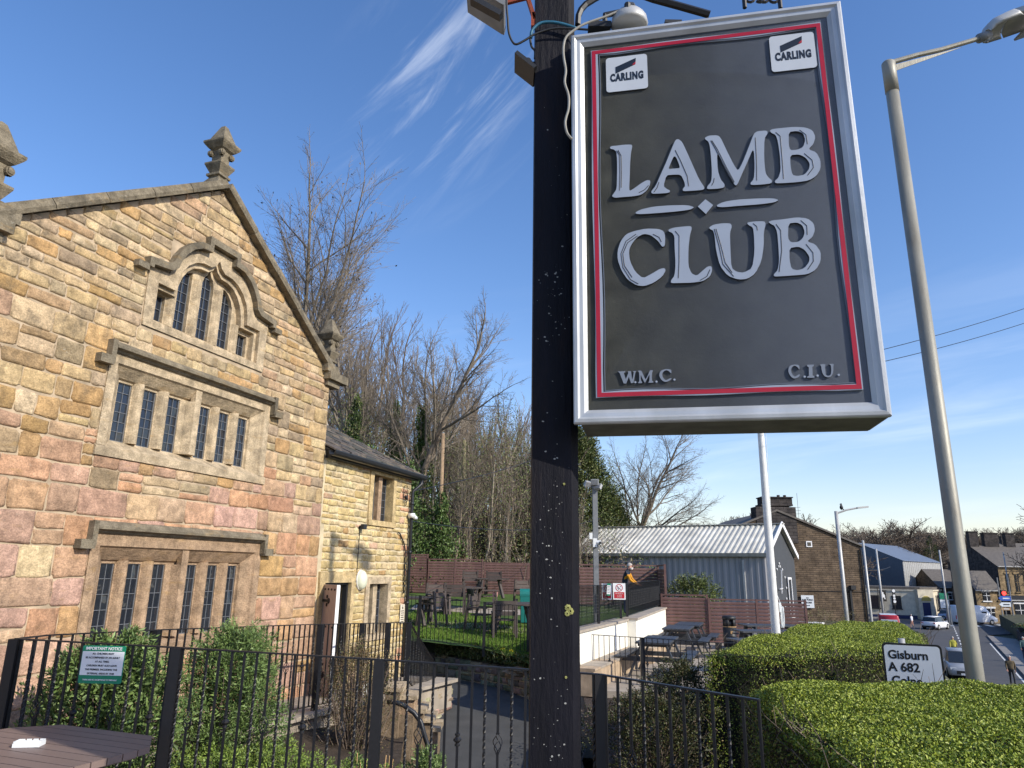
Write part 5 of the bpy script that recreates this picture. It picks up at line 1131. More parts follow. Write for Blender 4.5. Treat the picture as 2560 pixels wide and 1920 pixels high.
def wavy(l, r, b, t, a):
    P = []
    for k in range(12): P.append((l+(r-l)*k/12, b+a*math.sin(k*.9)))
    for k in range(16): P.append((r+a*math.sin(k*.7+1), b+(t-b)*k/16))
    for k in range(12): P.append((r-(r-l)*k/12, t+a*math.sin(k*.8+2)))
    for k in range(16): P.append((l+a*math.sin(k*.6+.5), t-(t-b)*k/16))
    return P
band([wavy(RL-.006, RR_+.003, RB-.003, RT+.004, .003), wavy(RL+.028, RR_-.020, RB+.024, RT-.022, .006)[::-1]], PY, .011, M['signwhite'], 'white_border')
band([[(RL, RB), (RR_, RB), (RR_, RT), (RL, RT)], [(RL+.020, RB+.020), (RR_-.020, RB+.020), (RR_-.020, RT-.020), (RL+.020, RT-.020)][::-1]], PY-.0105, .002, M['signred'], 'red_border')
band([wavy(RL+.034, RR_-.022, RB+.028, RT-.026, .006), wavy(RL+.038, RR_-.026, RB+.032, RT-.030, .006)[::-1]], PY, .0085, M['signgrey'], 'inner_lip')
K7 = (1400, 0, 2.765); K8 = (1400, 500, 2.6023)
def trace(P, K, s_=1): return smooth_poly([SP(K[0]+x/K[2], K[1]+y/K[2], -.022) for x, y in P], s_)
LET = {
 'L': (K7, [(345,1020),(360,1012),(395,1010),(440,1003),(495,1002),(500,1015),(490,1060),(485,1130),(482,1230),(478,1310),(485,1322),(520,1300),(560,1270),(600,1248),(625,1250),(622,1280),(600,1320),(560,1350),(500,1360),(430,1365),(380,1370),(358,1358),(375,1335),(392,1310),(395,1200),(395,1110),(390,1050),(370,1035),(350,1032)], []),
 'A': (K7, [(820,965),(845,985),(880,1060),(920,1150),(960,1240),(1000,1300),(990,1315),(930,1320),(850,1325),(848,1308),(865,1290),(860,1260),(835,1210),(780,1210),(735,1215),(715,1290),(740,1310),(762,1320),(755,1335),(700,1340),(635,1342),(630,1325),(660,1290),(700,1200),(740,1110),(780,1010),(800,968)], [[(800,1085),(820,1130),(830,1165),(790,1168),(748,1172),(765,1130),(785,1085)]]),
 'M': (K7, [(1000,955),(1030,940),(1090,938),(1110,955),(1150,1040),(1200,1140),(1230,1185),(1260,1130),(1300,1030),(1340,925),(1365,910),(1430,905),(1435,925),(1412,960),(1410,1100),(1420,1200),(1440,1230),(1465,1250),(1460,1270),(1400,1278),(1320,1282),(1315,1268),(1340,1240),(1345,1150),(1340,1050),(1330,1040),(1300,1110),(1260,1200),(1225,1280),(1210,1285),(1180,1240),(1130,1150),(1090,1065),(1085,1080),(1090,1180),(1110,1245),(1138,1275),(1135,1300),(1080,1308),(1015,1310),(1018,1290),(1045,1260),(1050,1200),(1045,1100),(1035,1010),(1025,980),(1005,968)], []),
 'B': (K7, [(1448,905),(1470,895),(1530,888),(1620,880),(1700,885),(1745,905),(1765,950),(1750,1000),(1715,1035),(1770,1055),(1800,1110),(1800,1170),(1770,1220),(1720,1250),(1640,1262),(1550,1268),(1490,1270),(1483,1255),(1510,1230),(1525,1180),(1520,1080),(1505,980),(1490,935),(1460,922)], [[(1580,915),(1640,908),(1680,925),(1695,970),(1680,1020),(1640,1038),(1590,1042),(1580,1000)],[(1590,1075),(1650,1070),(1695,1090),(1725,1130),(1722,1170),(1690,1210),(1640,1220),(1605,1212),(1592,1150)]]),
 'C': (K8, [(480,205),(560,188),(640,190),(675,205),(685,240),(682,300),(665,308),(640,270),(590,230),(545,222),(500,245),(465,290),(448,330),(455,400),(490,470),(540,512),(600,480),(650,450),(680,445),(688,460),(665,500),(610,540),(550,562),(500,558),(440,520),(400,460),(375,390),(375,330),(395,270),(430,225)], []),
 'L2': (K8, [(705,195),(740,182),(800,175),(850,172),(858,185),(845,230),(835,320),(835,430),(855,480),(890,495),(930,460),(960,435),(985,432),(990,460),(975,500),(930,530),(860,540),(780,542),(722,543),(722,525),(745,495),(752,420),(745,300),(745,240),(730,215),(708,208)], []),
 'U': (K8, [(970,180),(1000,162),(1060,153),(1110,155),(1118,175),(1105,215),(1108,320),(1115,445),(1150,470),(1195,475),(1250,445),(1265,340),(1262,240),(1255,180),(1225,165),(1215,150),(1260,142),(1330,140),(1338,160),(1325,210),(1325,300),(1310,400),(1270,480),(1220,515),(1160,520),(1090,495),(1040,430),(1015,330),(1005,230),(995,200),(975,192)], []),
 'B2': (K8, [(1355,145),(1380,135),(1450,128),(1540,115),(1610,122),(1650,155),(1658,200),(1640,245),(1605,272),(1660,290),(1695,340),(1695,400),(1665,455),(1610,485),(1530,492),(1440,498),(1392,500),(1390,485),(1415,460),(1425,400),(1420,300),(1412,210),(1395,170),(1370,158)], [[(1485,155),(1540,148),(1575,165),(1592,210),(1580,250),(1550,275),(1500,278),(1482,250)],[(1492,315),(1550,305),(1590,325),(1622,370),(1620,405),(1590,445),(1545,460),(1505,450),(1492,390)]]),
 'swoosh': (K7, [(522,1470),(560,1450),(650,1430),(760,1422),(880,1420),(930,1435),(900,1452),(800,1465),(680,1475),(560,1483),(525,1480)], []),
 'swoosh2': (K7, [(1083,1420),(1130,1398),(1220,1383),(1350,1375),(1470,1373),(1513,1385),(1480,1402),(1380,1415),(1240,1425),(1130,1435),(1088,1432)], []),
}
M['outline'] = mat('dark_letter_edge', (.035, .038, .045), .5, .1, 10, 0)
TR_ = {}
for k, (K, P, Hs) in LET.items():
    out_ = trace(P, K); hs = [trace(h, K) for h in Hs]; TR_[k] = (out_, hs)
    mb = MB(); mb.plate(out_, hs, (0, PY+.001, 0), (1, 0, 0), (0, 0, 1), (0, -1, 0), .013, 0, 1)
    bld(mb, 'letter' if len(k) < 3 else 'flourish', [M['signwhite'], M['outline']], ts)
dm_ = [SP(K7[0]+x/K7[2], y/K7[2], -.022) for x, y in ((1005, 1380), (1058, 1420), (1008, 1482), (952, 1430))]
mb = MB(); mb.plate(dm_, [], (0, PY+.001, 0), (1, 0, 0), (0, 0, 1), (0, -1, 0), .013, 0, 1); bld(mb, 'diamond', [M['signwhite'], M['outline']], ts)
GV = [(K7, (392,1045),(412,1075),(415,1200),(412,1320)), (K7, (402,1042),(424,1080),(426,1200),(424,1300)), (K7, (797,1042),(832,1110),(880,1220),(890,1290)), (K7, (650,1330),(672,1300),(684,1262)), (K7, (1050,975),(1088,1035),(1150,1160),(1205,1262)), (K7, (1042,975),(1076,1035),(1140,1160),(1200,1268)), (K7, (1350,955),(1358,1100),(1360,1250)), (K7, (1048,1285),(1062,1260),(1066,1235)), (K7, (1490,918),(1522,945),(1532,1060),(1545,1240)), (K7, (1655,902),(1700,935),(1710,1000)), (K7, (1688,1064),(1742,1110),(1752,1160),(1710,1215)), (K7, (545,1335),(585,1315),(612,1285)),
      (K8, (495,225),(430,270),(398,350),(410,440),(460,520),(510,548)), (K8, (505,236),(440,280),(410,350),(420,430),(470,505)), (K8, (605,225),(645,245),(660,275)), (K8, (750,205),(775,235),(775,400),(770,510)), (K8, (1003,190),(1035,300),(1060,420),(1130,500)), (K8, (1015,190),(1048,300),(1075,410),(1120,475)), (K8, (1255,155),(1280,175),(1285,200)), (K8, (1405,160),(1435,200),(1442,330),(1425,470)), (K8, (1565,135),(1605,170),(1608,230)), (K8, (1600,290),(1645,345),(1648,400),(1610,455)), (K8, (910,525),(955,500),(975,455))]
mb = MB()
for K, *P in GV:
    q3 = [SP(K[0]+x/K[2], K[1]+y/K[2], -.022) for x, y in P]; mb.tube([(a, PY-.0121, b_) for a, b_ in q3], .0020, 4)
bld(mb, 'letter_grooves', M['outline'], ts)
# small letters W.M.C. and C.I.U.
def fit_(src, K, box):
    o_, hs = TR_[src]; xs = [p[0] for p in o_]; zs = [p[1] for p in o_]; a = SP(K[0]+box[0]/K[2], K[1]+box[2]/K[2], -.022); b_ = SP(K[0]+box[1]/K[2], K[1]+box[3]/K[2], -.022)
    f = lambda p: (a[0]+(p[0]-min(xs))/(max(xs)-min(xs))*(b_[0]-a[0]), b_[1]+(p[1]-min(zs))/(max(zs)-min(zs))*(a[1]-b_[1])); return [f(p) for p in o_], [[f(p) for p in h] for h in hs]
small = [fit_('M', K8, (505, 608, 1110, 1189)), fit_('C', K8, (645, 728, 1102, 1182)), fit_('C', K8, (1482, 1565, 1072, 1160)), fit_('U', K8, (1690, 1790, 1068, 1152))]
Wp = [(375,1115),(425,1114),(425,1120),(415,1126),(428,1165),(445,1125),(440,1114),(462,1113),(468,1160),(472,1165),(480,1122),(474,1113),(496,1112),(490,1125),(478,1190),(462,1192),(448,1150),(430,1195),(414,1193),(388,1125)]
Ip = [(1607,1072),(1652,1070),(1652,1080),(1642,1086),(1644,1140),(1656,1148),(1656,1156),(1608,1157),(1608,1149),(1620,1142),(1618,1088),(1607,1081)]
small += [(trace(Wp, K8, 0), []), (trace(Ip, K8, 0), [])]
M['smallgrey'] = mat('small_letter_grey', (.20, .225, .27), .35, .06, 6, 0)
for o_, hs in small: mb = MB(); mb.plate(o_, hs, (0, PY+.001, 0), (1, 0, 0), (0, 0, 1), (0, -1, 0), .009, 0, 1); bld(mb, 'small_letter', [M['smallgrey'], M['outline']], ts)
for x, y in ((490, 1184), (628, 1180), (745, 1167), (1593, 1148), (1677, 1141), (1815, 1136)):
    c = SP(K8[0]+x/K8[2], K8[1]+y/K8[2], -.022); mb = MB(); mb.tube([(c[0], PY+.001, c[1]), (c[0], PY-.005, c[1])], .005, 8); bld(mb, 'full_stop', [M['signwhite']], ts)
for P in (((318, 402), (605, 368), (605, 610), (320, 650)), ((1445, 255), (1755, 213), (1778, 468), (1460, 508))):
    q4 = [SP(K7[0]+x/K7[2], y/K7[2], -.022) for x, y in P]; cx = sum(p[0] for p in q4)/4; cz = sum(p[1] for p in q4)/4
    M['badgewhite'] = M.get('badgewhite') or mat('white_badge_plastic', (.50, .53, .57), .3, .05, 6, 0); bd = bpy.data.objects.new('beer_badge', None); COL.objects.link(bd); bd.parent = ts; bd.location = (cx, PY, cz)
    mb = MB(); mb.plate(rrect(.212, .208, .016), [], (0, .001, 0), (1, 0, 0), (0, 0, 1), (0, -1, 0), .011, 0, 1); bld(mb, 'badge_plate', [M['badgewhite'], M['outline']], bd)
    mb = MB(); mb.plate([(-.057, .004), (.046, .047), (.049, .085), (-.057, .043)], [], (0, -.010, 0), (1, 0, 0), (0, 0, 1), (0, -1, 0), .0012); bld(mb, 'brand_mark', M['navy'], bd)
    mb = MB(); mb.plate([(.030, .043), (.046, .047), (.047, .062), (.034, .050)], [], (0, -.0115, 0), (1, 0, 0), (0, 0, 1), (0, -1, 0), .0008); bld(mb, 'brand_mark_corner', M['red'], bd)
    o = text_mesh('brand_name', 'CARLING', .060, M['navy'], bd, .0006, .0034, .60, spacing=1.16); o.rotation_euler = UP; o.location = (0, -.0105, -.022)
# ironwork, lamps and cables at the head of the post (photograph crop 1150,0 x3.687)
def pc(x, y, Y=3.24): return atY(1150+x/3.687, y/3.687, Y)
def cable(name, label, P, r_, m, Y=3.24, grp=None):
    Q = [pc(x, y, Y) for x, y in P]; mb = MB(); 
    S_ = []
    for i in range(len(Q)-1):
        p0, p1, p2, p3 = Q[max(i-1, 0)], Q[i], Q[i+1], Q[min(i+2, len(Q)-1)]
        for k in range(5): t = k/5; S_.append(.5*((2*p1)+(p2-p0)*t+(2*p0-5*p1+4*p2-p3)*t*t+(-p0+3*p1-3*p2+p3)*t**3))
    S_.append(Q[-1]); mb.tube(S_, r_, 8); o = bld(mb, name, m, None, True); return tag(o, label, 'cable', grp)
cable('cable', 'grey cable drooping from the junction dome down beside the sign frame', [(1600,95),(1500,90),(1350,150),(1150,220),(1050,280),(980,340),(955,420),(955,520),(975,650),(965,760),(1000,880),(1000,1000),(970,1120),(985,1220),(1030,1280)], .0065, M['cable_grey'], 3.15)
cable('cable', 'black cable sagging from the top left floodlight round the post', [(430,-60),(430,60),(440,180),(450,300),(480,380),(520,408),(600,370),(700,310),(850,265),(1000,262),(1270,280)], .0062, M['dark'], 3.28)
cable('cable', 'blue cable wrapped round the head of the post', [(655,350),(665,280),(740,215),(850,205),(960,225),(1070,260)], .0085, M['cable_blue'], 3.285)
cable('cable', 'short black cable loop on the left edge of the post', [(665,300),(648,360),(660,430),(690,470),(690,540)], .0065, M['dark'], 3.33)
t = thing('junction_dome', 'grey round junction box with cable on top of the club sign', 'junction box', pc(1560, 215, 3.20))
mb = MB(); mb.lathe([(.095, -.03), (.10, -.01), (.095, .02), (.075, .05), (.03, .065), (.001, .068)], 18); bld(mb, 'dome', M['galv2'], t, True)
mb = MB(); mb.tube([(-.02, -.07, -.02), (-.02, -.075, .05), (.01, -.03, .09), (.03, -.02, .05)], .018, 8); mb.box((-.16, .01, -.02), (.12, .06, .035)); mb.tube([(-.13, .0, 0), (-.13, .0, .05), (-.05, .0, .07)], .016, 8); mb.box((.24, .02, .02), (.09, .04, .02)); bld(mb, 'clamps', M['dark'], t)
t = thing('floodlight', 'small LED floodlight clamped to the left side of the post', 'light', pc(640, 640, 3.36))
a = pc(515, 568, 3.36)-pc(640, 640, 3.36); b_ = pc(690, 705, 3.36)-pc(640, 640, 3.36)
mb = MB(); mb.beam(a, b_, .16, .022); bld(mb, 'lamp_head', M['dark'], t)
mb = MB(); mb.beam(a*.8+Vector((0, 0, .02)), b_*.2+Vector((0, 0, .03)), .06, .03); mb.tube([Vector((-.01, -.05, .02)), Vector((-.01, .05, .02))], .018, 10); mb.beam((-.01, 0, .02), (.06, 0, .02), .03, .04); bld(mb, 'bracket', M['dark'], t)
t = thing('floodlight', 'old hooded floodlight at the top edge, left of the post', 'light', pc(300, 60, 3.2))
o_ = pc(300, 60, 3.2); F_ = [pc(x, y, 3.2)-o_ for x, y in ((60, -40), (300, -90), (420, 130), (405, 175), (380, 165))]
mb = MB(); n = 5; mb.add([p+Vector((0, -.10, 0)) for p in F_]+[p+Vector((0, .12, 0)) for p in F_], [tuple(range(n)), tuple(range(2*n-1, n-1, -1))]+[(i, i+n, (i+1) % n+n, (i+1) % n) for i in range(n)]); bld(mb, 'hood', M['grey'], t)
mb = MB(); p0, p1 = pc(110, 0, 3.1)-o_, pc(380, 150, 3.1)-o_; mb.beam(p0, p1, .05, .03); bld(mb, 'rim', M['dark'], t)
t = thing('iron_bracket', 'rusty red bracket carrying the old floodlight from the post', 'bracket', pc(690, 170, 3.34)); o_ = Vector(t.location)
mb = MB(); mb.beam(pc(690, 190, 3.34)-o_, pc(620, -30, 3.34)-o_, .03, .02); mb.beam(pc(380, 30, 3.34)-o_, pc(700, -50, 3.34)-o_, .02, .03); mb.box(pc(680, 190, 3.34)-o_, (.03, .03, .09)); bld(mb, 'arm', M['rust'], t)
t = thing('wrought_iron_hanger', 'black wrought iron arm curving from the post above the sign', 'bracket', pc(1085, 220, 3.36)); o_ = Vector(t.location)
mb = MB(); mb.tube([pc(x, y, 3.36)-o_ for x, y in ((1085, 230), (1090, 150), (1115, 90), (1160, 40), (1240, -10), (1330, -60))], .018, 6); mb.tube([pc(x, y, 3.40)-o_ for x, y in ((1640, -60), (1780, -10), (2000, 50), (2300, 135))], .022, 6); mb.beam((0, 0, .30), (1.3, -.2, .55), .05, .03); bld(mb, 'arm', M['iron'], t)
mb = MB(); c = atY(1905, 2, 3.3)-o_
for s_ in (-1, 1):
    for j in (0, 1): mb.tube([c+Vector((s_*(.012+.055*j+.028*math.cos(a)), 0, .018+.028*math.sin(a))) for a in [k*.5 for k in range(12)]], .008, 5)
    mb.tube([c+Vector((s_*.10, 0, .05)), c+Vector((s_*.10, 0, -.05))], .012, 6)
bld(mb, 'scrollwork', M['iron'], t)

# ================================================================== STREET LIGHT, FLAGPOLE, ROAD SIGN
LY = 8.0
def at8(px, py): return atY(px, py, LY)
b0 = at8(2440, 1705); topp = at8(2219, 156); bx_ = at8(2330, 930)
t = thing('street_lamp', 'weathered grey street light column close by on the right', 'street lamp', (bx_.x, LY, -1.8))
zt = topp.z+1.8
mb = MB(); mb.tube([(0, 0, 0), (0, 0, 3), (0, 0, zt-.45)], [.090, .086, .078], 24); bld(mb, 'column', M['galv'], t, True)
mb = MB(); mb.tube([(0, 0, zt-.46), (0, 0, zt-.02), (0, 0, zt)], [.084, .084, .07], 20); bld(mb, 'bracket_sleeve', M['galv'], t, True)
o_ = Vector(t.location); a0 = at8(2232, 158)-o_; a1 = at8(2350, 125)-o_; a2 = at8(2445, 97)-o_
mb = MB(); mb.tube([a0+Vector((-.05, 0, 0)), a0.lerp(a1, .5)+Vector((0, 0, .02)), a1, a2], [.034, .034, .033, .032], 10)
f0 = at8(2236, 178)-o_; f1 = at8(2405, 118)-o_; up_ = at8(2236, 162)-o_
mb.add([up_+Vector((0, -.004, 0)), f0+Vector((0, -.004, 0)), f1+Vector((0, -.004, 0)), up_+Vector((0, .004, 0)), f0+Vector((0, .004, 0)), f1+Vector((0, .004, 0))], [(0, 1, 2), (5, 4, 3), (0, 3, 4, 1), (1, 4, 5, 2), (2, 5, 3, 0)]); bld(mb, 'arm', M['galv'], t)
# lantern as a rounded pod
ln = bpy.data.objects.new('lantern', None); COL.objects.link(ln); ln.parent = t; ln.location = at8(2460, 92)-o_
dr_ = (at8(2640, 30)-at8(2460, 92)); L = dr_.length; ang = math.atan2(dr_.z, Vector((dr_.x, dr_.y)).length); ln.rotation_euler = (0, -ang, math.atan2(dr_.y, dr_.x)); ln.scale = (1.4, 1.4, 1.4)
def pod(secs, n=14):
    mb = MB(); V_ = []
    for x, wy, zt_, zb_ in secs:
        for k in range(n):
            a = 2*math.pi*k/n; c_, s_ = math.cos(a), math.sin(a); V_.append((x, wy*c_*(abs(c_)**-.25 if abs(c_) > .01 else 1)*.95, (zt_ if s_ > 0 else -zb_)*s_))
    m_ = len(secs); mb.add(V_, [(i*n+k, i*n+(k+1) % n, (i+1)*n+(k+1) % n, (i+1)*n+k) for i in range(m_-1) for k in range(n)]+[tuple(range(n-1, -1, -1)), tuple((m_-1)*n+k for k in range(n))]); return mb
bld(pod([(.04, .06, .05, .055), (.07, .12, .10, .075), (.14, .155, .13, .085), (.30, .165, .15, .085), (.318, .165, .15, .085)]), 'gear_housing', M['galv2'], ln, True)
bld(pod([(.335, .165, .15, .080), (.6, .165, .15, .08), (.8, .14, .13, .07), (.92, .08, .08, .05)]), 'canopy', M['galv2'], ln, True)
mb = MB(); mb.box((.58, 0, -.082), (.42, .22, .02)); bld(mb, 'lens', M['grey'], ln); mb = MB(); mb.tube([(-.06, 0, 0), (.06, 0, 0)], .045, 12); mb.tube([(0, 0, -.05), (0, 0, -.07)], .008, 6); bld(mb, 'spigot', M['grey'], ln, True)
fb = atY(1944, 1586, 16); t = thing('flagpole', 'tall white flagpole standing behind the farther hedge', 'flagpole', (5.72, 16, -.1))
mb = MB(); mb.tube([(0, 0, 0), (0, 0, 1), (0, 0, 6), (0, 0, 9)], [.098, .094, .070, .05], 18); bld(mb, 'pole', M['whitepole'], t, True)
mb = MB(); c = atY(1957, 1543, 16)-Vector(t.location)
for k in range(5): mb.tube([c+Vector((.03*math.sin(a+k), .0+.01*k, .22*math.cos(a))) for a in [j*.6 for j in range(12)]], .012, 5)
mb.tube([c+Vector((0, 0, .2)), c+Vector((-.10, 0, .5)), (.10, -.1, 8)], .006, 4); mb.box((.13, 0, c.z+.2), (.04, .04, .2)); bld(mb, 'halyard', M['jug'], t)
# road direction sign
pL, pR, pB_ = atY(2203, 1609, 9.15), atY(2352, 1609, 8.9), atY(2357, 1700, 8.9)
rz_ = math.atan2((pR-pL).y, (pR-pL).x); wS = (pR-pL).length; hS = .78
t = thing('road_sign', 'white Gisburn A682 Colne direction sign with black border standing in the hedge', 'road sign', ((pL+pR)/2+Vector((0, 0, -hS/2))), rz_)
mb = MB(); mb.plate(rrect(wS, hS, .05), [], (0, .01, 0), (1, 0, 0), (0, 0, 1), (0, -1, 0), .018); bld(mb, 'black_border', M['black'], t)
mb = MB(); mb.plate(rrect(wS-.045, hS-.045, .035), [], (0, -.006, 0), (1, 0, 0), (0, 0, 1), (0, -1, 0), .004); bld(mb, 'white_panel', M['roadwhite'], t)
for s_, z, x, sz in (('Gisburn', .235, -.045, .135), ('A 682', .095, -.10, .138), ('Colne', -.055, -.085, .135)):
    o = text_mesh('lettering', s_, sz, M['black'], t, .001, .0038, .98); o.rotation_euler = UP; o.location = (x, -.0112, z+.02)
mb = MB(); mb.tube([(-.09, .05, -1.0), (-.09, .05, hS/2+.05)], .038, 12); bld(mb, 'post', M['galv2'], t, True)

# ================================================================== FURNITURE ON THE TERRACES
def picnic(name, label, loc, rz, wid=1.25, ln_=1.6, m='tableg', group=None):
    t = thing(name, label, 'picnic table', loc, rz, group); zt = .76; n = 6; pw_ = .74/n
    for k in range(n):
        mb = MB(); mb.box((0, -.37+pw_*(k+.5), zt-.02), (ln_, pw_-.012, .04)); bld(mb, 'plank', M[m], t)
    for s_ in (-1, 1):
        mb = MB(); mb.box((0, s_*.70-.07, .44), (ln_, .13, .035)); mb.box((0, s_*.70+.07, .44), (ln_, .13, .035)); bld(mb, 'bench_seat', M[m], t)
        mb = MB(); mb.beam((s_*ln_*.33, -.80, .38), (s_*ln_*.33, .80, .38), .045, .10); mb.beam((s_*ln_*.33, -.36, .69), (s_*ln_*.33, .36, .69), .045, .09); bld(mb, 'cross_bearer', M[m], t)
        for s2 in (-1, 1): mb = MB(); mb.beam((s_*(ln_*.33+.05), s2*.26, .72), (s_*(ln_*.33+.05), s2*.56, 0), .045, .11, up=(1, 0, 0)); bld(mb, 'leg', M[m], t)
    return t
g = 'grey picnic tables on the patio'
rzp = math.atan2(6.8, 2.4)
picnic('picnic_table', 'nearest grey picnic table on the patio, seen end on by the white wall', (3.45, 17.3, 0), rzp, group=g, ln_=1.9)
picnic('picnic_table', 'second grey picnic table, further back in front of the brown fence', (4.85, 21.3, 0), rzp, group=g)
picnic('picnic_table', 'third grey picnic table just beyond the second one', (5.55, 22.9, 0), rzp, group=g)
picnic('picnic_table', 'grey picnic table left of the flagpole foot, nearest of that group', (6.05, 17.7, 0), rad(8), group=g)
picnic('picnic_table', 'grey picnic table left of the flagpole, middle of that group', (7.05, 20.5, 0), rad(6), group=g)
picnic('picnic_table', 'grey picnic table left of the flagpole, farthest of that group', (7.95, 22.9, 0), rad(6), group=g)
t = thing('litter_bin', 'black round litter bin with a gold band in front of the brown fence', 'bin', (7.1, 24.0, 0))
mb = MB(); mb.lathe([(.20, 0), (.21, .02), (.21, .60)], 20); bld(mb, 'body', M['dark'], t, True)
mb = MB(); mb.lathe([(.214, .60), (.214, .625)], 20); bld(mb, 'gold_band', M['straw'], t)
mb = MB(); mb.lathe([(.21, .84), (.22, .86), (.22, .90), (.19, .94), (.05, .955)], 20)
for a in (0, math.pi/2, math.pi, 3*math.pi/2): mb.box((.165*math.cos(a+.8), .165*math.sin(a+.8), .73), (.05, .14, .26), rz=a+.8)
mb.lathe([(.12, .60), (.12, .80)], 12)
bld(mb, 'hood', M['dark'], t, True); mb = MB(); mb.box((0, -.213, .45), (.07, .006, .09)); bld(mb, 'badge', M['straw'], t)
def seat(name, label, loc, rz, group=None, m='tableb'):
    """garden armchair with slatted back"""
    t = thing(name, label, 'chair', loc, rz, group)
    for k in range(3): mb = MB(); mb.box((0, .27+.012*k, .62+.135*k), (.58, .03, .115)); bld(mb, 'back_slat', M[m], t)
    mb = MB(); 
    for k in range(4): mb.box((0, -.18+.12*k, .44), (.60, .105, .03))
    bld(mb, 'seat', M[m], t)
    for s_ in (-1, 1):
        mb = MB(); mb.beam((s_*.31, .40, .0), (s_*.31, .26, 1.0), .05, .07, up=(1, 0, 0)); bld(mb, 'back_leg', M[m], t)
        mb = MB(); mb.beam((s_*.31, -.28, 0), (s_*.31, -.22, .62), .05, .07, up=(1, 0, 0)); bld(mb, 'front_leg', M[m], t)
        mb = MB(); mb.box((s_*.31, .0, .64), (.09, .62, .035)); bld(mb, 'armrest', M[m], t)
    return t
def gtable(name, label, loc, rz, group=None, r_=.75, m='tableb', lx=1.0):
    t = thing(name, label, 'table', loc, rz, group)
    for k in range(9):
        y = -r_+(k+.5)*2*r_/9; x = (r_-max(0, abs(y)-.45*r_)*.8)*lx; mb = MB(); mb.box((0, y, .75), (2*x, 2*r_/9-.014, .045)); bld(mb, 'plank', M[m], t)
    for sx in (-1, 1):
        for sy in (-1, 1): mb = MB(); mb.beam((sx*r_*.45, sy*r_*.45, .72), (sx*r_*.70, sy*r_*.70, 0), .09, .09); bld(mb, 'leg', M[m], t)
        mb = MB(); mb.box((sx*r_*.55, 0, .66), (.08, r_*1.4, .09)); bld(mb, 'bearer', M[m], t)
    return t
zL = lambda x, y: min(float(zl(x, y)), 1.22)+.02
def g3(px, Y): x = atY(px, 1450, Y).x; return (x, Y, zL(x, Y))
gg = 'dark timber garden chairs on the lawn'; gt = 'dark timber garden tables on the lawn'
gtable('garden_table', 'dark round-cornered table nearest the sign post on the lawn', g3(1285, 21.6), .1, gt, .85)
gtable('garden_table', 'dark table beside the cottage drainpipe', g3(1030, 22.2), -.1, gt, .8)
gtable('garden_table', 'dark table in the middle of the lawn with the green bucket', g3(1150, 26.2), .2, gt, .85)
gtable('garden_table', 'farthest dark table against the darker fence', g3(1225, 30.5), 0, gt, .8)
for lab, px, Y, rz in (('chair with its back to the path, left of the leftmost lawn railing post', 1080, 21.9, rad(-115)), ('chair with a grey slatted back behind the first one', 1098, 24.6, rad(25)), ('chair turned side on in front of the table nearest the post', 1207, 21.4, rad(65)),
                       ('broad-backed chair facing the middle table', 1140, 24.9, rad(180)), ('small far chair against the lit fence panels', 1177, 31.5, rad(8)), ('small far chair against the darker fence', 1233, 31.8, rad(-5)), ('chair with its back to the viewer by the table nearest the post', 1262, 20.5, rad(184)), ('chair half hidden by the sign post', 1316, 27.5, rad(30)), ('side-turned chair beside the pink seat cover', 1222, 26.6, rad(100))):
    seat('garden_chair', 'dark timber '+lab, g3(px, Y), rz, gg)
t = thing('bucket', 'dark green bucket at the edge of the middle lawn table', 'bucket', (atY(1176, 1480, 24.2).x, 24.2, atY(1176, 1497, 24.2).z))
mb = MB(); mb.lathe([(.09, 0), (.13, .30), (.145, .31), (.14, .32), (.12, .31)], 14); mb.tube([(-.13, 0, .3), (-.10, -.05, .18), (0, -.08, .12), (.10, -.05, .18), (.13, 0, .3)], .006, 4); bld(mb, 'pail', M['gutter'], t, True)
M['pink'] = mat('pink_cloth', (.75, .38, .34), .9, .1, 10, .1)
t = thing('seat_cover', 'pink cloth hanging over a lawn chair back', 'cloth', (atY(1238, 1480, 26.4).x, 26.4, atY(1238, 1484, 26.4).z))
mb = MB(); mb.box((0, 0, 0), (.17, .03, .20)); mb.box((0, .04, .095), (.17, .09, .02)); mb.box((.0, .08, .02), (.17, .02, .15)); bld(mb, 'cloth', M['pink'], t)
M['teal'] = mat('teal_plastic', (.01, .16, .14), .5, .1, 10, .1)
t = thing('wheeled_bin', 'dark teal bin with a rounded lid half hidden by the sign post', 'bin', g3(1322, 23.6))
mb = MB(); mb.box((0, 0, .40), (.50, .5, .80), taper=1.08); mb.box((0, 0, .82), (.56, .56, .05)); mb.tube([(-.28, 0, .85), (.28, 0, .85)], .16, 12); bld(mb, 'body', M['teal'], t)
# floodlight column on the terrace
c0 = atY(1480, 1210, 19); t = thing('floodlight_column', 'dark square column with floodlights and a camera behind the terrace railing', 'lighting column', (2.25, 19, .9)); o_ = Vector(t.location)
mb = MB(); mb.box((0, 0, (c0.z-.9)/2), (.13, .13, c0.z-.9)); bld(mb, 'column', M['grey'], t)
for px, py, rz, rx in ((1470, 1210, .6, .5), (1487, 1205, -.2, .15), (1495, 1217, -.7, -.6)):
    p = atY(px, py, 18.9)-o_; f = bpy.data.objects.new('floodlight', None); COL.objects.link(f); f.parent = t; f.location = p; f.rotation_euler = (rx, 0, rz)
    mb = MB(); mb.box((0, 0, 0), (.20, .08, .15)); bld(mb, 'casing', M['galv2'], f); mb = MB(); mb.box((0, -.043, 0), (.16, .01, .11)); bld(mb, 'lens', M['grey'], f)
mb = MB(); mb.beam(atY(1470, 1216, 19)-o_, atY(1496, 1222, 19)-o_, .04, .04); bld(mb, 'cross_arm', M['grey'], t)
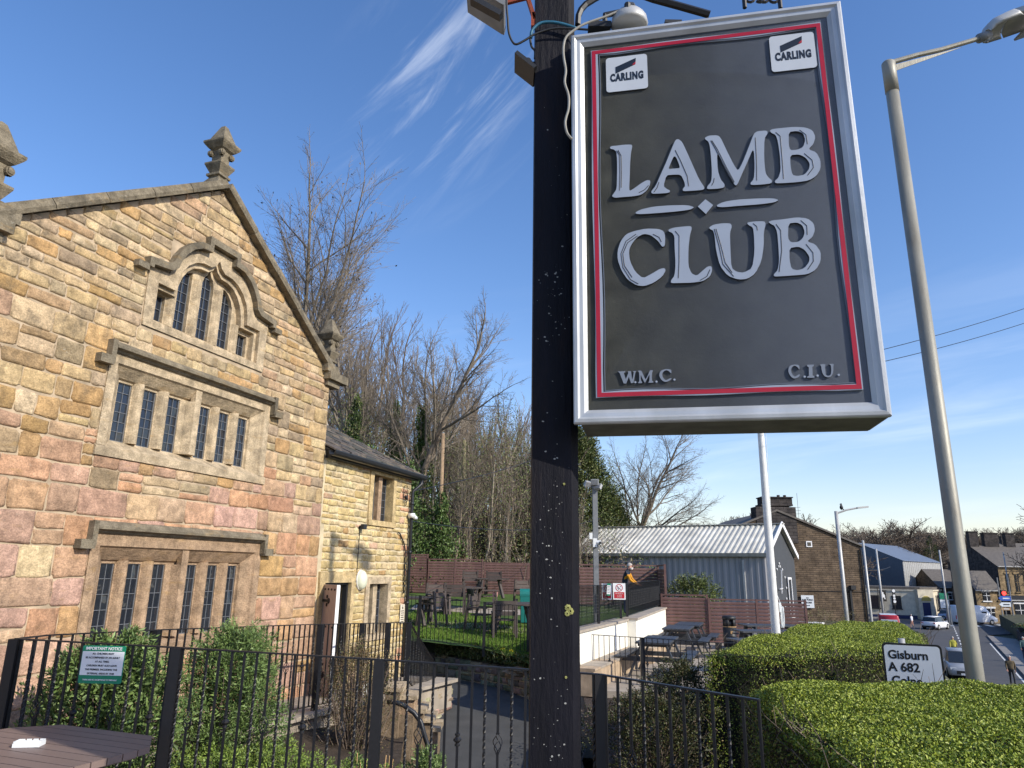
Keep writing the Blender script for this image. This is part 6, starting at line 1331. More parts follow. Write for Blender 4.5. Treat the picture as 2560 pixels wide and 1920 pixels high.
p = atY(1492, 1357, 18.9)-o_; mb = MB(); mb.box(p+Vector((-.05, 0, 0)), (.10, .10, .22)); mb.tube([p, p+Vector((.10, -.04, 0))], .06, 12); bld(mb, 'camera', M['jug'], t)
p = atY(1477, 1340, 18.9)-o_; mb = MB(); mb.box(p, (.08, .08, .16)); bld(mb, 'junction_box', M['jug'], t); p = atY(1500, 1357, 18.8)-o_; mb = MB(); mb.tube([p, p+Vector((.02, -.02, 0))], .035, 10); bld(mb, 'camera_lens', M['dark'], t)
# notices on the terrace railing
def notice(name, label, px0, px1, py0, py1, Y, lines, red=True, ring=True, rz=0.):
    a, b_, c = atY(px0, py0, Y), atY(px1, py0, Y), atY(px0, py1, Y); w_, h_ = (b_-a).length, (a-c).z
    t = thing(name, label, 'notice', ((a+b_)/2+Vector((0, 0, -h_/2))), rz)
    mb = MB(); mb.box((0, 0, 0), (w_, .02, h_)); bld(mb, 'board', M['white'], t)
    if red: mb = MB(); mb.box((0, -.012, -h_*.23), (w_*.82, .006, h_*.38)); bld(mb, 'red_panel', M['red'], t)
    if ring:
        mb = MB(); n = 20; r_ = w_*.29; mb.plate([(r_*math.cos(2*math.pi*k/n), h_*.22+r_*math.sin(2*math.pi*k/n)) for k in range(n)], [[(r_*.82*math.cos(-2*math.pi*k/n), h_*.22+r_*.82*math.sin(-2*math.pi*k/n)) for k in range(n)]], (0, -.01, 0), (1, 0, 0), (0, 0, 1), (0, -1, 0), .004)
        mb.beam((-r_*.65, -.012, h_*.22+r_*.65), (r_*.65, -.012, h_*.22-r_*.65), .004, r_*.16, up=(0, 1, 0)); bld(mb, 'prohibition_ring', M['red'], t)
        mb = MB(); mb.beam((-r_*.5, -.0115, h_*.22), (r_*.3, -.0115, h_*.16), .003, r_*.2, up=(0, 1, 0)); mb.tube([(r_*.35, -.010, h_*.22+r_*.3), (r_*.35, -.0125, h_*.22+r_*.3)], r_*.14, 8); mb.tube([(-r_*.4, -.010, h_*.22+r_*.25), (-r_*.4, -.0125, h_*.22+r_*.25)], r_*.14, 8); mb.tube([(-r_*.2, -.010, h_*.22-r_*.45), (-r_*.2, -.0125, h_*.22-r_*.45)], r_*.12, 8); bld(mb, 'pictogram', M['black'], t)
    board_text(t, [('l', s_, sz*h_, 0, z*h_, 1, 0, mm) for s_, sz, z, mm in lines], y=-.0165)
    return t
notice('notice_board', 'white notice with a red ring and red panel on the terrace gate', 1532, 1563, 1458, 1499, 18.6, [('No ball games', .085, -.13, M['white']), ('on these', .085, -.23, M['white']), ('premises', .085, -.33, M['white'])])
notice('notice_board', 'partly covered white and red notice left of the terrace gate', 1504, 1529, 1459, 1499, 18.3, [('No dogs', .09, -.23, M['white'])])
t = notice('notice_board', 'small tilted green and white notice overlapping the left red one', 1517, 1526, 1460, 1488, 18.1, [], red=False, ring=False); t.rotation_euler = (0, rad(4), 0)
mb = MB(); mb.box((0, -.012, .125), (.085, .004, .04)); mb.box((0, -.012, -.125), (.085, .004, .035)); bld(mb, 'green_bands', M['green'], t); mb = MB()
for k in range(5): mb.box((0, -.012, .075-.035*k), (.06, .003, .010))
bld(mb, 'print', M['grey'], t)

# ================================================================== GREY CLUB HALL (profiled metal barn)
BO = Vector((11.6, 33.0, -.4)); e1_ = Vector((-.843, .537, 0)); e2_ = Vector((.537, .843, 0))
t = thing('metal_barn', 'grey profiled metal hall with pale corrugated roof and white clock on the gable', 'barn', BO, math.atan2(e1_.y, e1_.x)); BL, BW, BE, BR_ = 9.6, 6.2, 3.58, 5.05
# local: x along the long wall (away), y = left-hand perpendicular = -e2 ... so depth is -y
def ribs(L, h, pitch, d): 
    P = []; x = 0
    while x < L: P += [(x, 0), (x+pitch*.18, d), (x+pitch*.50, d), (x+pitch*.68, 0)]; x += pitch
    P = [(min(a, L), b_) for a, b_ in P]+[(L, 0)]; return P
sgn = -1 if e1_.cross(e2_).z < 0 else 1     # side on which the building lies
P = ribs(BL, BE, .30, .045)
mb = MB(); V_ = [(x, -sgn*d, z) for z in (-.6, BE) for x, d in P]; n = len(P); mb.add(V_, [(i, i+1, i+1+n, i+n) for i in range(n-1)]); bld(mb, 'wall_cladding', M['cladding'], t)
mb = MB(); mb.add([(x, sgn*y, z) for x in (0.02, BL) for y, z in ((.01, -.6), (.01, BE), (BW/2, BR_-.06), (BW-.01, BE), (BW-.01, -.6))], [(0, 1, 2, 3, 4), (9, 8, 7, 6, 5), (1, 6, 7, 2), (2, 7, 8, 3), (0, 5, 6, 1), (3, 8, 9, 4)]); bld(mb, 'end_wall', M['render_dark'], t)
for sd_ in (0, 1):
    a = (-.12 if sd_ == 0 else BW+.12); za = BE-.02; ridge_ = (BW/2, BR_+.02); P = ribs(BL+.36, 0, .26, .04); L_ = math.hypot(ridge_[0]-a, ridge_[1]-za); nz = Vector((0, (za-ridge_[1])*(1 if sd_ == 0 else -1), abs(ridge_[0]-a))).normalized()
    mb = MB(); V_ = []
    for yy, zz in ((a, za), ridge_):
        for x, d in P: V_.append((x-.18, sgn*(yy+nz.y*d), zz+nz.z*d))
    n = len(P); mb.add(V_, [(i, i+1, i+1+n, i+n) for i in range(n-1)]); bld(mb, 'roof', M['rooflight'], t)
mb = MB(); mb.beam((-.25, sgn*BW/2, BR_+.06), (BL+.25, sgn*BW/2, BR_+.06), .36, .03); bld(mb, 'ridge_cap', M['rooflight'], t)
mb = MB(); mb.box((BL/2, -sgn*.17, BE-.06), (BL+.4, .12, .16)); bld(mb, 'gutter', M['galv'], t)
for x in (-.17, BL+.17):
    for s_ in (0, 1):
        y0 = (-.15 if s_ == 0 else BW+.15); mb = MB(); mb.beam((x, sgn*y0, BE-.02), (x, sgn*BW/2, BR_+.06), .04, .22); bld(mb, 'bargeboard', M['trimwhite'] if x < 0 else M['galv2'], t)
mb = MB(); mb.box((1.0, -sgn*.10, BE/2-.3), (.09, .09, BE)); bld(mb, 'downpipe', M['galv2'], t)
mb = MB(); mb.box((-.005, sgn*BW*.72, 1.55), (.03, 1.0, 1.9)); bld(mb, 'window_reveal', M['dark'], t)
mb = MB(); mb.box((-.02, sgn*BW*.66, 1.6), (.05, .10, 1.7)); mb.box((-.02, sgn*BW*.78, 1.6), (.05, .10, 1.7)); mb.box((-.02, sgn*BW*.72, 2.5), (.05, .85, .10)); mb.box((-.05, sgn*BW*.72, .68), (.12, 1.1, .09)); bld(mb, 'window_frame', M['trimwhite'], t)
mb = MB(); mb.box((-.005, sgn*BW*.18, 1.2), (.03, .7, 2.2)); bld(mb, 'doorway', M['dark'], t)
clk = bpy.data.objects.new('clock', None); COL.objects.link(clk); clk.parent = t; clk.location = (-.01, sgn*BW*.40, 2.05)
mb = MB(); R1 = 1.0
for h in range(12):
    a = h*math.pi/6; 
    for k in ((-.10, 0), (.10, 0), (0, .14)) if h in (0, 6) else ((0, 0),):
        y, z = R1*math.sin(a)*1.15+k[0]*1.6, R1*math.cos(a)+(k[1] if h == 0 else -k[1]); mb.tube([(0, y, z), (-.03, y, z)], .055, 8)
bld(mb, 'hour_markers', M['trimwhite'], clk)
mb = MB(); mb.beam((-.045, -.05*sgn, -.25), (-.045, .22*sgn, .85), .02, .05, up=(1, 0, 0)); mb.beam((-.05, .10*sgn, 0), (-.05, -.45*sgn, -.05), .02, .08, up=(1, 0, 0)); bld(mb, 'hands', M['trimwhite'], clk)
mb = MB(); mb.box((-.6, sgn*BW*.9, .22), (1.2, .9, .35)); mb.box((-1.1, sgn*(BW*.9+.3), -.4), (.08, .08, 1.4)); bld(mb, 'porch', M['trimwhite'], t)
# ================================================================== BROWN GABLED HOUSE BY THE ROAD
t = thing('gabled_house', 'brown stone house end wall with a big chimney stack behind the grey hall', 'house', (16.7, 45, -3.9))
W2, EH, RH, Dp = 5.0, 7.95, 10.0, 11
mb = MB(); mb.add([(x, y, z) for y in (0, Dp) for x, z in ((-W2, 0), (W2, 0), (W2, EH), (0, RH), (-W2, EH))], [(0, 1, 2, 3, 4), (9, 8, 7, 6, 5), (0, 5, 6, 1), (1, 6, 7, 2), (4, 9, 5, 0)]); bld(mb, 'wall', M['gablestone'], t)
for s_ in (-1, 1): mb = MB(); mb.add([(0, -.12, RH+.03), (s_*(W2+.2), -.12, EH-.05), (s_*(W2+.2), Dp, EH-.05), (0, Dp, RH+.03), (0, -.12, RH+.15), (s_*(W2+.2), -.12, EH+.07), (s_*(W2+.2), Dp, EH+.07), (0, Dp, RH+.15)], [(0, 1, 2, 3), (4, 7, 6, 5), (0, 4, 5, 1), (1, 5, 6, 2), (2, 6, 7, 3), (3, 7, 4, 0)]); bld(mb, 'roof', M['townroof'], t)
ch = bpy.data.objects.new('chimney', None); COL.objects.link(ch); ch.parent = t; ch.location = (-.05, .0, 0)
mb = MB(); mb.box((0, .45, 9.2), (2.5, 1.0, 2.2)); bld(mb, 'stack', M['towndark'], ch)
mb = MB(); mb.box((.1, .5, 10.42), (2.0, 1.1, .10)); mb.box((.2, .6, 10.68), (1.9, .9, .42)); mb.box((.2, .6, 10.92), (2.0, 1.05, .06)); bld(mb, 'stack_cap', M['towndark'], ch)
M['terracotta'] = mat('terracotta_pot', (.30, .09, .05), .8, .15, 8, .1)
for x, m, h in ((-.15, 'terracotta', .5), (-.42, 'trimwhite', .3), (.35, 'towndark', .62), (.75, 'towndark', .62)):
    mb = MB(); mb.lathe([(.11, 0), (.09, h), (.11, h)], 10, c=(x, .3, 10.45)); bld(mb, 'chimney_pot', M[m], ch)
mb = MB(); mb.tube([(-.3, .2, 10.6), (-.33, .2, 11.75)], .015, 5); mb.tube([(-.50, .2, 11.55), (-.18, .2, 11.68)], .01, 4); mb.tube([(-.46, .2, 11.4), (-.20, .2, 11.46)], .01, 4); mb.tube([(1.5, .2, 9.3), (1.5, .2, 11.2)], .012, 4)
for z in (9.9, 10.1, 10.3): mb.tube([(1.3, .2, z), (1.65, .2, z+.02)], .01, 4)
bld(mb, 'aerial', M['grey'], ch)
mb = MB(); mb.box((1.85, -.02, 8.05), (.36, .05, .36)); bld(mb, 'small_window', M['trimwhite'], t); mb = MB(); mb.box((1.85, -.05, 8.05), (.22, .02, .22)); bld(mb, 'small_pane', M['glass'], t)
mb = MB(); mb.tube([(.6, -.03, 5.25), (4.85, -.03, 5.25)], .02, 4); mb.box((4.1, -.06, 3.6), (.12, .10, 3.8)); mb.box((4.25, -.1, 5.5), (.30, .2, .25)); mb.tube([(4.98, -.08, 0), (4.98, -.08, 7.8)], .05, 6); bld(mb, 'pipes', M['dark'], t)
a = atY(2002, 1488, 44.9)-Vector((16.7, 45, -3.9)); b_ = atY(2036, 1520, 44.9)-Vector((16.7, 45, -3.9))
tb = thing('banner', 'square white sign with dark lettering on the brown gable wall', 'sign', Vector((16.7, 45, -3.9))+(a+b_)/2)
mb = MB(); mb.box((0, 0, 0), (abs(b_.x-a.x), .04, abs(a.z-b_.z))); bld(mb, 'board', M['roadwhite'], tb)
for s_, z, sz in (('THE', .21, .09), ('TURF PUBLIC', .10, .13), ('& STORES', -.06, .13), ('Sports', -.22, .10)):
    o = text_mesh('lettering', s_, sz, M['navy'], tb, .002, .002, .9); o.rotation_euler = UP; o.location = (0, -.03, z)

# ================================================================== ROAD, PAVEMENTS, TOWN
ZR = -3.86
def sheet(name, pts, z, m, kind='structure'):
    mb = MB(); n = len(pts); mb.add([(x, y, z) for x, y in pts], [tuple(range(n))]); o = mb.build(name, m)
    bm = bmesh.new(); bm.from_mesh(o.data); bmesh.ops.triangulate(bm, faces=bm.faces); bmesh.ops.recalc_face_normals(bm, faces=bm.faces)
    if sum(f.normal.z for f in bm.faces) < 0: bmesh.ops.reverse_faces(bm, faces=bm.faces)
    bm.to_mesh(o.data); bm.free(); o['kind'] = kind; return o
rd = Vector((.50, .866)); rn = Vector((.866, -.5))
def R2(s, o): p = Vector((25.5, 44))+rd*(s-44)+rn*o; return (p.x, p.y)       # s along the road, o to the right
sheet('road', [R2(-10, -6), R2(-10, 4.3), R2(92, 4.3), (120, 118), (120, 128), (60, 128), (48, 111), (44, 100)], ZR+.05, M['road'])
slab('pavement', [R2(-10, 4.3), R2(-10, 6.6), R2(86, 6.6), R2(90, 4.3)], ZR+.17, .5, M['pavement'])
slab('far_pavement', [(46, 104), (47, 112), (58, 113.5), (62, 117.5), (63, 125), (40, 125), (36, 104)], ZR+.16, .5, M['pavement'])
mb = MB()
for k in range(26):
    s0 = 8+k*4.0; a, b_ = R2(s0, 1.45), R2(s0+2.1, 1.45); c, d = R2(s0+2.1, 1.58), R2(s0, 1.58); mb.add([(*a, ZR+.056), (*b_, ZR+.056), (*c, ZR+.056), (*d, ZR+.056)], [(0, 1, 2, 3)])
o = bld(mb, 'centre_line', M['roadpaint'], None); o['kind'] = 'structure'
mb = MB(); a, b_, c, d = R2(-10, 3.95), R2(80, 3.95), R2(80, 4.06), R2(-10, 4.06); mb.add([(*a, ZR+.056), (*b_, ZR+.056), (*c, ZR+.056), (*d, ZR+.056)], [(0, 1, 2, 3)])
for k in range(5): x = 58+k*1.8; mb.add([(x, 98, ZR+.057), (x+.6, 98, ZR+.057), (x+2.6, 103, ZR+.057), (x+2.0, 103, ZR+.057)], [(0, 1, 2, 3)])
o = bld(mb, 'edge_line', M['roadpaint'], None); o['kind'] = 'structure'
a, b_ = Vector(R2(10, 6.6)), Vector(R2(84, 6.6))
wallblock('roadside_wall', 'dark stone parapet wall along the far pavement on the right', a, b_, -.35, ZR, ZR+1.15, M['towndark'], cap=M['towndark'])
M['brush'] = mat('brush', (.2, .15, .1), .9, .3, 5, 0)
# brushy bank and stone wall behind the parapet
slab('river_bank', [R2(30, 7.3), R2(112, 7.0), R2(112, 40), R2(30, 40)], lambda x, y: ZR+1.0+.035*max(0, (x-.5*y)), 3., M['ground'])
rr = [(R2(66, 8.6), 2.0, 900), (R2(76, 9.2), 2.4, 1100), (R2(87, 9.5), 2.2, 900), (R2(92, 13), 3.0, 900), (R2(72, 12), 2.8, 900)]
for k, ((x, y), r_, n) in enumerate(rr):
    rg = np.random.default_rng(50+k); t = thing('scrub_bush', ['brown leafless scrub nearest the lamp column, over the parapet', 'brownish scrub bush second along the bank', 'olive scrub bush below the blue signs', 'wide brown scrub at the back of the bank', 'brown scrub clump at the right edge of the picture'][k], 'bush', (x, y, ZR+.9))
    m_ = n*6; d = rg.normal(size=(m_, 3)); d /= np.linalg.norm(d, axis=1, keepdims=True); P = d*(rg.uniform(.2, 1, m_)**.4)[:, None]*[r_, r_, r_*.62]; P[:, 2] = np.abs(P[:, 2])
    leafcloud('twiggy_mass', P, d*[1, 1, .5]+rg.normal(size=(m_, 3))*.5+[0, 0, .5], rg.uniform(.3, .7, m_), .05, pal(m_, [(.22, .17, .10), (.15, .13, .07), (.28, .21, .12), (.09, .10, .04)]), M['leafy'], t, 'stuff')
def planter(label, s, o):
    x, y = R2(s, o); t = thing('planter', label, 'planter', (x, y, ZR+1.15)); mb = MB(); mb.lathe([(.35, 0), (.5, .45), (.52, .5)], 12); bld(mb, 'tub', M['dark'], t); P = NR.normal(size=(260, 3))*[.3, .3, .16]+[0, 0, .6]
    leafcloud('flowers', P, NR.normal(size=(260, 3))+[0, 0, .5], .12, .07, pal(260, [(.05, .09, .02), (.55, .14, .02), (.12, .2, .04)], [3, 1, 3]), M['leafy'], t, 'stuff')
planter('planter of orange flowers on the parapet nearer the lamp column', 58, 7.0); planter('planter of green leaves on the parapet by the walking woman', 50, 7.1); planter('orange flowering planter farther along the pavement edge', 80, 6.9)
# pub
PB = [(53.2, 118), (63.2, 113.3), (65.2, 113.6), (70.6, 120.5), (66, 129), (52, 129)]
t = thing('cream_pub', 'single-storey cream corner pub with navy door and black hanging sign', 'pub', (0, 0, ZR))
def face_box(mbx, a, b_, u0, u1, z0, z1, o0, o1, mi=0):
    a = Vector(a); b_ = Vector(b_); d = (b_-a); L = d.length; d /= L; nrm = Vector((d.y, -d.x)); c = a+d*((u0+u1)/2)+nrm*((o0+o1)/2); mbx.box((c.x, c.y, (z0+z1)/2), (u1-u0, abs(o1-o0), z1-z0), rz=math.atan2(d.y, d.x), mi=mi)
def extr(P, z0, z1, mi=0):
    mb = MB(); n = len(P); mb.add([(x, y, z0) for x, y in P]+[(x, y, z1) for x, y in P], [tuple(range(n-1, -1, -1)), tuple(range(n, 2*n))]+[(i, (i+1) % n, (i+1) % n+n, i+n) for i in range(n)]); return mb
bld(extr(PB, .0, 4.15), 'wall', M['pubwall'], t)
sc_o = lambda P, k: [((x-61)*k+61, (y-120)*k+120) for x, y in P]
bld(extr(sc_o(PB, 1.02), 4.15, 4.35), 'cornice', M['pubwall'], t); bld(extr(sc_o(PB, .99), 4.35, 4.75), 'parapet', M['townroof'], t)
bld(extr(sc_o(PB, 1.004), -.1, .55), 'plinth', M['pubblue'], t)
for k, (u0, u1) in enumerate(((1.2, 2.3), (4.0, 5.3), (7.0, 8.3))):
    mb = MB(); face_box(mb, PB[0], PB[1], u0, u1, 1.5, 3.4, -.05, .04); bld(mb, 'window', M['glass'], t); mb = MB(); face_box(mb, PB[0], PB[1], u0-.1, u1+.1, 1.35, 1.5, 0, .15); bld(mb, 'window_box', M['dark'], t)
for k, u in enumerate((2.1, 3.4, 4.8, )):
    mb = MB(); face_box(mb, PB[2], PB[3], u+.3, u+1.0, 1.35, 3.5, -.05, .04); bld(mb, 'window', M['glass'], t); mb = MB(); face_box(mb, PB[2], PB[3], u+.2, u+1.1, 1.15, 1.4, 0, .18); bld(mb, 'window_box', M['dark'], t)
PD = ((62.6, 112.9), (64.9, 113.0))
mb = MB(); face_box(mb, PD[0], PD[1], -.1, 2.3, 0, 4.4, -1.5, .05); bld(mb, 'porch', M['pubwall'], t)
mb = MB(); face_box(mb, PD[0], PD[1], .45, 1.65, .1, 2.5, .0, .10); bld(mb, 'door', M['pubblue'], t)
mb = MB(); c = Vector(PD[0])+(Vector(PD[1])-Vector(PD[0])).normalized()*1.05; mb.add([(c.x+.75*math.cos(a), c.y-.17, 2.75+.75*math.sin(a)) for a in [math.pi*k/8 for k in range(9)]], [tuple(range(9))]); M['gilt'] = mat('gilt_fanlight', (.45, .36, .10), .4, .3, 12, 0); mb.build('fanlight', M['gilt'], t)
mb = MB(); face_box(mb, PB[0], PB[1], 3.0, 3.1, 1.4, 4.0, .9, 1.0); bld(mb, 'sign_post', M['dark'], t)
px_ = atY(2207, 1490, 114); th_ = thing('hanging_sign', 'black pub sign with a white rampant lion emblem', 'sign', px_, 0.05)
mb = MB(); mb.box((0, 0, 0), (1.05, .08, 1.6)); bld(mb, 'board', M['black'], th_)
mb = MB(); LN = [(-.15, .45), (.02, .55), (.12, .42), (.10, .28), (.22, .20), (.30, .02), (.26, -.18), (.34, -.42), (.22, -.45), (.14, -.22), (.02, -.16), (-.12, -.36), (-.28, -.38), (-.10, -.12), (-.06, .02), (-.24, -.06), (-.30, .02), (-.12, .14), (-.28, .22), (-.26, .30), (-.08, .28)]
mb.plate([(x*1.1, z*1.1) for x, z in LN], [], (0, -.045, 0), (1, 0, 0), (0, 0, 1), (0, -1, 0), .01); bld(mb, 'lion_emblem', M['white'], th_)
mb = MB(); mb.box((0, 0, .85), (1.25, .06, .08)); mb.box((-.75, 0, -.5), (.09, .09, 3.8)); mb.box((0, 0, -1.7), (.06, .06, 1.8)); bld(mb, 'post', M['dark'], th_)
tc_ = thing('crossing_beacon', 'column of round white signs on a dark pole in front of the pub', 'sign', atY(2235, 1490, 112))
mb = MB(); mb.box((0, .02, -.1), (.45, .05, 2.4)); mb.box((0, .04, -1.6), (.10, .08, 3.0)); bld(mb, 'back_board', M['dark'], tc_); mb = MB()
for z, r_ in ((.75, .24), (.05, .18), (-.35, .18), (-.8, .22)): mb.tube([(0, -.01, z), (0, -.05, z)], r_, 10)
bld(mb, 'discs', M['white'], tc_)
# blue-grey metal shed
t = thing('metal_shed', 'large blue-grey metal shed with a sloping roof behind the cream pub', 'shed', (70, 130, ZR))
u_ = Vector((-.64, .77)); v_ = Vector((.77, .64)); A0 = Vector((0, 0)); A1 = u_*7.5; A2 = u_*15; Lg = v_*17
V_ = [(*A0, 0), (*A0, 9.1), (*A1, 12.2), (*A2, 9.1), (*A2, 0)]; V2 = [(x+Lg.x, y+Lg.y, z) for x, y, z in V_]
mb = MB(); mb.add(V_+V2, [(0, 1, 2, 3, 4), (9, 8, 7, 6, 5), (3, 8, 9, 4)]); bld(mb, 'end_wall', M['blueclad'], t)
P = ribs(17, 0, .8, .12); mb = MB(); nv = Vector((-u_.x, -u_.y)); V3 = [(*(v_*x+nv*d), z) for z in (0, 9.1) for x, d in P]; n = len(P); mb.add(V3, [(i, i+1, i+1+n, i+n) for i in range(n-1)]); bld(mb, 'side_cladding', M['galv2'], t)  # sunlit side painted far paler than the shaded end wall
for a, b_ in ((A0-u_*.3, A1), (A2+u_*.3, A1)): mb = MB(); z0, z1 = 9.0, 12.3; mb.add([(*a, z0), (*b_, z1), (*(b_+Lg), z1), (*(a+Lg), z0)], [(0, 1, 2, 3)]); bld(mb, 'roof', M['blueroof'], t)
def townhouse(name, label, x, y, w_, d, h, rh, rz=0., wall='townstone', gable='towndark', roof='townroof', wins=(), chims=(), cat='house', group=None, front_axis=True, wh=1.5):
    """ridge runs along x; front faces -y; base corner at (x,y)"""
    t = thing(name, label, cat, (x, y, ZR), rz, group)
    mb = MB(); mb.add([(0, 0, 0), (w_, 0, 0), (w_, 0, h), (0, 0, h), (0, d, 0), (w_, d, 0), (w_, d, h), (0, d, h)], [(0, 1, 2, 3), (5, 4, 7, 6), (0, 3, 7, 4), (2, 1, 5, 6)]); bld(mb, 'front_wall', M[wall], t)
    for gx_, dx_ in ((-.02, -.03), (w_+.02, .03)): mb = MB(); mb.add([(gx_, .01, 0), (gx_, .01, h), (gx_, d/2, h+rh), (gx_, d-.01, h), (gx_, d-.01, 0)]+[(gx_-dx_, .01, 0), (gx_-dx_, .01, h), (gx_-dx_, d/2, h+rh), (gx_-dx_, d-.01, h), (gx_-dx_, d-.01, 0)], [(0, 1, 2, 3, 4), (9, 8, 7, 6, 5), (1, 6, 7, 2), (2, 7, 8, 3)]); bld(mb, 'gable_wall', M[gable], t)  # gable ends coloured as shaded sides next to the sunlit fronts
    mb = MB(); e_ = .25; mb.add([(-.1, -e_, h-.12), (w_+.1, -e_, h-.12), (w_+.1, d/2, h+rh+.08), (-.1, d/2, h+rh+.08), (-.1, d+e_, h-.12), (w_+.1, d+e_, h-.12)], [(0, 1, 2, 3), (3, 2, 5, 4)]); bld(mb, 'roof', M[roof], t)
    mb = MB(); mb.box((w_/2, -.3, h-.1), (w_+.2, .14, .14)); bld(mb, 'gutter', M['galv2'], t)
    for wx, wz, ww, wh_ in wins:
        f = bpy.data.objects.new('window', None); COL.objects.link(f); f.parent = t
        mb = MB(); mb.box((wx, -.02, wz), (ww, .08, wh_)); bld(mb, 'pane', M['glass'], f)
        mb = MB(); mb.box((wx, -.05, wz-wh_/2-.08), (ww+.3, .2, .16)); mb.box((wx, -.04, wz+wh_/2+.12), (ww+.3, .12, .24)); mb.box((wx, -.07, wz), (.07, .05, wh_)); mb.box((wx, -.07, wz+.1), (ww, .05, .07)); bld(mb, 'frame', M['trimwhite'] if ww > .9 else M[wall], f)
    for cx, cy, cw, ch_ in chims:
        mb = MB(); mb.box((cx, cy, h+rh+ch_/2-.6), (cw, .9, ch_+1.2)); mb.box((cx, cy, h+rh+ch_+.06), (cw+.25, 1.1, .14)); bld(mb, 'chimney', M['towndark'], t)
    return t
# pixel anchored positions at measured depths
def wx(px, Y): return atY(px, 1450, Y).x
townhouse('stone_house', 'low sandstone house with a brown roof right of the white van', wx(2434, 106), 106, wx(2497, 106)-wx(2434, 106), 5.5, 4.6, 2.6, rz=0, wins=((1.5, 3.7, 1.0, 1.2), (3.6, 3.8, .9, 1.2), (1.8, 1.4, 1.1, 1.3)), chims=())
townhouse('stone_house', 'sandstone house end with small dormer behind the cream pub', wx(2345, 126), 126, 8.5, 9, 4.7, 2.9, wall='gablestone', gable='gablestone', wins=((2, 3.2, 1., 1.),), chims=((5.6, 4.5, 1.1, 1.3),))
w5 = []
for k in range(6): w5.append((1.2+k*1.35, 5.6, .55, 2.6))
townhouse('stone_terrace', 'tall sandstone terrace with narrow windows and three black chimneys at the right edge', wx(2499, 112), 112, 11, 13, 8.1, 3.2, rz=-.04, wins=w5, chims=((-1.6+2.2, 6.5, 1.4, 2.2), (3.4, 6.5, 2.2, 2.0), (6.4, 6.5, 1.4, 2.0)))
townhouse('shop', 'low shop with awnings under the tall terrace', wx(2502, 111.5), 110.4, 9, 1.6, 3.2, .5, roof='dark' if 'dark' in M else 'townroof', wall='townstone', wins=((1.5, 1.6, 1.6, 2.), (4.2, 1.6, 1.6, 2.)))
for k, (px, Y, w_, h, rh, lab) in enumerate(((2240, 175, 16, 5.5, 4., 'grey roofed house far behind the metal shed'), (2300, 165, 14, 7.2, 3.4, 'dark roofed house far behind the pub, left one'), (2370, 160, 14, 7.8, 3.6, 'dark roofed house far behind the lamp column'), (2530, 150, 20, 9.5, 4, 'long dark slate roof beyond the tall terrace'), (2420, 190, 18, 8.5, 4, 'distant slate roof left of the terrace chimneys'))):
    townhouse('distant_house', lab, wx(px, Y), Y, w_, 9, h, rh, wall='townstone', wins=((3, 3.5, 1, 1.4), (7, 3.5, 1, 1.4)), chims=((2, 4.5, 1.2, 1.4),), rz=-.1)
# town lamps and signs
def lampcol(name, label, px, pyb, pyt, Y, arm=None, r_=.07, base=ZR, m='galv2', group=None):
    p = atY(px, pyt, Y); b_ = atY(px, pyb, Y); t = thing(name, label, 'street lamp', (p.x, Y, base), 0, group); h = p.z-base
    mb = MB(); mb.tube([(0, 0, 0), (0, 0, h*.5), (0, 0, h)], [r_, r_*.9, r_*.75], 10); bld(mb, 'column', M[m], t, True)
    if arm:
        q_ = atY(arm[0], arm[1], Y)-Vector((p.x, Y, base)); mb = MB(); mb.tube([(0, 0, h-.12), (q_.x*.5, 0, (h+q_.z)/2-.02), tuple(q_)], r_*.45, 6); bld(mb, 'arm', M[m], t)
        mb = MB(); q2 = atY(arm[2], arm[3], Y)-Vector((p.x, Y, base)); mb.beam(q_, q2, .16, .09); bld(mb, 'lantern', M['galv2'], t)
    return t
lampcol('street_lamp', 'grey street lamp with a bird on its arm in front of the brown gable', 2090, 1557, 1278, 38, (2142, 1270, 2170, 1267), .12)
t = thing('bird', 'dark pigeon perched on the street lamp arm', 'bird', atY(2104, 1274, 38))
mb = MB(); mb.lathe([(.01, -.02), (.07, .03), (.09, .10), (.075, .18), (.045, .24), (.05, .28), (.03, .32), (.005, .335)], 10); mb.beam((.05, 0, .05), (.17, 0, -.06), .06, .03); mb.beam((-.03, 0, .29), (-.09, 0, .28), .02, .02); bld(mb, 'body', M['dark'], t, True)
lampcol('lamp_column', 'thin pale column at the right edge of the brown gable', 2157, 1557, 1351, 41, None, .085)
lampcol('lamp_column', 'thin grey column left of the red van', 2190, 1545, 1372, 85, None, .14)
lampcol('lamp_column', 'thin grey column right of the metal shed', 2348, 1500, 1375, 98, None, .14)
lampcol('lamp_column', 'thin column in front of the tall terrace', 2508, 1540, 1380, 100, None, .10)
M['skyblue'] = mat('pale_blue_cloth', (.45, .55, .75), .7, .1, 10, 0)
t = thing('direction_signs', 'blue and white direction signs with a lit red traffic light above them', 'road sign', atY(2512, 1535, 95)); o_ = Vector(t.location)
mb = MB(); mb.box((-.3, 0, 2.), (.10, .10, 5.0)); mb.box((1.1, 0, 2.), (.10, .10, 5.0)); bld(mb, 'post', M['grey'], t)
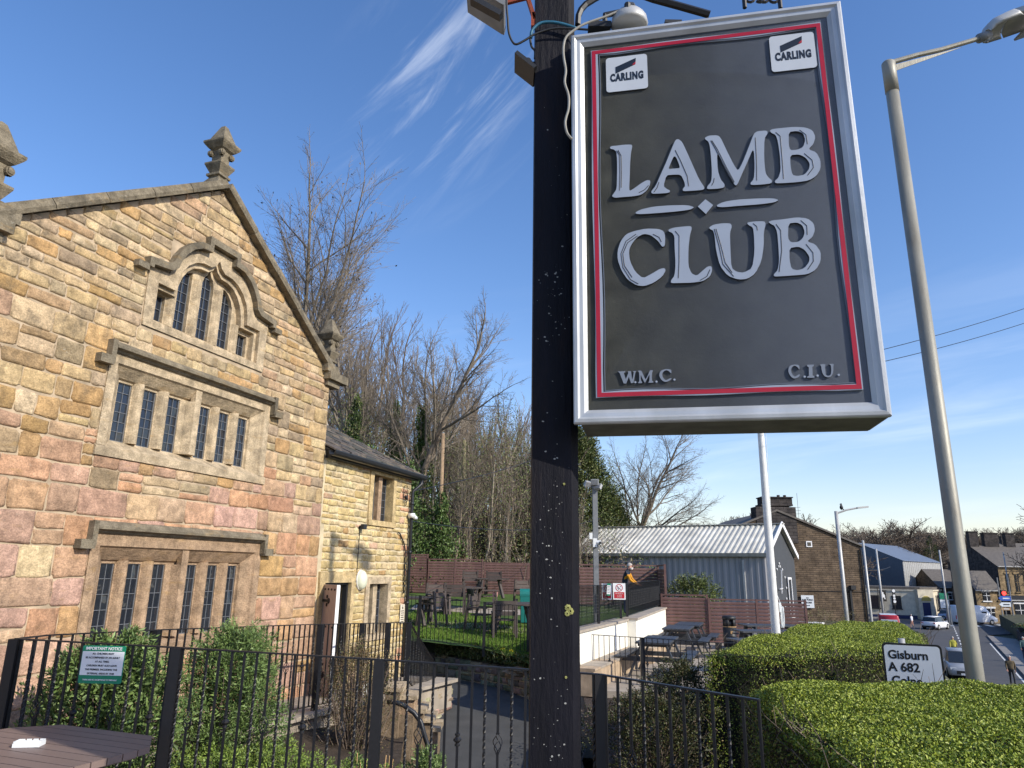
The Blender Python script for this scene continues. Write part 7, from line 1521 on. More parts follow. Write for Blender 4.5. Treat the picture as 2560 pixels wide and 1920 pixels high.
for k, (x0, y0, x1, y1, m) in enumerate(((2504, 1490, 2530, 1502, 'blue'), (2506, 1506, 2530, 1517, 'roadwhite'), (2508, 1519, 2528, 1526, 'dressed_brown'))):
    a = atY(x0, y0, 94.8)-o_; b_ = atY(x1, y1, 94.8)-o_; zc = (a.z+b_.z)/2; mb = MB(); hh = (a.z-b_.z)/2
    mb.plate([(a.x-.35, zc), (a.x, zc-hh), (b_.x, zc-hh), (b_.x, zc+hh), (a.x, zc+hh)], [], (0, 0, 0), (1, 0, 0), (0, 0, 1), (0, -1, 0), .06); bld(mb, 'panel', M[m], t); mb = MB(); mb.box(((a.x+b_.x)/2, -.07, zc), ((b_.x-a.x)*.7, .02, hh*.5)); bld(mb, 'legend', M['roadwhite' if m != 'roadwhite' else 'navy'], t)
t = thing('traffic_light', 'traffic signal head showing red beside the tall terrace', 'traffic light', atY(2509, 1484, 96)); mb = MB(); mb.box((0, .1, -.3), (.6, .3, 1.5)); bld(mb, 'head', M['dark'], t); mb = MB(); mb.tube([(0, -.06, 0.05), (0, -.12, 0.05)], .26, 14); bld(mb, 'red_lamp', M['redlight'], t)
mb = MB(); mb.tube([(0, .1, -1), (0, .1, -4.2)], .07, 8); bld(mb, 'pole', M['grey'], t)
t = thing('road_sign', 'green and white direction board beside the lamp column on the town road', 'road sign', atY(2358, 1500, 100)); mb = MB(); mb.box((.1, 0, .5), (1.1, .08, .8)); bld(mb, 'green_panel', M['green'], t); mb = MB(); mb.box((.1, 0, -.5), (1.1, .08, 1.1)); bld(mb, 'white_panel', M['roadwhite'], t); mb = MB(); mb.box((.8, .1, -1.6), (.12, .1, 4.4)); bld(mb, 'post', M['grey'], t)
# ================================================================== VEHICLES
def wheel(t, x, y, r_=.33, w_=.22):
    f = bpy.data.objects.new('wheel', None); COL.objects.link(f); f.parent = t; f.location = (x, y, r_)
    mb = MB(); mb.tube([(0, -w_/2, 0), (0, w_/2, 0)], r_, 16); bld(mb, 'tyre', M['tyre'], f)
    s_ = 1 if y > 0 else -1; mb = MB(); mb.tube([(0, s_*w_*.5, 0), (0, s_*(w_*.5+.015), 0)], r_*.6, 12); bld(mb, 'rim', M['galv2'], f)
def loft(mb, secs, mi=0):
    """secs: list of (x, [(y,z)...]) same count; closed rings"""
    n = len(secs[0][1]); mb.add([(x, y, z) for x, rg in secs for y, z in rg], [(i*n+k, i*n+(k+1) % n, (i+1)*n+(k+1) % n, (i+1)*n+k) for i in range(len(secs)-1) for k in range(n)]+[tuple(range(n-1, -1, -1)), tuple((len(secs)-1)*n+k for k in range(n))], mi)
def car(name, label, loc, rz, paint, L=4.3, W=1.8, Ht=1.55, cat='car'):
    """x forward"""
    t = thing(name, label, cat, loc, rz); h = W/2
    def ring(zb, zt, hw_, r=.12): return [(-hw_+r*.4, zb), (-hw_, zb+r), (-hw_, zt-r), (-hw_+r, zt), (hw_-r, zt), (hw_, zt-r), (hw_, zb+r), (hw_-r*.4, zb)]
    mb = MB(); loft(mb, [(-L/2, ring(.35, .80, h*.86)), (-L/2+.12, ring(.24, .93, h*.96)), (-L*.25, ring(.2, .97, h)), (L*.15, ring(.2, .96, h)), (L*.36, ring(.22, .86, h*.97)), (L/2-.10, ring(.26, .74, h*.88)), (L/2, ring(.34, .62, h*.74))]); bld(mb, 'body', M[paint], t, True)
    def tr(x, zt, k): return (x, [(-h*.93*k, .90), (-h*.78*k, zt), (h*.78*k, zt), (h*.93*k, .90)])
    mb = MB(); loft(mb, [(-L*.46, [(-h*.86, .90), (-h*.80, .96), (h*.80, .96), (h*.86, .90)]), (-L*.38, [(-h*.90, .90), (-h*.74, Ht-.08), (h*.74, Ht-.08), (h*.90, .90)]), (-L*.05, [(-h*.93, .90), (-h*.76, Ht-.03), (h*.76, Ht-.03), (h*.93, .90)]), (L*.10, [(-h*.93, .90), (-h*.74, Ht-.07), (h*.74, Ht-.07), (h*.93, .90)]), (L*.27, [(-h*.88, .88), (-h*.82, .92), (h*.82, .92), (h*.88, .88)])]); bld(mb, 'windows', M['carglass'], t)
    mb = MB(); loft(mb, [(-L*.40, [(-h*.74, Ht-.12), (-h*.70, Ht-.04), (h*.70, Ht-.04), (h*.74, Ht-.12)]), (-L*.05, [(-h*.78, Ht-.09), (-h*.72, Ht+.01), (h*.72, Ht+.01), (h*.78, Ht-.09)]), (L*.11, [(-h*.75, Ht-.11), (-h*.70, Ht-.05), (h*.70, Ht-.05), (h*.75, Ht-.11)])]); bld(mb, 'roof', M[paint], t, True)
    for sx in (-L*.32, L*.31):
        for sy in (-1, 1): wheel(t, sx, sy*(h-.10))
    for sy in (-1, 1):
        mb = MB(); mb.box((L/2-.12, sy*h*.66, .66), (.14, .32, .13)); bld(mb, 'headlight', M['jug'], t)
        mb = MB(); mb.box((-L/2+.06, sy*h*.74, .78), (.12, .24, .16)); bld(mb, 'tail_light', M['red'], t)
        mb = MB(); mb.box((L*.20, sy*(h+.08), .98), (.12, .16, .12)); bld(mb, 'mirror', M[paint], t)
    mb = MB(); mb.box((L/2-.02, 0, .45), (.06, W*.5, .2)); bld(mb, 'grille', M['dark'], t); mb = MB(); mb.box((-L/2-.005, 0, .62), (.03, .5, .11)); mb.box((L/2+.02, 0, .36), (.03, .5, .11)); bld(mb, 'number_plate', M['white'], t)
    mb = MB(); mb.box((-L/2+.02, 0, .36), (.1, W*.85, .2)); bld(mb, 'bumper', M['dark'], t)
    return t
def van(name, label, loc, rz, paint, L=5.0, W=1.95, Ht=2.2, decal=True):
    t = thing(name, label, 'van', loc, rz); h = W/2
    def ring(zb, zt, hw_, r=.15, top=.9): return [(-hw_+.05, zb), (-hw_, zb+r), (-hw_, zb+(zt-zb)*.5), (-hw_*top, zt-.08), (-hw_*top+.12, zt), (hw_*top-.12, zt), (hw_*top, zt-.08), (hw_, zb+(zt-zb)*.5), (hw_, zb+r), (hw_-.05, zb)]
    mb = MB(); loft(mb, [(-L/2, ring(.4, Ht-.08, h*.95)), (-L/2+.10, ring(.28, Ht, h)), (L*.12, ring(.28, Ht, h)), (L*.22, ring(.28, Ht-.12, h)), (L*.36, ring(.28, 1.25, h*.98)), (L*.46, ring(.32, 1.0, h*.92)), (L/2, ring(.40, .75, h*.8))]); bld(mb, 'body', M[paint], t, True)
    mb = MB(); loft(mb, [(L*.225, [(-h*.78, Ht-.2), (h*.78, Ht-.2), (h*.80, Ht-.25), (-h*.80, Ht-.25)]), (L*.375, [(-h*.88, 1.26), (h*.88, 1.26), (h*.9, 1.2), (-h*.9, 1.2)])]); bld(mb, 'windscreen', M['carglass'], t)
    for sy in (-1, 1): mb = MB(); mb.box((L*.17, sy*(h*.955), 1.5), (.8, .06, .45)); bld(mb, 'side_window', M['carglass'], t)
    for sx in (-L*.30, L*.33):
        for sy in (-1, 1): wheel(t, sx, sy*(h-.10), .35)
    for sy in (-1, 1): mb = MB(); mb.box((-L/2-.01, sy*h*.88, .95), (.06, .12, .5)); bld(mb, 'tail_light', M['red'], t)
    if decal:
        mb = MB(); mb.box((-L/2-.02, 0, 1.45), (.04, W*.78, .72)); bld(mb, 'rear_panel', M['roadwhite'], t); mb = MB(); mb.box((-L/2-.045, -.15, 1.55), (.02, W*.40, .12)); bld(mb, 'rear_lettering', M['grey'], t); mb = MB(); mb.box((-L/2-.045, .40, 1.55), (.02, W*.22, .12)); bld(mb, 'rear_lettering_red', M['red'], t)
        mb = MB(); mb.box((-.9, -h-.0, 1.35), (2.2, .05, 1.0)); bld(mb, 'side_panel', M['roadwhite'], t); mb = MB(); mb.box((-.9, -h-.03, 1.5), (1.6, .03, .25)); bld(mb, 'side_stripe', M['blue'], t)
        mb = MB(); mb.box((-L*.15, 0, Ht+.01), (L*.65, W*.78, .03)); bld(mb, 'roof_skin', M['roadwhite'], t)
    return t
def onr(px, Y): return (atY(px, 1500, Y).x, Y, ZR+.05)
van('parcel_van', 'red van with white signed rear panel stopped by the cream pub', onr(2214, 80), rad(66), 'car_red', 4.9, 1.95, 2.25)
car('parked_car', 'dark car with a lit brake light just behind the red van', onr(2226, 71), rad(66), 'car_dark', Ht=1.5)
car('hatchback_car', 'white hatchback driving away past the pub door', onr(2331, 92), rad(38), 'car_white', 4.1, 1.8, 1.55)
car('parked_car', 'pale blue and white car parked at the corner right of the pub', onr(2378, 112), rad(-30), 'car_bluewhite', 4.1, 1.8, 1.5)
van('delivery_van', 'plain white van partly hidden by the near lamp column', onr(2425, 103), rad(8), 'car_white', 6.3, 2.0, 2.5, decal=False)
car('parked_car', 'silver car coming towards the viewer at the edge of the hedge', onr(2382, 48.5), rad(-117), 'car_silver', 4.6, 1.9, 1.62)
# ================================================================== PEOPLE
def person(label, loc, rz, ht, pose, cols, hair=True, group=None):
    """one continuous skinned body; face looks along +x of the figure"""
    t = thing('person', label, 'person', loc, rz, group); s = ht/1.75
    J = {'pel': (0, 0, .96), 'abd': (0, 0, 1.10), 'che': (.0, 0, 1.30), 'nk0': (0, 0, 1.45), 'nk1': (.02, 0, 1.53), 'hd': (.03, 0, 1.63), 'hdt': (.025, 0, 1.71),
         'sL': (0, .19, 1.41), 'sR': (0, -.19, 1.41), 'hL': (0, .09, .90), 'hR': (0, -.09, .90)}
    J.update(pose)
    E_ = [('pel', 'abd', ), ('abd', 'che'), ('che', 'nk0'), ('nk0', 'nk1'), ('nk1', 'hd'), ('hd', 'hdt'), ('che', 'sL'), ('che', 'sR'), ('sL', 'eL'), ('eL', 'wL'), ('wL', 'gL'), ('sR', 'eR'), ('eR', 'wR'), ('wR', 'gR'), ('pel', 'hL'), ('pel', 'hR'), ('hL', 'kL'), ('kL', 'aL'), ('aL', 'tL'), ('hR', 'kR'), ('kR', 'aR'), ('aR', 'tR')]
    Rd = {'pel': .145, 'abd': .135, 'che': .155, 'nk0': .075, 'nk1': .055, 'hd': .092, 'hdt': .07, 'sL': .075, 'sR': .075, 'eL': .05, 'eR': .05, 'wL': .034, 'wR': .034, 'gL': .036, 'gR': .036, 'hL': .10, 'hR': .10, 'kL': .062, 'kR': .062, 'aL': .043, 'aR': .043, 'tL': .04, 'tR': .04}
    ks = list(J); me = bpy.data.meshes.new('body'); me.from_pydata([tuple(c*s for c in J[k]) for k in ks], [(ks.index(a), ks.index(b_)) for a, b_ in E_], [])
    o = link('body', me, None); sk = o.modifiers.new('s', 'SKIN'); sk.use_smooth_shade = True; o.modifiers.new('u', 'SUBSURF').levels = 1
    for i, k in enumerate(ks): me.skin_vertices[0].data[i].radius = (Rd[k]*s*.92, Rd[k]*s*(1.18 if k in ('pel', 'abd', 'che') else .92)); me.skin_vertices[0].data[i].use_root = (k == 'pel')
    dg = bpy.context.evaluated_depsgraph_get(); m2 = bpy.data.meshes.new_from_object(o.evaluated_get(dg)); bpy.data.objects.remove(o)
    for m in cols: m2.materials.append(M[m])          # legs, torso, sleeves, skin, shoes
    JV = {k: Vector(J[k])*s for k in ks}
    def dseg(p, a, b_): a, b_ = JV[a], JV[b_]; d = b_-a; t_ = max(0, min(1, (p-a).dot(d)/d.length_squared)); return (p-a-d*t_).length
    for f in m2.polygons:
        c = Vector(f.center); best = min(((dseg(c, a, b_)-(Rd[a]+Rd[b_])/2*s*.8), a, b_) for a, b_ in E_); a, b_ = best[1], best[2]
        if b_ in ('hd', 'hdt') or (a, b_) == ('nk0', 'nk1'): mi = 3
        elif b_[0] == 'g': mi = 3
        elif b_[0] in 'ew' and b_[1] in 'LR': mi = 2
        elif b_[0] == 't': mi = 4
        elif b_[0] in 'hka' and b_[1] in 'LR': mi = 0
        elif a == 'pel' and c.z < JV['pel'].z+.0: mi = 0
        else: mi = 1
        f.material_index = mi; f.use_smooth = True
    m2.name = 'body'; link('body', m2, t)
    hd = JV['hd']
    if hair:
        mb = MB(); n = 12; V_ = []; F = []
        for i in range(6):
            th = math.pi*.5*i/5
            for k in range(n): a = 2*math.pi*k/n; V_.append(hd+Vector((-.018+.105*math.sin(th)*math.cos(a), .092*math.sin(th)*math.sin(a), .015+.118*math.cos(th)))*s)
        for i in range(5):
            for k in range(n):
                if i == 4 and (k < 3 or k > 9): continue
                F.append((i*n+k, (i+1)*n+k, (i+1)*n+(k+1) % n, i*n+(k+1) % n))
        mb.add(V_, F); bld(mb, 'hair', M['hair'], t, True)
    mb = MB(); mb.box(hd+Vector((.10, 0, .0))*s, (.035*s, .028*s, .05*s), taper=.5); mb.box(hd+Vector((.0, .093, .0))*s, (.035*s, .02*s, .055*s)); mb.box(hd+Vector((.0, -.093, .0))*s, (.035*s, .02*s, .055*s)); bld(mb, 'face_features', M['skin'], t)
    mb = MB()
    for sy in (-1, 1): mb.box(hd+Vector((.093, sy*.033, .022))*s, (.012*s, .02*s, .012*s))
    mb.box(hd+Vector((.088, 0, -.045))*s, (.012*s, .045*s, .008*s)); bld(mb, 'eyes_and_mouth', M['dark'], t)
    for g_, w_ in (('gL', 'wL'), ('gR', 'wR')):
        mb = MB(); g0 = JV[g_]; d = (JV[g_]-JV[w_]).normalized(); sd2 = d.cross(Vector((0, 0, 1))); sd2 = sd2.normalized() if sd2.length > .01 else Vector((0, 1, 0))
        for k in range(4): b0_ = g0+sd2*(-.027+.018*k)*s; mb.tube([b0_, b0_+d*(.045+.008*(k in (1, 2)))*s, b0_+(d*.07+Vector((0, 0, -.02)))*s], [.010*s, .009*s, .007*s], 5)
        mb.tube([g0-d*.03*s+sd2*.03*s, g0+sd2*.055*s+d*.01*s, g0+sd2*.055*s+d*.035*s], [.011*s, .010*s, .008*s], 5); bld(mb, 'fingers', M['skin'], t)
    return t
stand = {'eL': (.02, .24, 1.13), 'wL': (.10, .23, .90), 'gL': (.13, .22, .82), 'eR': (.02, -.24, 1.13), 'wR': (.10, -.23, .90), 'gR': (.13, -.22, .82), 'kL': (.02, .10, .50), 'aL': (-.01, .10, .08), 'tL': (.12, .11, .035), 'kR': (.02, -.10, .50), 'aR': (-.01, -.10, .08), 'tR': (.12, -.11, .035)}
lean = dict(stand); lean.update({'che': (.05, 0, 1.30), 'abd': (.0, 0, 1.12), 'nk0': (.10, 0, 1.44), 'nk1': (.14, 0, 1.50), 'hd': (.19, 0, 1.58), 'hdt': (.18, 0, 1.66), 'sL': (.10, .18, 1.39), 'sR': (.10, -.18, 1.39), 'eL': (.22, .22, 1.15), 'wL': (.40, .17, 1.02), 'gL': (.47, .13, .99), 'eR': (.22, -.22, 1.13), 'wR': (.40, -.17, 1.01), 'gR': (.47, -.13, .99)})
pm = person('older grey-bearded man in navy gilet and mustard sleeves leaning by the terrace railing', (3.78, 24.0, .93), rad(-18), 1.66, lean, ['denim', 'gilet', 'mustard', 'skin', 'dark'])
mb = MB(); hd = Vector((.19, 0, 1.58))*(1.66/1.75); mb.lathe([(.02, -.115), (.055, -.09), (.068, -.05), (.06, -.03)], 10, c=(hd.x+.035, 0, hd.z)); M['beard'] = mat('white_beard', (.62, .58, .54), .9, .1, 30, .2); bld(mb, 'beard', M['beard'], pm, True)
walk = dict(stand); walk.update({'kL': (.14, .09, .52), 'aL': (.16, .09, .10), 'tL': (.29, .09, .06), 'kR': (-.02, -.09, .50), 'aR': (-.20, -.09, .14), 'tR': (-.10, -.09, .05), 'eL': (-.10, .23, 1.15), 'wL': (-.12, .22, .92), 'gL': (-.11, .21, .85), 'eR': (.08, -.23, 1.14), 'wR': (.22, -.21, .98), 'gR': (.27, -.20, .93)})
person('person in a white top and shorts walking towards the pub door', onr(2273, 92), rad(120), 1.72, walk, ['skin', 'shirtw', 'shirtw', 'skin', 'jug'])
person('person in a pale green jacket walking on the pavement left of the lamp column', (R2(62, 5.3)[0], R2(62, 5.3)[1], ZR+.17), rad(60), 1.72, walk, ['denim', 'shirtg', 'shirtg', 'skin', 'dark'])
M['hivis'] = mat('yellow_top', (.55, .50, .08), .8, .1, 10, 0)
person('person with red hair and a yellow top at the roadside just beyond the hedge', (*onr(2368, 58)[:2], ZR+.05), rad(60), 1.7, walk, ['denim', 'hivis', 'hivis', 'skin', 'dark'])
M['tan'] = mat('brown_coat', (.12, .09, .05), .85, .1, 15, .1)
person('person in a brown coat and dark trousers on the far pavement at the right edge', (atY(2530, 1690, 43.5).x, 43.5, ZR+.17), rad(-120), 1.66, walk, ['dark', 'tan', 'tan', 'skin', 'dark'])

# ================================================================== TREES
def grow(q, mb, base, H_, r0, levels, spread, up, nchild, sides, lean=(0, 0), first=.35, wob=.10, ratio=.70, minr=.004, buds=None, taper=.55, ratio0=None):
    """recursive limbs; all wood goes into mb (list by level: 0 trunk, 1 limbs)"""
    def branch(p, d, L, r, lv):
        n = 6 if lv == 0 else (5 if lv == 1 else 4); pts = [p]; rs = [r]; dd = d.copy()
        for i in range(n):
            dd = (dd+Vector((q.gauss(0, wob), q.gauss(0, wob), q.gauss(0, wob*.6)+up*(.05 if lv < 3 else .01)))).normalized(); pts.append(pts[-1]+dd*(L/n)); rs.append(max(minr*.6, r*(1-(1-taper)*(i+1)/n)))
        (mb[0] if lv == 0 else mb[1]).tube(pts, rs, sides[min(lv, len(sides)-1)], cap=False)
        if lv >= levels:
            if buds is not None: buds.append(tuple(pts[-1]))
            return
        k = nchild[min(lv, len(nchild)-1)]; rat = (ratio0 or ratio) if lv == 0 else ratio
        for j in range(k):
            t = (first+(1-first)*(j+q.random()*.8)/k) if lv == 0 else (.18+.82*(j+q.random()*.9)/k); t = min(t, .999); i = int(t*n); f = t*n-i; p0 = pts[i].lerp(pts[i+1], f); ax = (pts[i+1]-pts[i]).normalized()
            a = q.uniform(0, 2*math.pi); o_ = ax.orthogonal().normalized(); o_.rotate(Matrix.Rotation(a, 3, ax)); sp = (spread if lv == 0 else max(spread, .50))*q.uniform(.6, 1.35)
            nd = (ax*math.cos(sp)+o_*math.sin(sp)+Vector((0, 0, up*(.30 if lv < 2 else .12)))).normalized()
            branch(p0, nd, L*rat*q.uniform(.7, 1.1)*(1-.25*t), rs[i]*(.50 if lv == 0 else .50), lv+1)
        # leader carries on
        if lv < levels: branch(pts[-1], dd, L*rat*.8, rs[-1]*.9, lv+1)
    branch(Vector(base), Vector((lean[0], lean[1], 1)).normalized(), H_, r0, 0)
def bare_tree(name, label, loc, H_, r0, seed, levels=4, spread=.55, up=.5, nchild=(7, 5, 5, 4), sides=(8, 5, 4, 3, 3), lean=(0, 0), first=.4, ratio=.62, bark='palebark', twig='twig', group=None, wob=.09, budc=False, cat='tree', minr=.008, ratio0=None):
    t = thing(name, label, cat, loc, 0, group); mb = [MB(), MB()]; bd = [] if budc else None
    grow(random.Random(seed), mb, (0, 0, -.3), H_, r0, levels, spread, up, nchild, sides, lean, first, wob, ratio, minr, bd, .55, ratio0)
    mb[0].build('trunk', M[bark], t, True); mb[1].build('crown', M[twig], t)
    if bd:
        P = np.array(bd); P = P[NR.choice(len(P), min(len(P), 420), replace=False)]; leafcloud('buds', P, NR.normal(size=P.shape)+[0, 0, 1.], .13, .07, (.07, .05, .03), M['leafy'], t, 'stuff')
    return t
def ivy(name_parent, P0, h, r_, n, seed, col=((.05, .09, .02), (.08, .13, .03), (.14, .19, .06))):
    n = int(n*1.7); r_ = r_*1.25
    rg = np.random.default_rng(seed); z = rg.uniform(0, 1, n)**.9*h; a = rg.uniform(0, 2*math.pi, n); rr = r_*(.25+.75*np.abs(np.sin(z*1.3+a*2+seed)*np.sin(z*3.1-a*3+seed*2)))*(1.15-.95*(z/h)**1.5)*rg.uniform(.5, 1.5, n); z = z*(1+.12*np.sin(a*3+seed))
    P = np.stack([P0[0]+rr*np.cos(a), P0[1]+rr*np.sin(a), P0[2]+z], 1); D = rg.normal(size=(n, 3))*.6+[0, 0, -.7]
    return leafcloud('ivy', P, D, rg.uniform(.08, .15, n), rg.uniform(.07, .11, n), pal(n, col, [3, 3, 1.2]), M['leafy'], name_parent, 'stuff')
def tz(x, y): return float(H(x, y))
def tloc(px, Y): x = atY(px, 1300, Y).x; return (x, Y, tz(x, Y))
M['barklit'] = mat('smooth_grey_brown_bark', (.29, .23, .17), .9, .3, 4, .4, 30)
M['branchlit'] = mat('brown_branches', (.19, .16, .125), .9, .25, 5, 0)
x, Y = 0, 0
l = tloc(752, 31); t = bare_tree('bare_tree', 'tallest bare tree forking behind the right-hand finial of the house', l, 12.3, .25, 41, 5, .66, .50, (8, 6, 5, 4, 3), first=.90, ratio=.60, ratio0=.60, bark='barklit', twig='branchlit', budc=True, lean=(-.02, 0), wob=.08)
ivy(t, (0, 0, 0), 7.6, .7, 4200, 1)
l = tloc(880, 34); t = bare_tree('bare_tree', 'second bare tree with a pale trunk and upright twisting limbs', l, 12.0, .24, 58, 5, .52, .60, (8, 6, 5, 4, 3), first=.78, ratio=.56, ratio0=.52, bark='palebark', twig='branchlit', lean=(.07, 0), wob=.10)
ivy(t, (0, 0, 0), 7.0, .7, 5200, 2)
l = tloc(1035, 38); t = bare_tree('bare_tree', 'broad bare tree spreading to the right, ivy on its stem', l, 9.0, .24, 77, 5, .74, .38, (10, 6, 5, 4, 3), first=.42, ratio=.58, ratio0=.56, bark='barklit', twig='branchlit', lean=(-.02, 0), wob=.09)
ivy(t, (.2, 0, 0), 8.2, .8, 7500, 3)
l = tloc(975, 41); t = bare_tree('bare_tree', 'bare tree with leaning limbs between the pale and the broad tree', l, 8.6, .22, 92, 5, .55, .5, (8, 6, 5, 4, 3), first=.45, ratio=.58, ratio0=.55, bark='barklit', twig='branchlit', lean=(.0, 0), wob=.10)
ivy(t, (0, 0, 0), 8.6, .9, 7000, 4)
l = tloc(870, 38); t = bare_tree('bare_tree', 'ivy-covered tree standing behind the cottage roof', l, 10.5, .22, 13, 5, .45, .6, (8, 6, 4, 4, 3), first=.5, ratio=.55, ratio0=.5, bark='barklit', twig='branchlit')
ivy(t, (0, 0, 0), 8.6, .9, 6500, 5)
ivyt = thing('ivy_mass', 'dense dark ivy thicket filling the gap above the cottage roof', 'ivy', tloc(905, 33)); 
for k, (dx, dy, h, r_) in enumerate(((-3.6, -1, 8.4, 1.2), (-1.8, .5, 8.0, 1.3), (.2, 0, 7.3, 1.2), (1.9, 1, 6.8, 1.4), (3.4, 2, 5.6, 1.3), (-2.4, -2, 6.0, 1.2), (.9, -2, 5.4, 1.2))):
    ivy(ivyt, (dx, dy, 0), h, r_, 3800, 20+k)
# templates for the wood beyond
def template(seed, H_, r0, levels, spread, up, nchild, first, ratio, bark, twig, sides=(6, 4, 3, 3), minr=.008):
    mb = [MB(), MB()]; grow(random.Random(seed), mb, (0, 0, -.3), H_, r0, levels, spread, up, nchild, sides, (0, 0), first, .10, ratio, minr); return mb[0].mesh('trunk', M[bark], True), mb[1].mesh('crown', M[twig])
M['twigdark'] = mat('dark_fine_twigs', (.13, .10, .075), .9, .25, 5, 0); M['twigred'] = mat('reddish_fine_twigs', (.19, .15, .11), .9, .25, 5, 0); M['twiggrey'] = mat('grey_fine_twigs', (.24, .20, .155), .9, .25, 5, 0)
TB = [template(201, 9., .13, 4, .50, .5, (11, 6, 5, 4), .30, .46, 'barklit', 'twigdark'), template(202, 9.0, .09, 4, .40, .6, (12, 6, 5, 3), .20, .34, 'palebark', 'twigred'), template(203, 8., .12, 4, .60, .4, (11, 6, 5, 4), .30, .52, 'barklit', 'twiggrey'), template(204, 6.0, .05, 3, .36, .8, (14, 6, 5), .10, .30, 'palebark', 'twigred'), template(205, 6., .30, 4, .85, .25, (12, 7, 6, 4), .30, .62, 'barklit', 'twigdark', minr=.03)]
TBH = [max(v.co.z for v in b_.vertices) for a, b_ in TB]
def put(name, label, k, x, y, top, group, z=None, cat='tree', wide=1.):
    z = tz(x, y) if z is None else z; s = (top-z)/TBH[k]
    t = thing(name, label, cat, (x, y, z), R.uniform(0, 6.28), group); t.scale = (s*wide, s*wide, s)
    link('trunk', TB[k][0], t); link('crown', TB[k][1], t); return t
R.seed(99)
def lab_(base, px, extra): return base+extra
for i in range(26):      # behind the house roof and the named trees
    px = 600+i*23+R.uniform(-14, 14); Y = R.uniform(44, 58); x = atY(px, 1300, Y).x; py = np.interp(px, [560, 640, 820, 1000, 1120, 1240], [640, 660, 720, 790, 850, 980])+R.uniform(-20, 110); put('wood_tree', 'bare twiggy tree of the wood behind the house and cottage', R.choice([0, 2, 0]), x, Y, atY(px, py, Y).z, 'bare trees of the wood on the bank', wide=R.uniform(.8, 1.1))
for i in range(105):      # scrubby birches left of the post
    px = R.uniform(1080, 1480); Y = R.uniform(36, 56); x = atY(px, 1300, Y).x; py = np.interp(px, [1080, 1200, 1330, 1480], [900, 940, 960, 1180])+R.uniform(-10, 150)+(56-Y)*4; put('scrub_tree', 'slender bare young tree on the bank behind the brown fences', R.choice([1, 3, 1, 2]), x, Y, atY(px, py, Y).z, 'slender bare young trees on the bank', wide=R.uniform(.75, 1.05))
for i in range(36):
    px = R.uniform(1030, 1450); Y = R.uniform(34.8, 42); x = atY(px, 1300, Y).x; put('sapling', 'thin pale sapling rising just behind the brown fences', 3, x, Y, tz(x, Y)+R.uniform(2.6, 5.5), 'thin saplings behind the fences', cat='sapling', wide=.8)
# undergrowth: brambles and ivy over the bank
n = 60000; bx = NR.uniform(-16, 7.5, n); by = 34.3+NR.uniform(0, 1, n)**1.3*24; hz = H(bx, by); clump = .9+.9*np.sin(bx*.9+by*.5)*np.sin(by*.7-bx*.3)
P = np.stack([bx, by, hz+NR.uniform(0, 1, n)**1.4*np.clip(.7+clump, .2, 2.3)], 1)
leafcloud('bank_undergrowth', P, NR.normal(size=(n, 3))+[0, 0, .3], NR.uniform(.10, .26, n), NR.uniform(.05, .12, n), pal(n, [(.06, .075, .02), (.12, .10, .045), (.16, .12, .07), (.09, .13, .025), (.20, .16, .10)], [3, 3, 3, 2.0, 1.2]), M['leafy'], kind='stuff')
n = 90000; bx = NR.uniform(-10, 5.5, n); by = NR.uniform(35, 46, n)
cl = np.sin(bx*.8+2)*np.sin(by*.9); P = np.stack([bx, by, H(bx, by)+NR.uniform(.15, 1, n)**.9*(7.0+3.0*cl)], 1); keep = NR.uniform(size=n) < np.clip(.40+.5*cl, .12, 1)
leafcloud('budding_thicket', P[keep], NR.normal(size=(int(keep.sum()), 3)), .10, .05, pal(int(keep.sum()), [(.14, .18, .045), (.10, .13, .035), (.19, .19, .07), (.07, .085, .03)]), M['leafy'], kind='stuff')
mb = MB()
for _ in range(900):
    x, y = R.uniform(-12, 6.5), 34.4+R.random()**1.3*16; z = tz(x, y); a = R.uniform(0, 6.28); l_ = R.uniform(.8, 2.4); 
    mb.tube([(x, y, z), (x+.25*l_*math.cos(a), y+.25*l_*math.sin(a), z+l_*.7), (x+.6*l_*math.cos(a+.4), y+.6*l_*math.sin(a+.4), z+l_*R.uniform(.6, 1.1))], [.02, .014, .006], 3, cap=False)
o = mb.build('bank_canes', M['twiggrey']); o['kind'] = 'stuff'
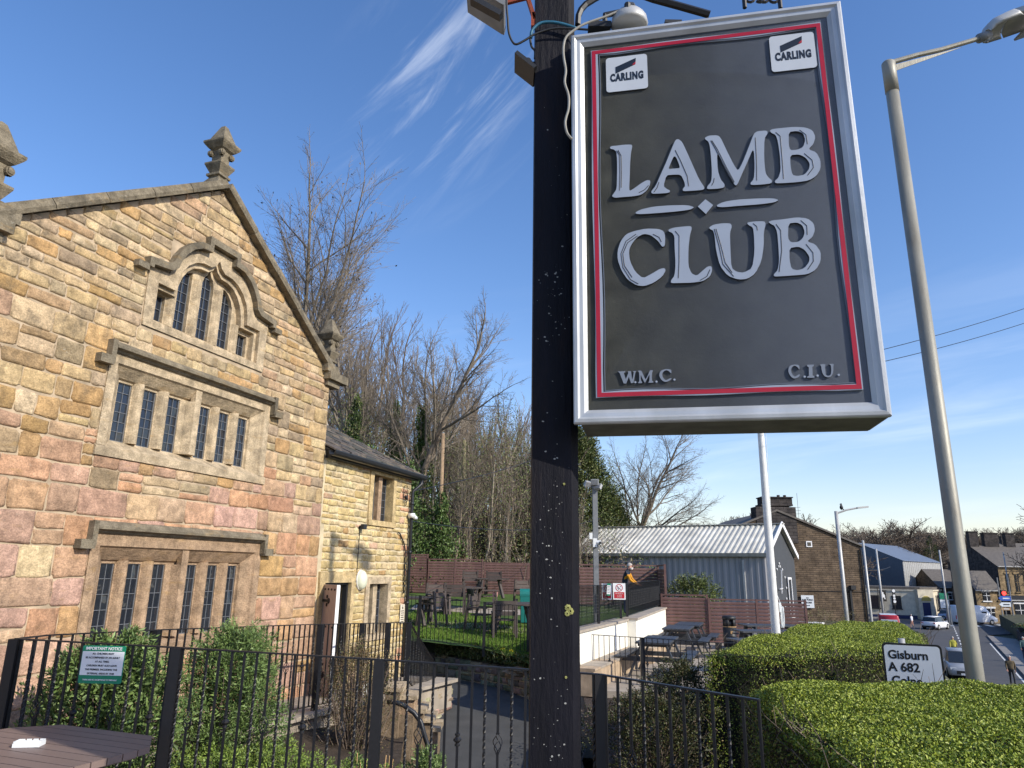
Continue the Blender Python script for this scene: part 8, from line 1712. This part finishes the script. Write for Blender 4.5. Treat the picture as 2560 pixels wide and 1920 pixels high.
# conifer right of the post and the bare tree beyond it
def conifer(name, label, loc, h, r_, n, seed, lean=.0):
    t = thing(name, label, 'tree', loc); rg = np.random.default_rng(seed); mb = MB(); mb.tube([(0, 0, -.5), (0, 0, h*.5), (0, 0, h*.96)], [.25, .16, .03], 8); mb.build('trunk', M['woodbark'], t, True)
    nb = n//28; zz = rg.uniform(.02, 1, nb)**.85; a = rg.uniform(0, 2*math.pi, nb); prof = np.clip(1-zz, 0, 1)**.62*(1+.16*np.sin(a*5+zz*9)+.12*np.sin(a*11-zz*17)); rr = r_*prof*rg.uniform(.62, 1.08, nb)
    C_ = np.stack([rr*np.cos(a), rr*np.sin(a), zz*h], 1); out = np.stack([np.cos(a), np.sin(a), np.full(nb, .75)], 1)
    P = np.repeat(C_, 28, 0)+rg.normal(size=(nb*28, 3))*[.16, .16, .26]*(.7+.6*np.repeat(prof, 28)[:, None]); D = np.repeat(out, 28, 0)+rg.normal(size=(nb*28, 3))*.55
    cols = pal(nb, [(.035, .055, .012), (.06, .075, .016), (.11, .115, .025), (.018, .03, .008)], [4, 3, 1.4, 2]); cols = np.repeat(cols, 28, 0)*rg.uniform(.8, 1.25, (nb*28, 1))
    leafcloud('foliage', P, D, rg.uniform(.16, .34, nb*28), rg.uniform(.04, .08, nb*28), cols, M['leafy'], t, 'stuff')
    mb = MB()
    for k in range(90):
        z = rg.uniform(.05, .8); aa = rg.uniform(0, 6.28); L = r_*(1-z)**.62*.8; mb.tube([(0, 0, z*h), (L*.5*math.cos(aa), L*.5*math.sin(aa), z*h+L*.35), (L*math.cos(aa), L*math.sin(aa), z*h+L*.9)], [.05, .03, .01], 4, cap=False)
    mb.build('limbs', M['woodbark'], t); return t
x = atY(1418, 1300, 44).x; conifer('conifer', 'big dark green conifer right of the sign post above the pale roof', (x, 44, 1.0), 10.6, 4.7, 62000, 5)
x = atY(1530, 1300, 50).x; conifer('conifer', 'lower dark conifer against the end of the pale barn roof', (x, 50, .6), 6.2, 2.9, 22000, 6)
x = atY(1552, 1300, 52).x; bare_tree('bare_tree', 'bare tree drooping to the right behind the conifer', (x, 52, .2), 7.6, .24, 118, 5, .70, .15, (9, 6, 5, 4, 3), first=.40, ratio=.60, ratio0=.66, bark='barklit', twig='branchlit', lean=(.13, 0), wob=.11)
shr = thing('thorny_scrub', 'brown twiggy scrub below the conifer beside the floodlight column', 'shrub', (atY(1462, 1400, 38).x, 38, 1.0)); mb = MB()
for _ in range(500):
    x0, y0 = R.uniform(-1.8, 1.6), R.uniform(-1, 1); a = R.uniform(-1, 1); l_ = R.uniform(1.2, 4.2); mb.tube([(x0, y0, 0), (x0+.2*l_*a, y0, l_*.6), (x0+.55*l_*a, y0+R.uniform(-.4, .4), l_*R.uniform(.75, 1))], [.022, .014, .005], 3, cap=False)
mb.build('stems', M['twiggrey'], shr)
# distant trees on the skyline
R.seed(5)
for i in range(26):
    px = 1600+i*14+R.uniform(-8, 8); Y = R.uniform(85, 110); x = atY(px, 1300, Y).x; zb = -2; topz = atY(px, np.interp(px, [1600, 1700, 1800, 1900, 1960], [1335, 1322, 1308, 1288, 1290])+R.uniform(-14, 10), Y).z; put('skyline_tree', 'bare tree in the row on the skyline beyond the grey hall', 4, x, Y, topz, 'bare trees on the skyline beyond the hall', z=zb)
for i, (px, py, Y, k, ex) in enumerate(((2042, 1298, 120, 0, 1), (2015, 1310, 130, 2, 1), (2125, 1322, 170, 0, 1), (2150, 1318, 185, 2, 1), (2175, 1335, 190, 0, 1), (2205, 1318, 150, 2, 1), (2225, 1312, 160, 0, 1), (2262, 1310, 165, 2, 1.15), (2285, 1308, 160, 0, 1.2), (2300, 1322, 175, 2, 1), (2350, 1330, 190, 0, 1), (2395, 1345, 200, 0, 1), (2450, 1332, 220, 2, 1), (2475, 1338, 230, 0, 1), (2100, 1345, 200, 1, 1), (2185, 1345, 210, 1, 1), (2240, 1335, 200, 0, 1), (2320, 1345, 230, 2, 1), (2500, 1345, 210, 0, 1), (2530, 1330, 190, 2, 1.2), (2555, 1326, 180, 0, 1.2), (2575, 1322, 190, 2, 1.2))):
    x = atY(px, 1400, Y).x; zb = tz(x, Y); topz = atY(px, py-12, Y).z; put('town_tree', 'bare round-headed tree on the skyline above the town roofs', 4, x, Y, topz, 'bare trees above the town roofs', z=zb, wide=1.25*ex)
for i in range(60):
    px = 2000+i*10+R.uniform(-9, 9); Y = R.uniform(190, 250); x = atY(px, 1400, Y).x; put('town_tree', 'bare round-headed tree on the skyline above the town roofs', 4, x, Y, atY(px, R.uniform(1315, 1350), Y).z, 'bare trees above the town roofs', z=tz(x, Y), wide=R.uniform(1.1, 1.6))
conifer('dark_fir', 'small dark fir among the bare trees above the pub', (atY(2322, 1340, 150).x, 150, tz(atY(2322, 1340, 150).x, 150)), 14, 3.2, 5000, 9)
x = atY(2660, 1300, 95).x; t = put('bare_tree', 'large bare tree leaning in from the right edge above the terrace', 4, x, 95, atY(2560, 1175, 95).z, None, z=-3, wide=.9)
n = 24000; az_ = NR.uniform(rad(8), rad(52), n); rr_ = NR.uniform(190, 420, n); bx = rr_*np.sin(az_); by = rr_*np.cos(az_)
leafcloud('far_woodland', np.stack([bx, by, H(bx, by)+NR.uniform(0, 1, n)*(4+3*np.sin(az_*40)*np.sin(rr_*.03))], 1), NR.normal(size=(n, 3))+[0, 0, .8], NR.uniform(1., 2.6, n), NR.uniform(.15, .4, n), pal(n, [(.15, .125, .10), (.12, .10, .075), (.19, .16, .13), (.09, .09, .06)]), M['leafy'], kind='stuff')
# telegraph poles and wires
def pole(label, pxt, pyt, pxb, pyb, Y, m, r_=.11):
    a = atY(pxt, pyt, Y); b_ = atY(pxb, pyb, Y); t = thing('telegraph_pole', label, 'pole', (b_.x, Y, b_.z-.6)); mb = MB(); mb.tube([(0, 0, 0), tuple(a-Vector(t.location))], [r_*1.15, r_*.85], 10); bld(mb, 'shaft', M[m], t, True); mb = MB(); mb.tube([a-Vector(t.location), a-Vector(t.location)+Vector((0, 0, .08))], [r_*.8, r_*.3], 10); bld(mb, 'cap', M['grey'], t); return a
M['polewood'] = mat('brown_pole_timber', (.30, .21, .13), .9, .2, 5, .3, 30, stretch=(1, 1, .2)); M['polegreen'] = mat('mossy_pole_timber', (.24, .21, .12), .9, .2, 5, .3, 30, stretch=(1, 1, .2))
pole('brown telegraph pole left of its pair on the wooded bank', 1108, 1084, 1097, 1395, 35.5, 'polewood', .11)
pole('mossy telegraph pole right of its pair on the wooded bank', 1160, 1099, 1162, 1330, 39, 'polegreen', .11)
def wire(label, a, b_, sag, r_=.012, group='overhead wires'):
    a, b_ = Vector(a), Vector(b_); mb = MB(); P = [a.lerp(b_, k/14)-Vector((0, 0, sag*4*(k/14)*(1-k/14))) for k in range(15)]; mb.tube(P, r_, 4); o = mb.build('overhead_wire', M['dark']); return tag(o, label, 'wire', group)
g0 = HW(3.4, .05, 4.0)
wire('wire from the cottage gutter to the upper left of the post, passing the poles', g0, atY(1480, 1078, 40), .35, .011)
wire('lower wire from the cottage corner across the bank', HW(3.4, .05, 3.3), atY(1500, 1296, 34), .35, .011)
wire('upper of two wires crossing the sky behind the street light', atY(2150, 888, 14), atY(2760, 698, 18), .12, .007, 'two wires behind the street light')
wire('lower of two wires crossing the sky behind the street light', atY(2150, 917, 14), atY(2760, 735, 18), .14, .007, 'two wires behind the street light')
wire('wire sloping up to the metal shed above the pub, upper one', atY(2160, 1418, 100), atY(2226, 1417, 108), .4, .05, 'wires before the blue-grey shed')
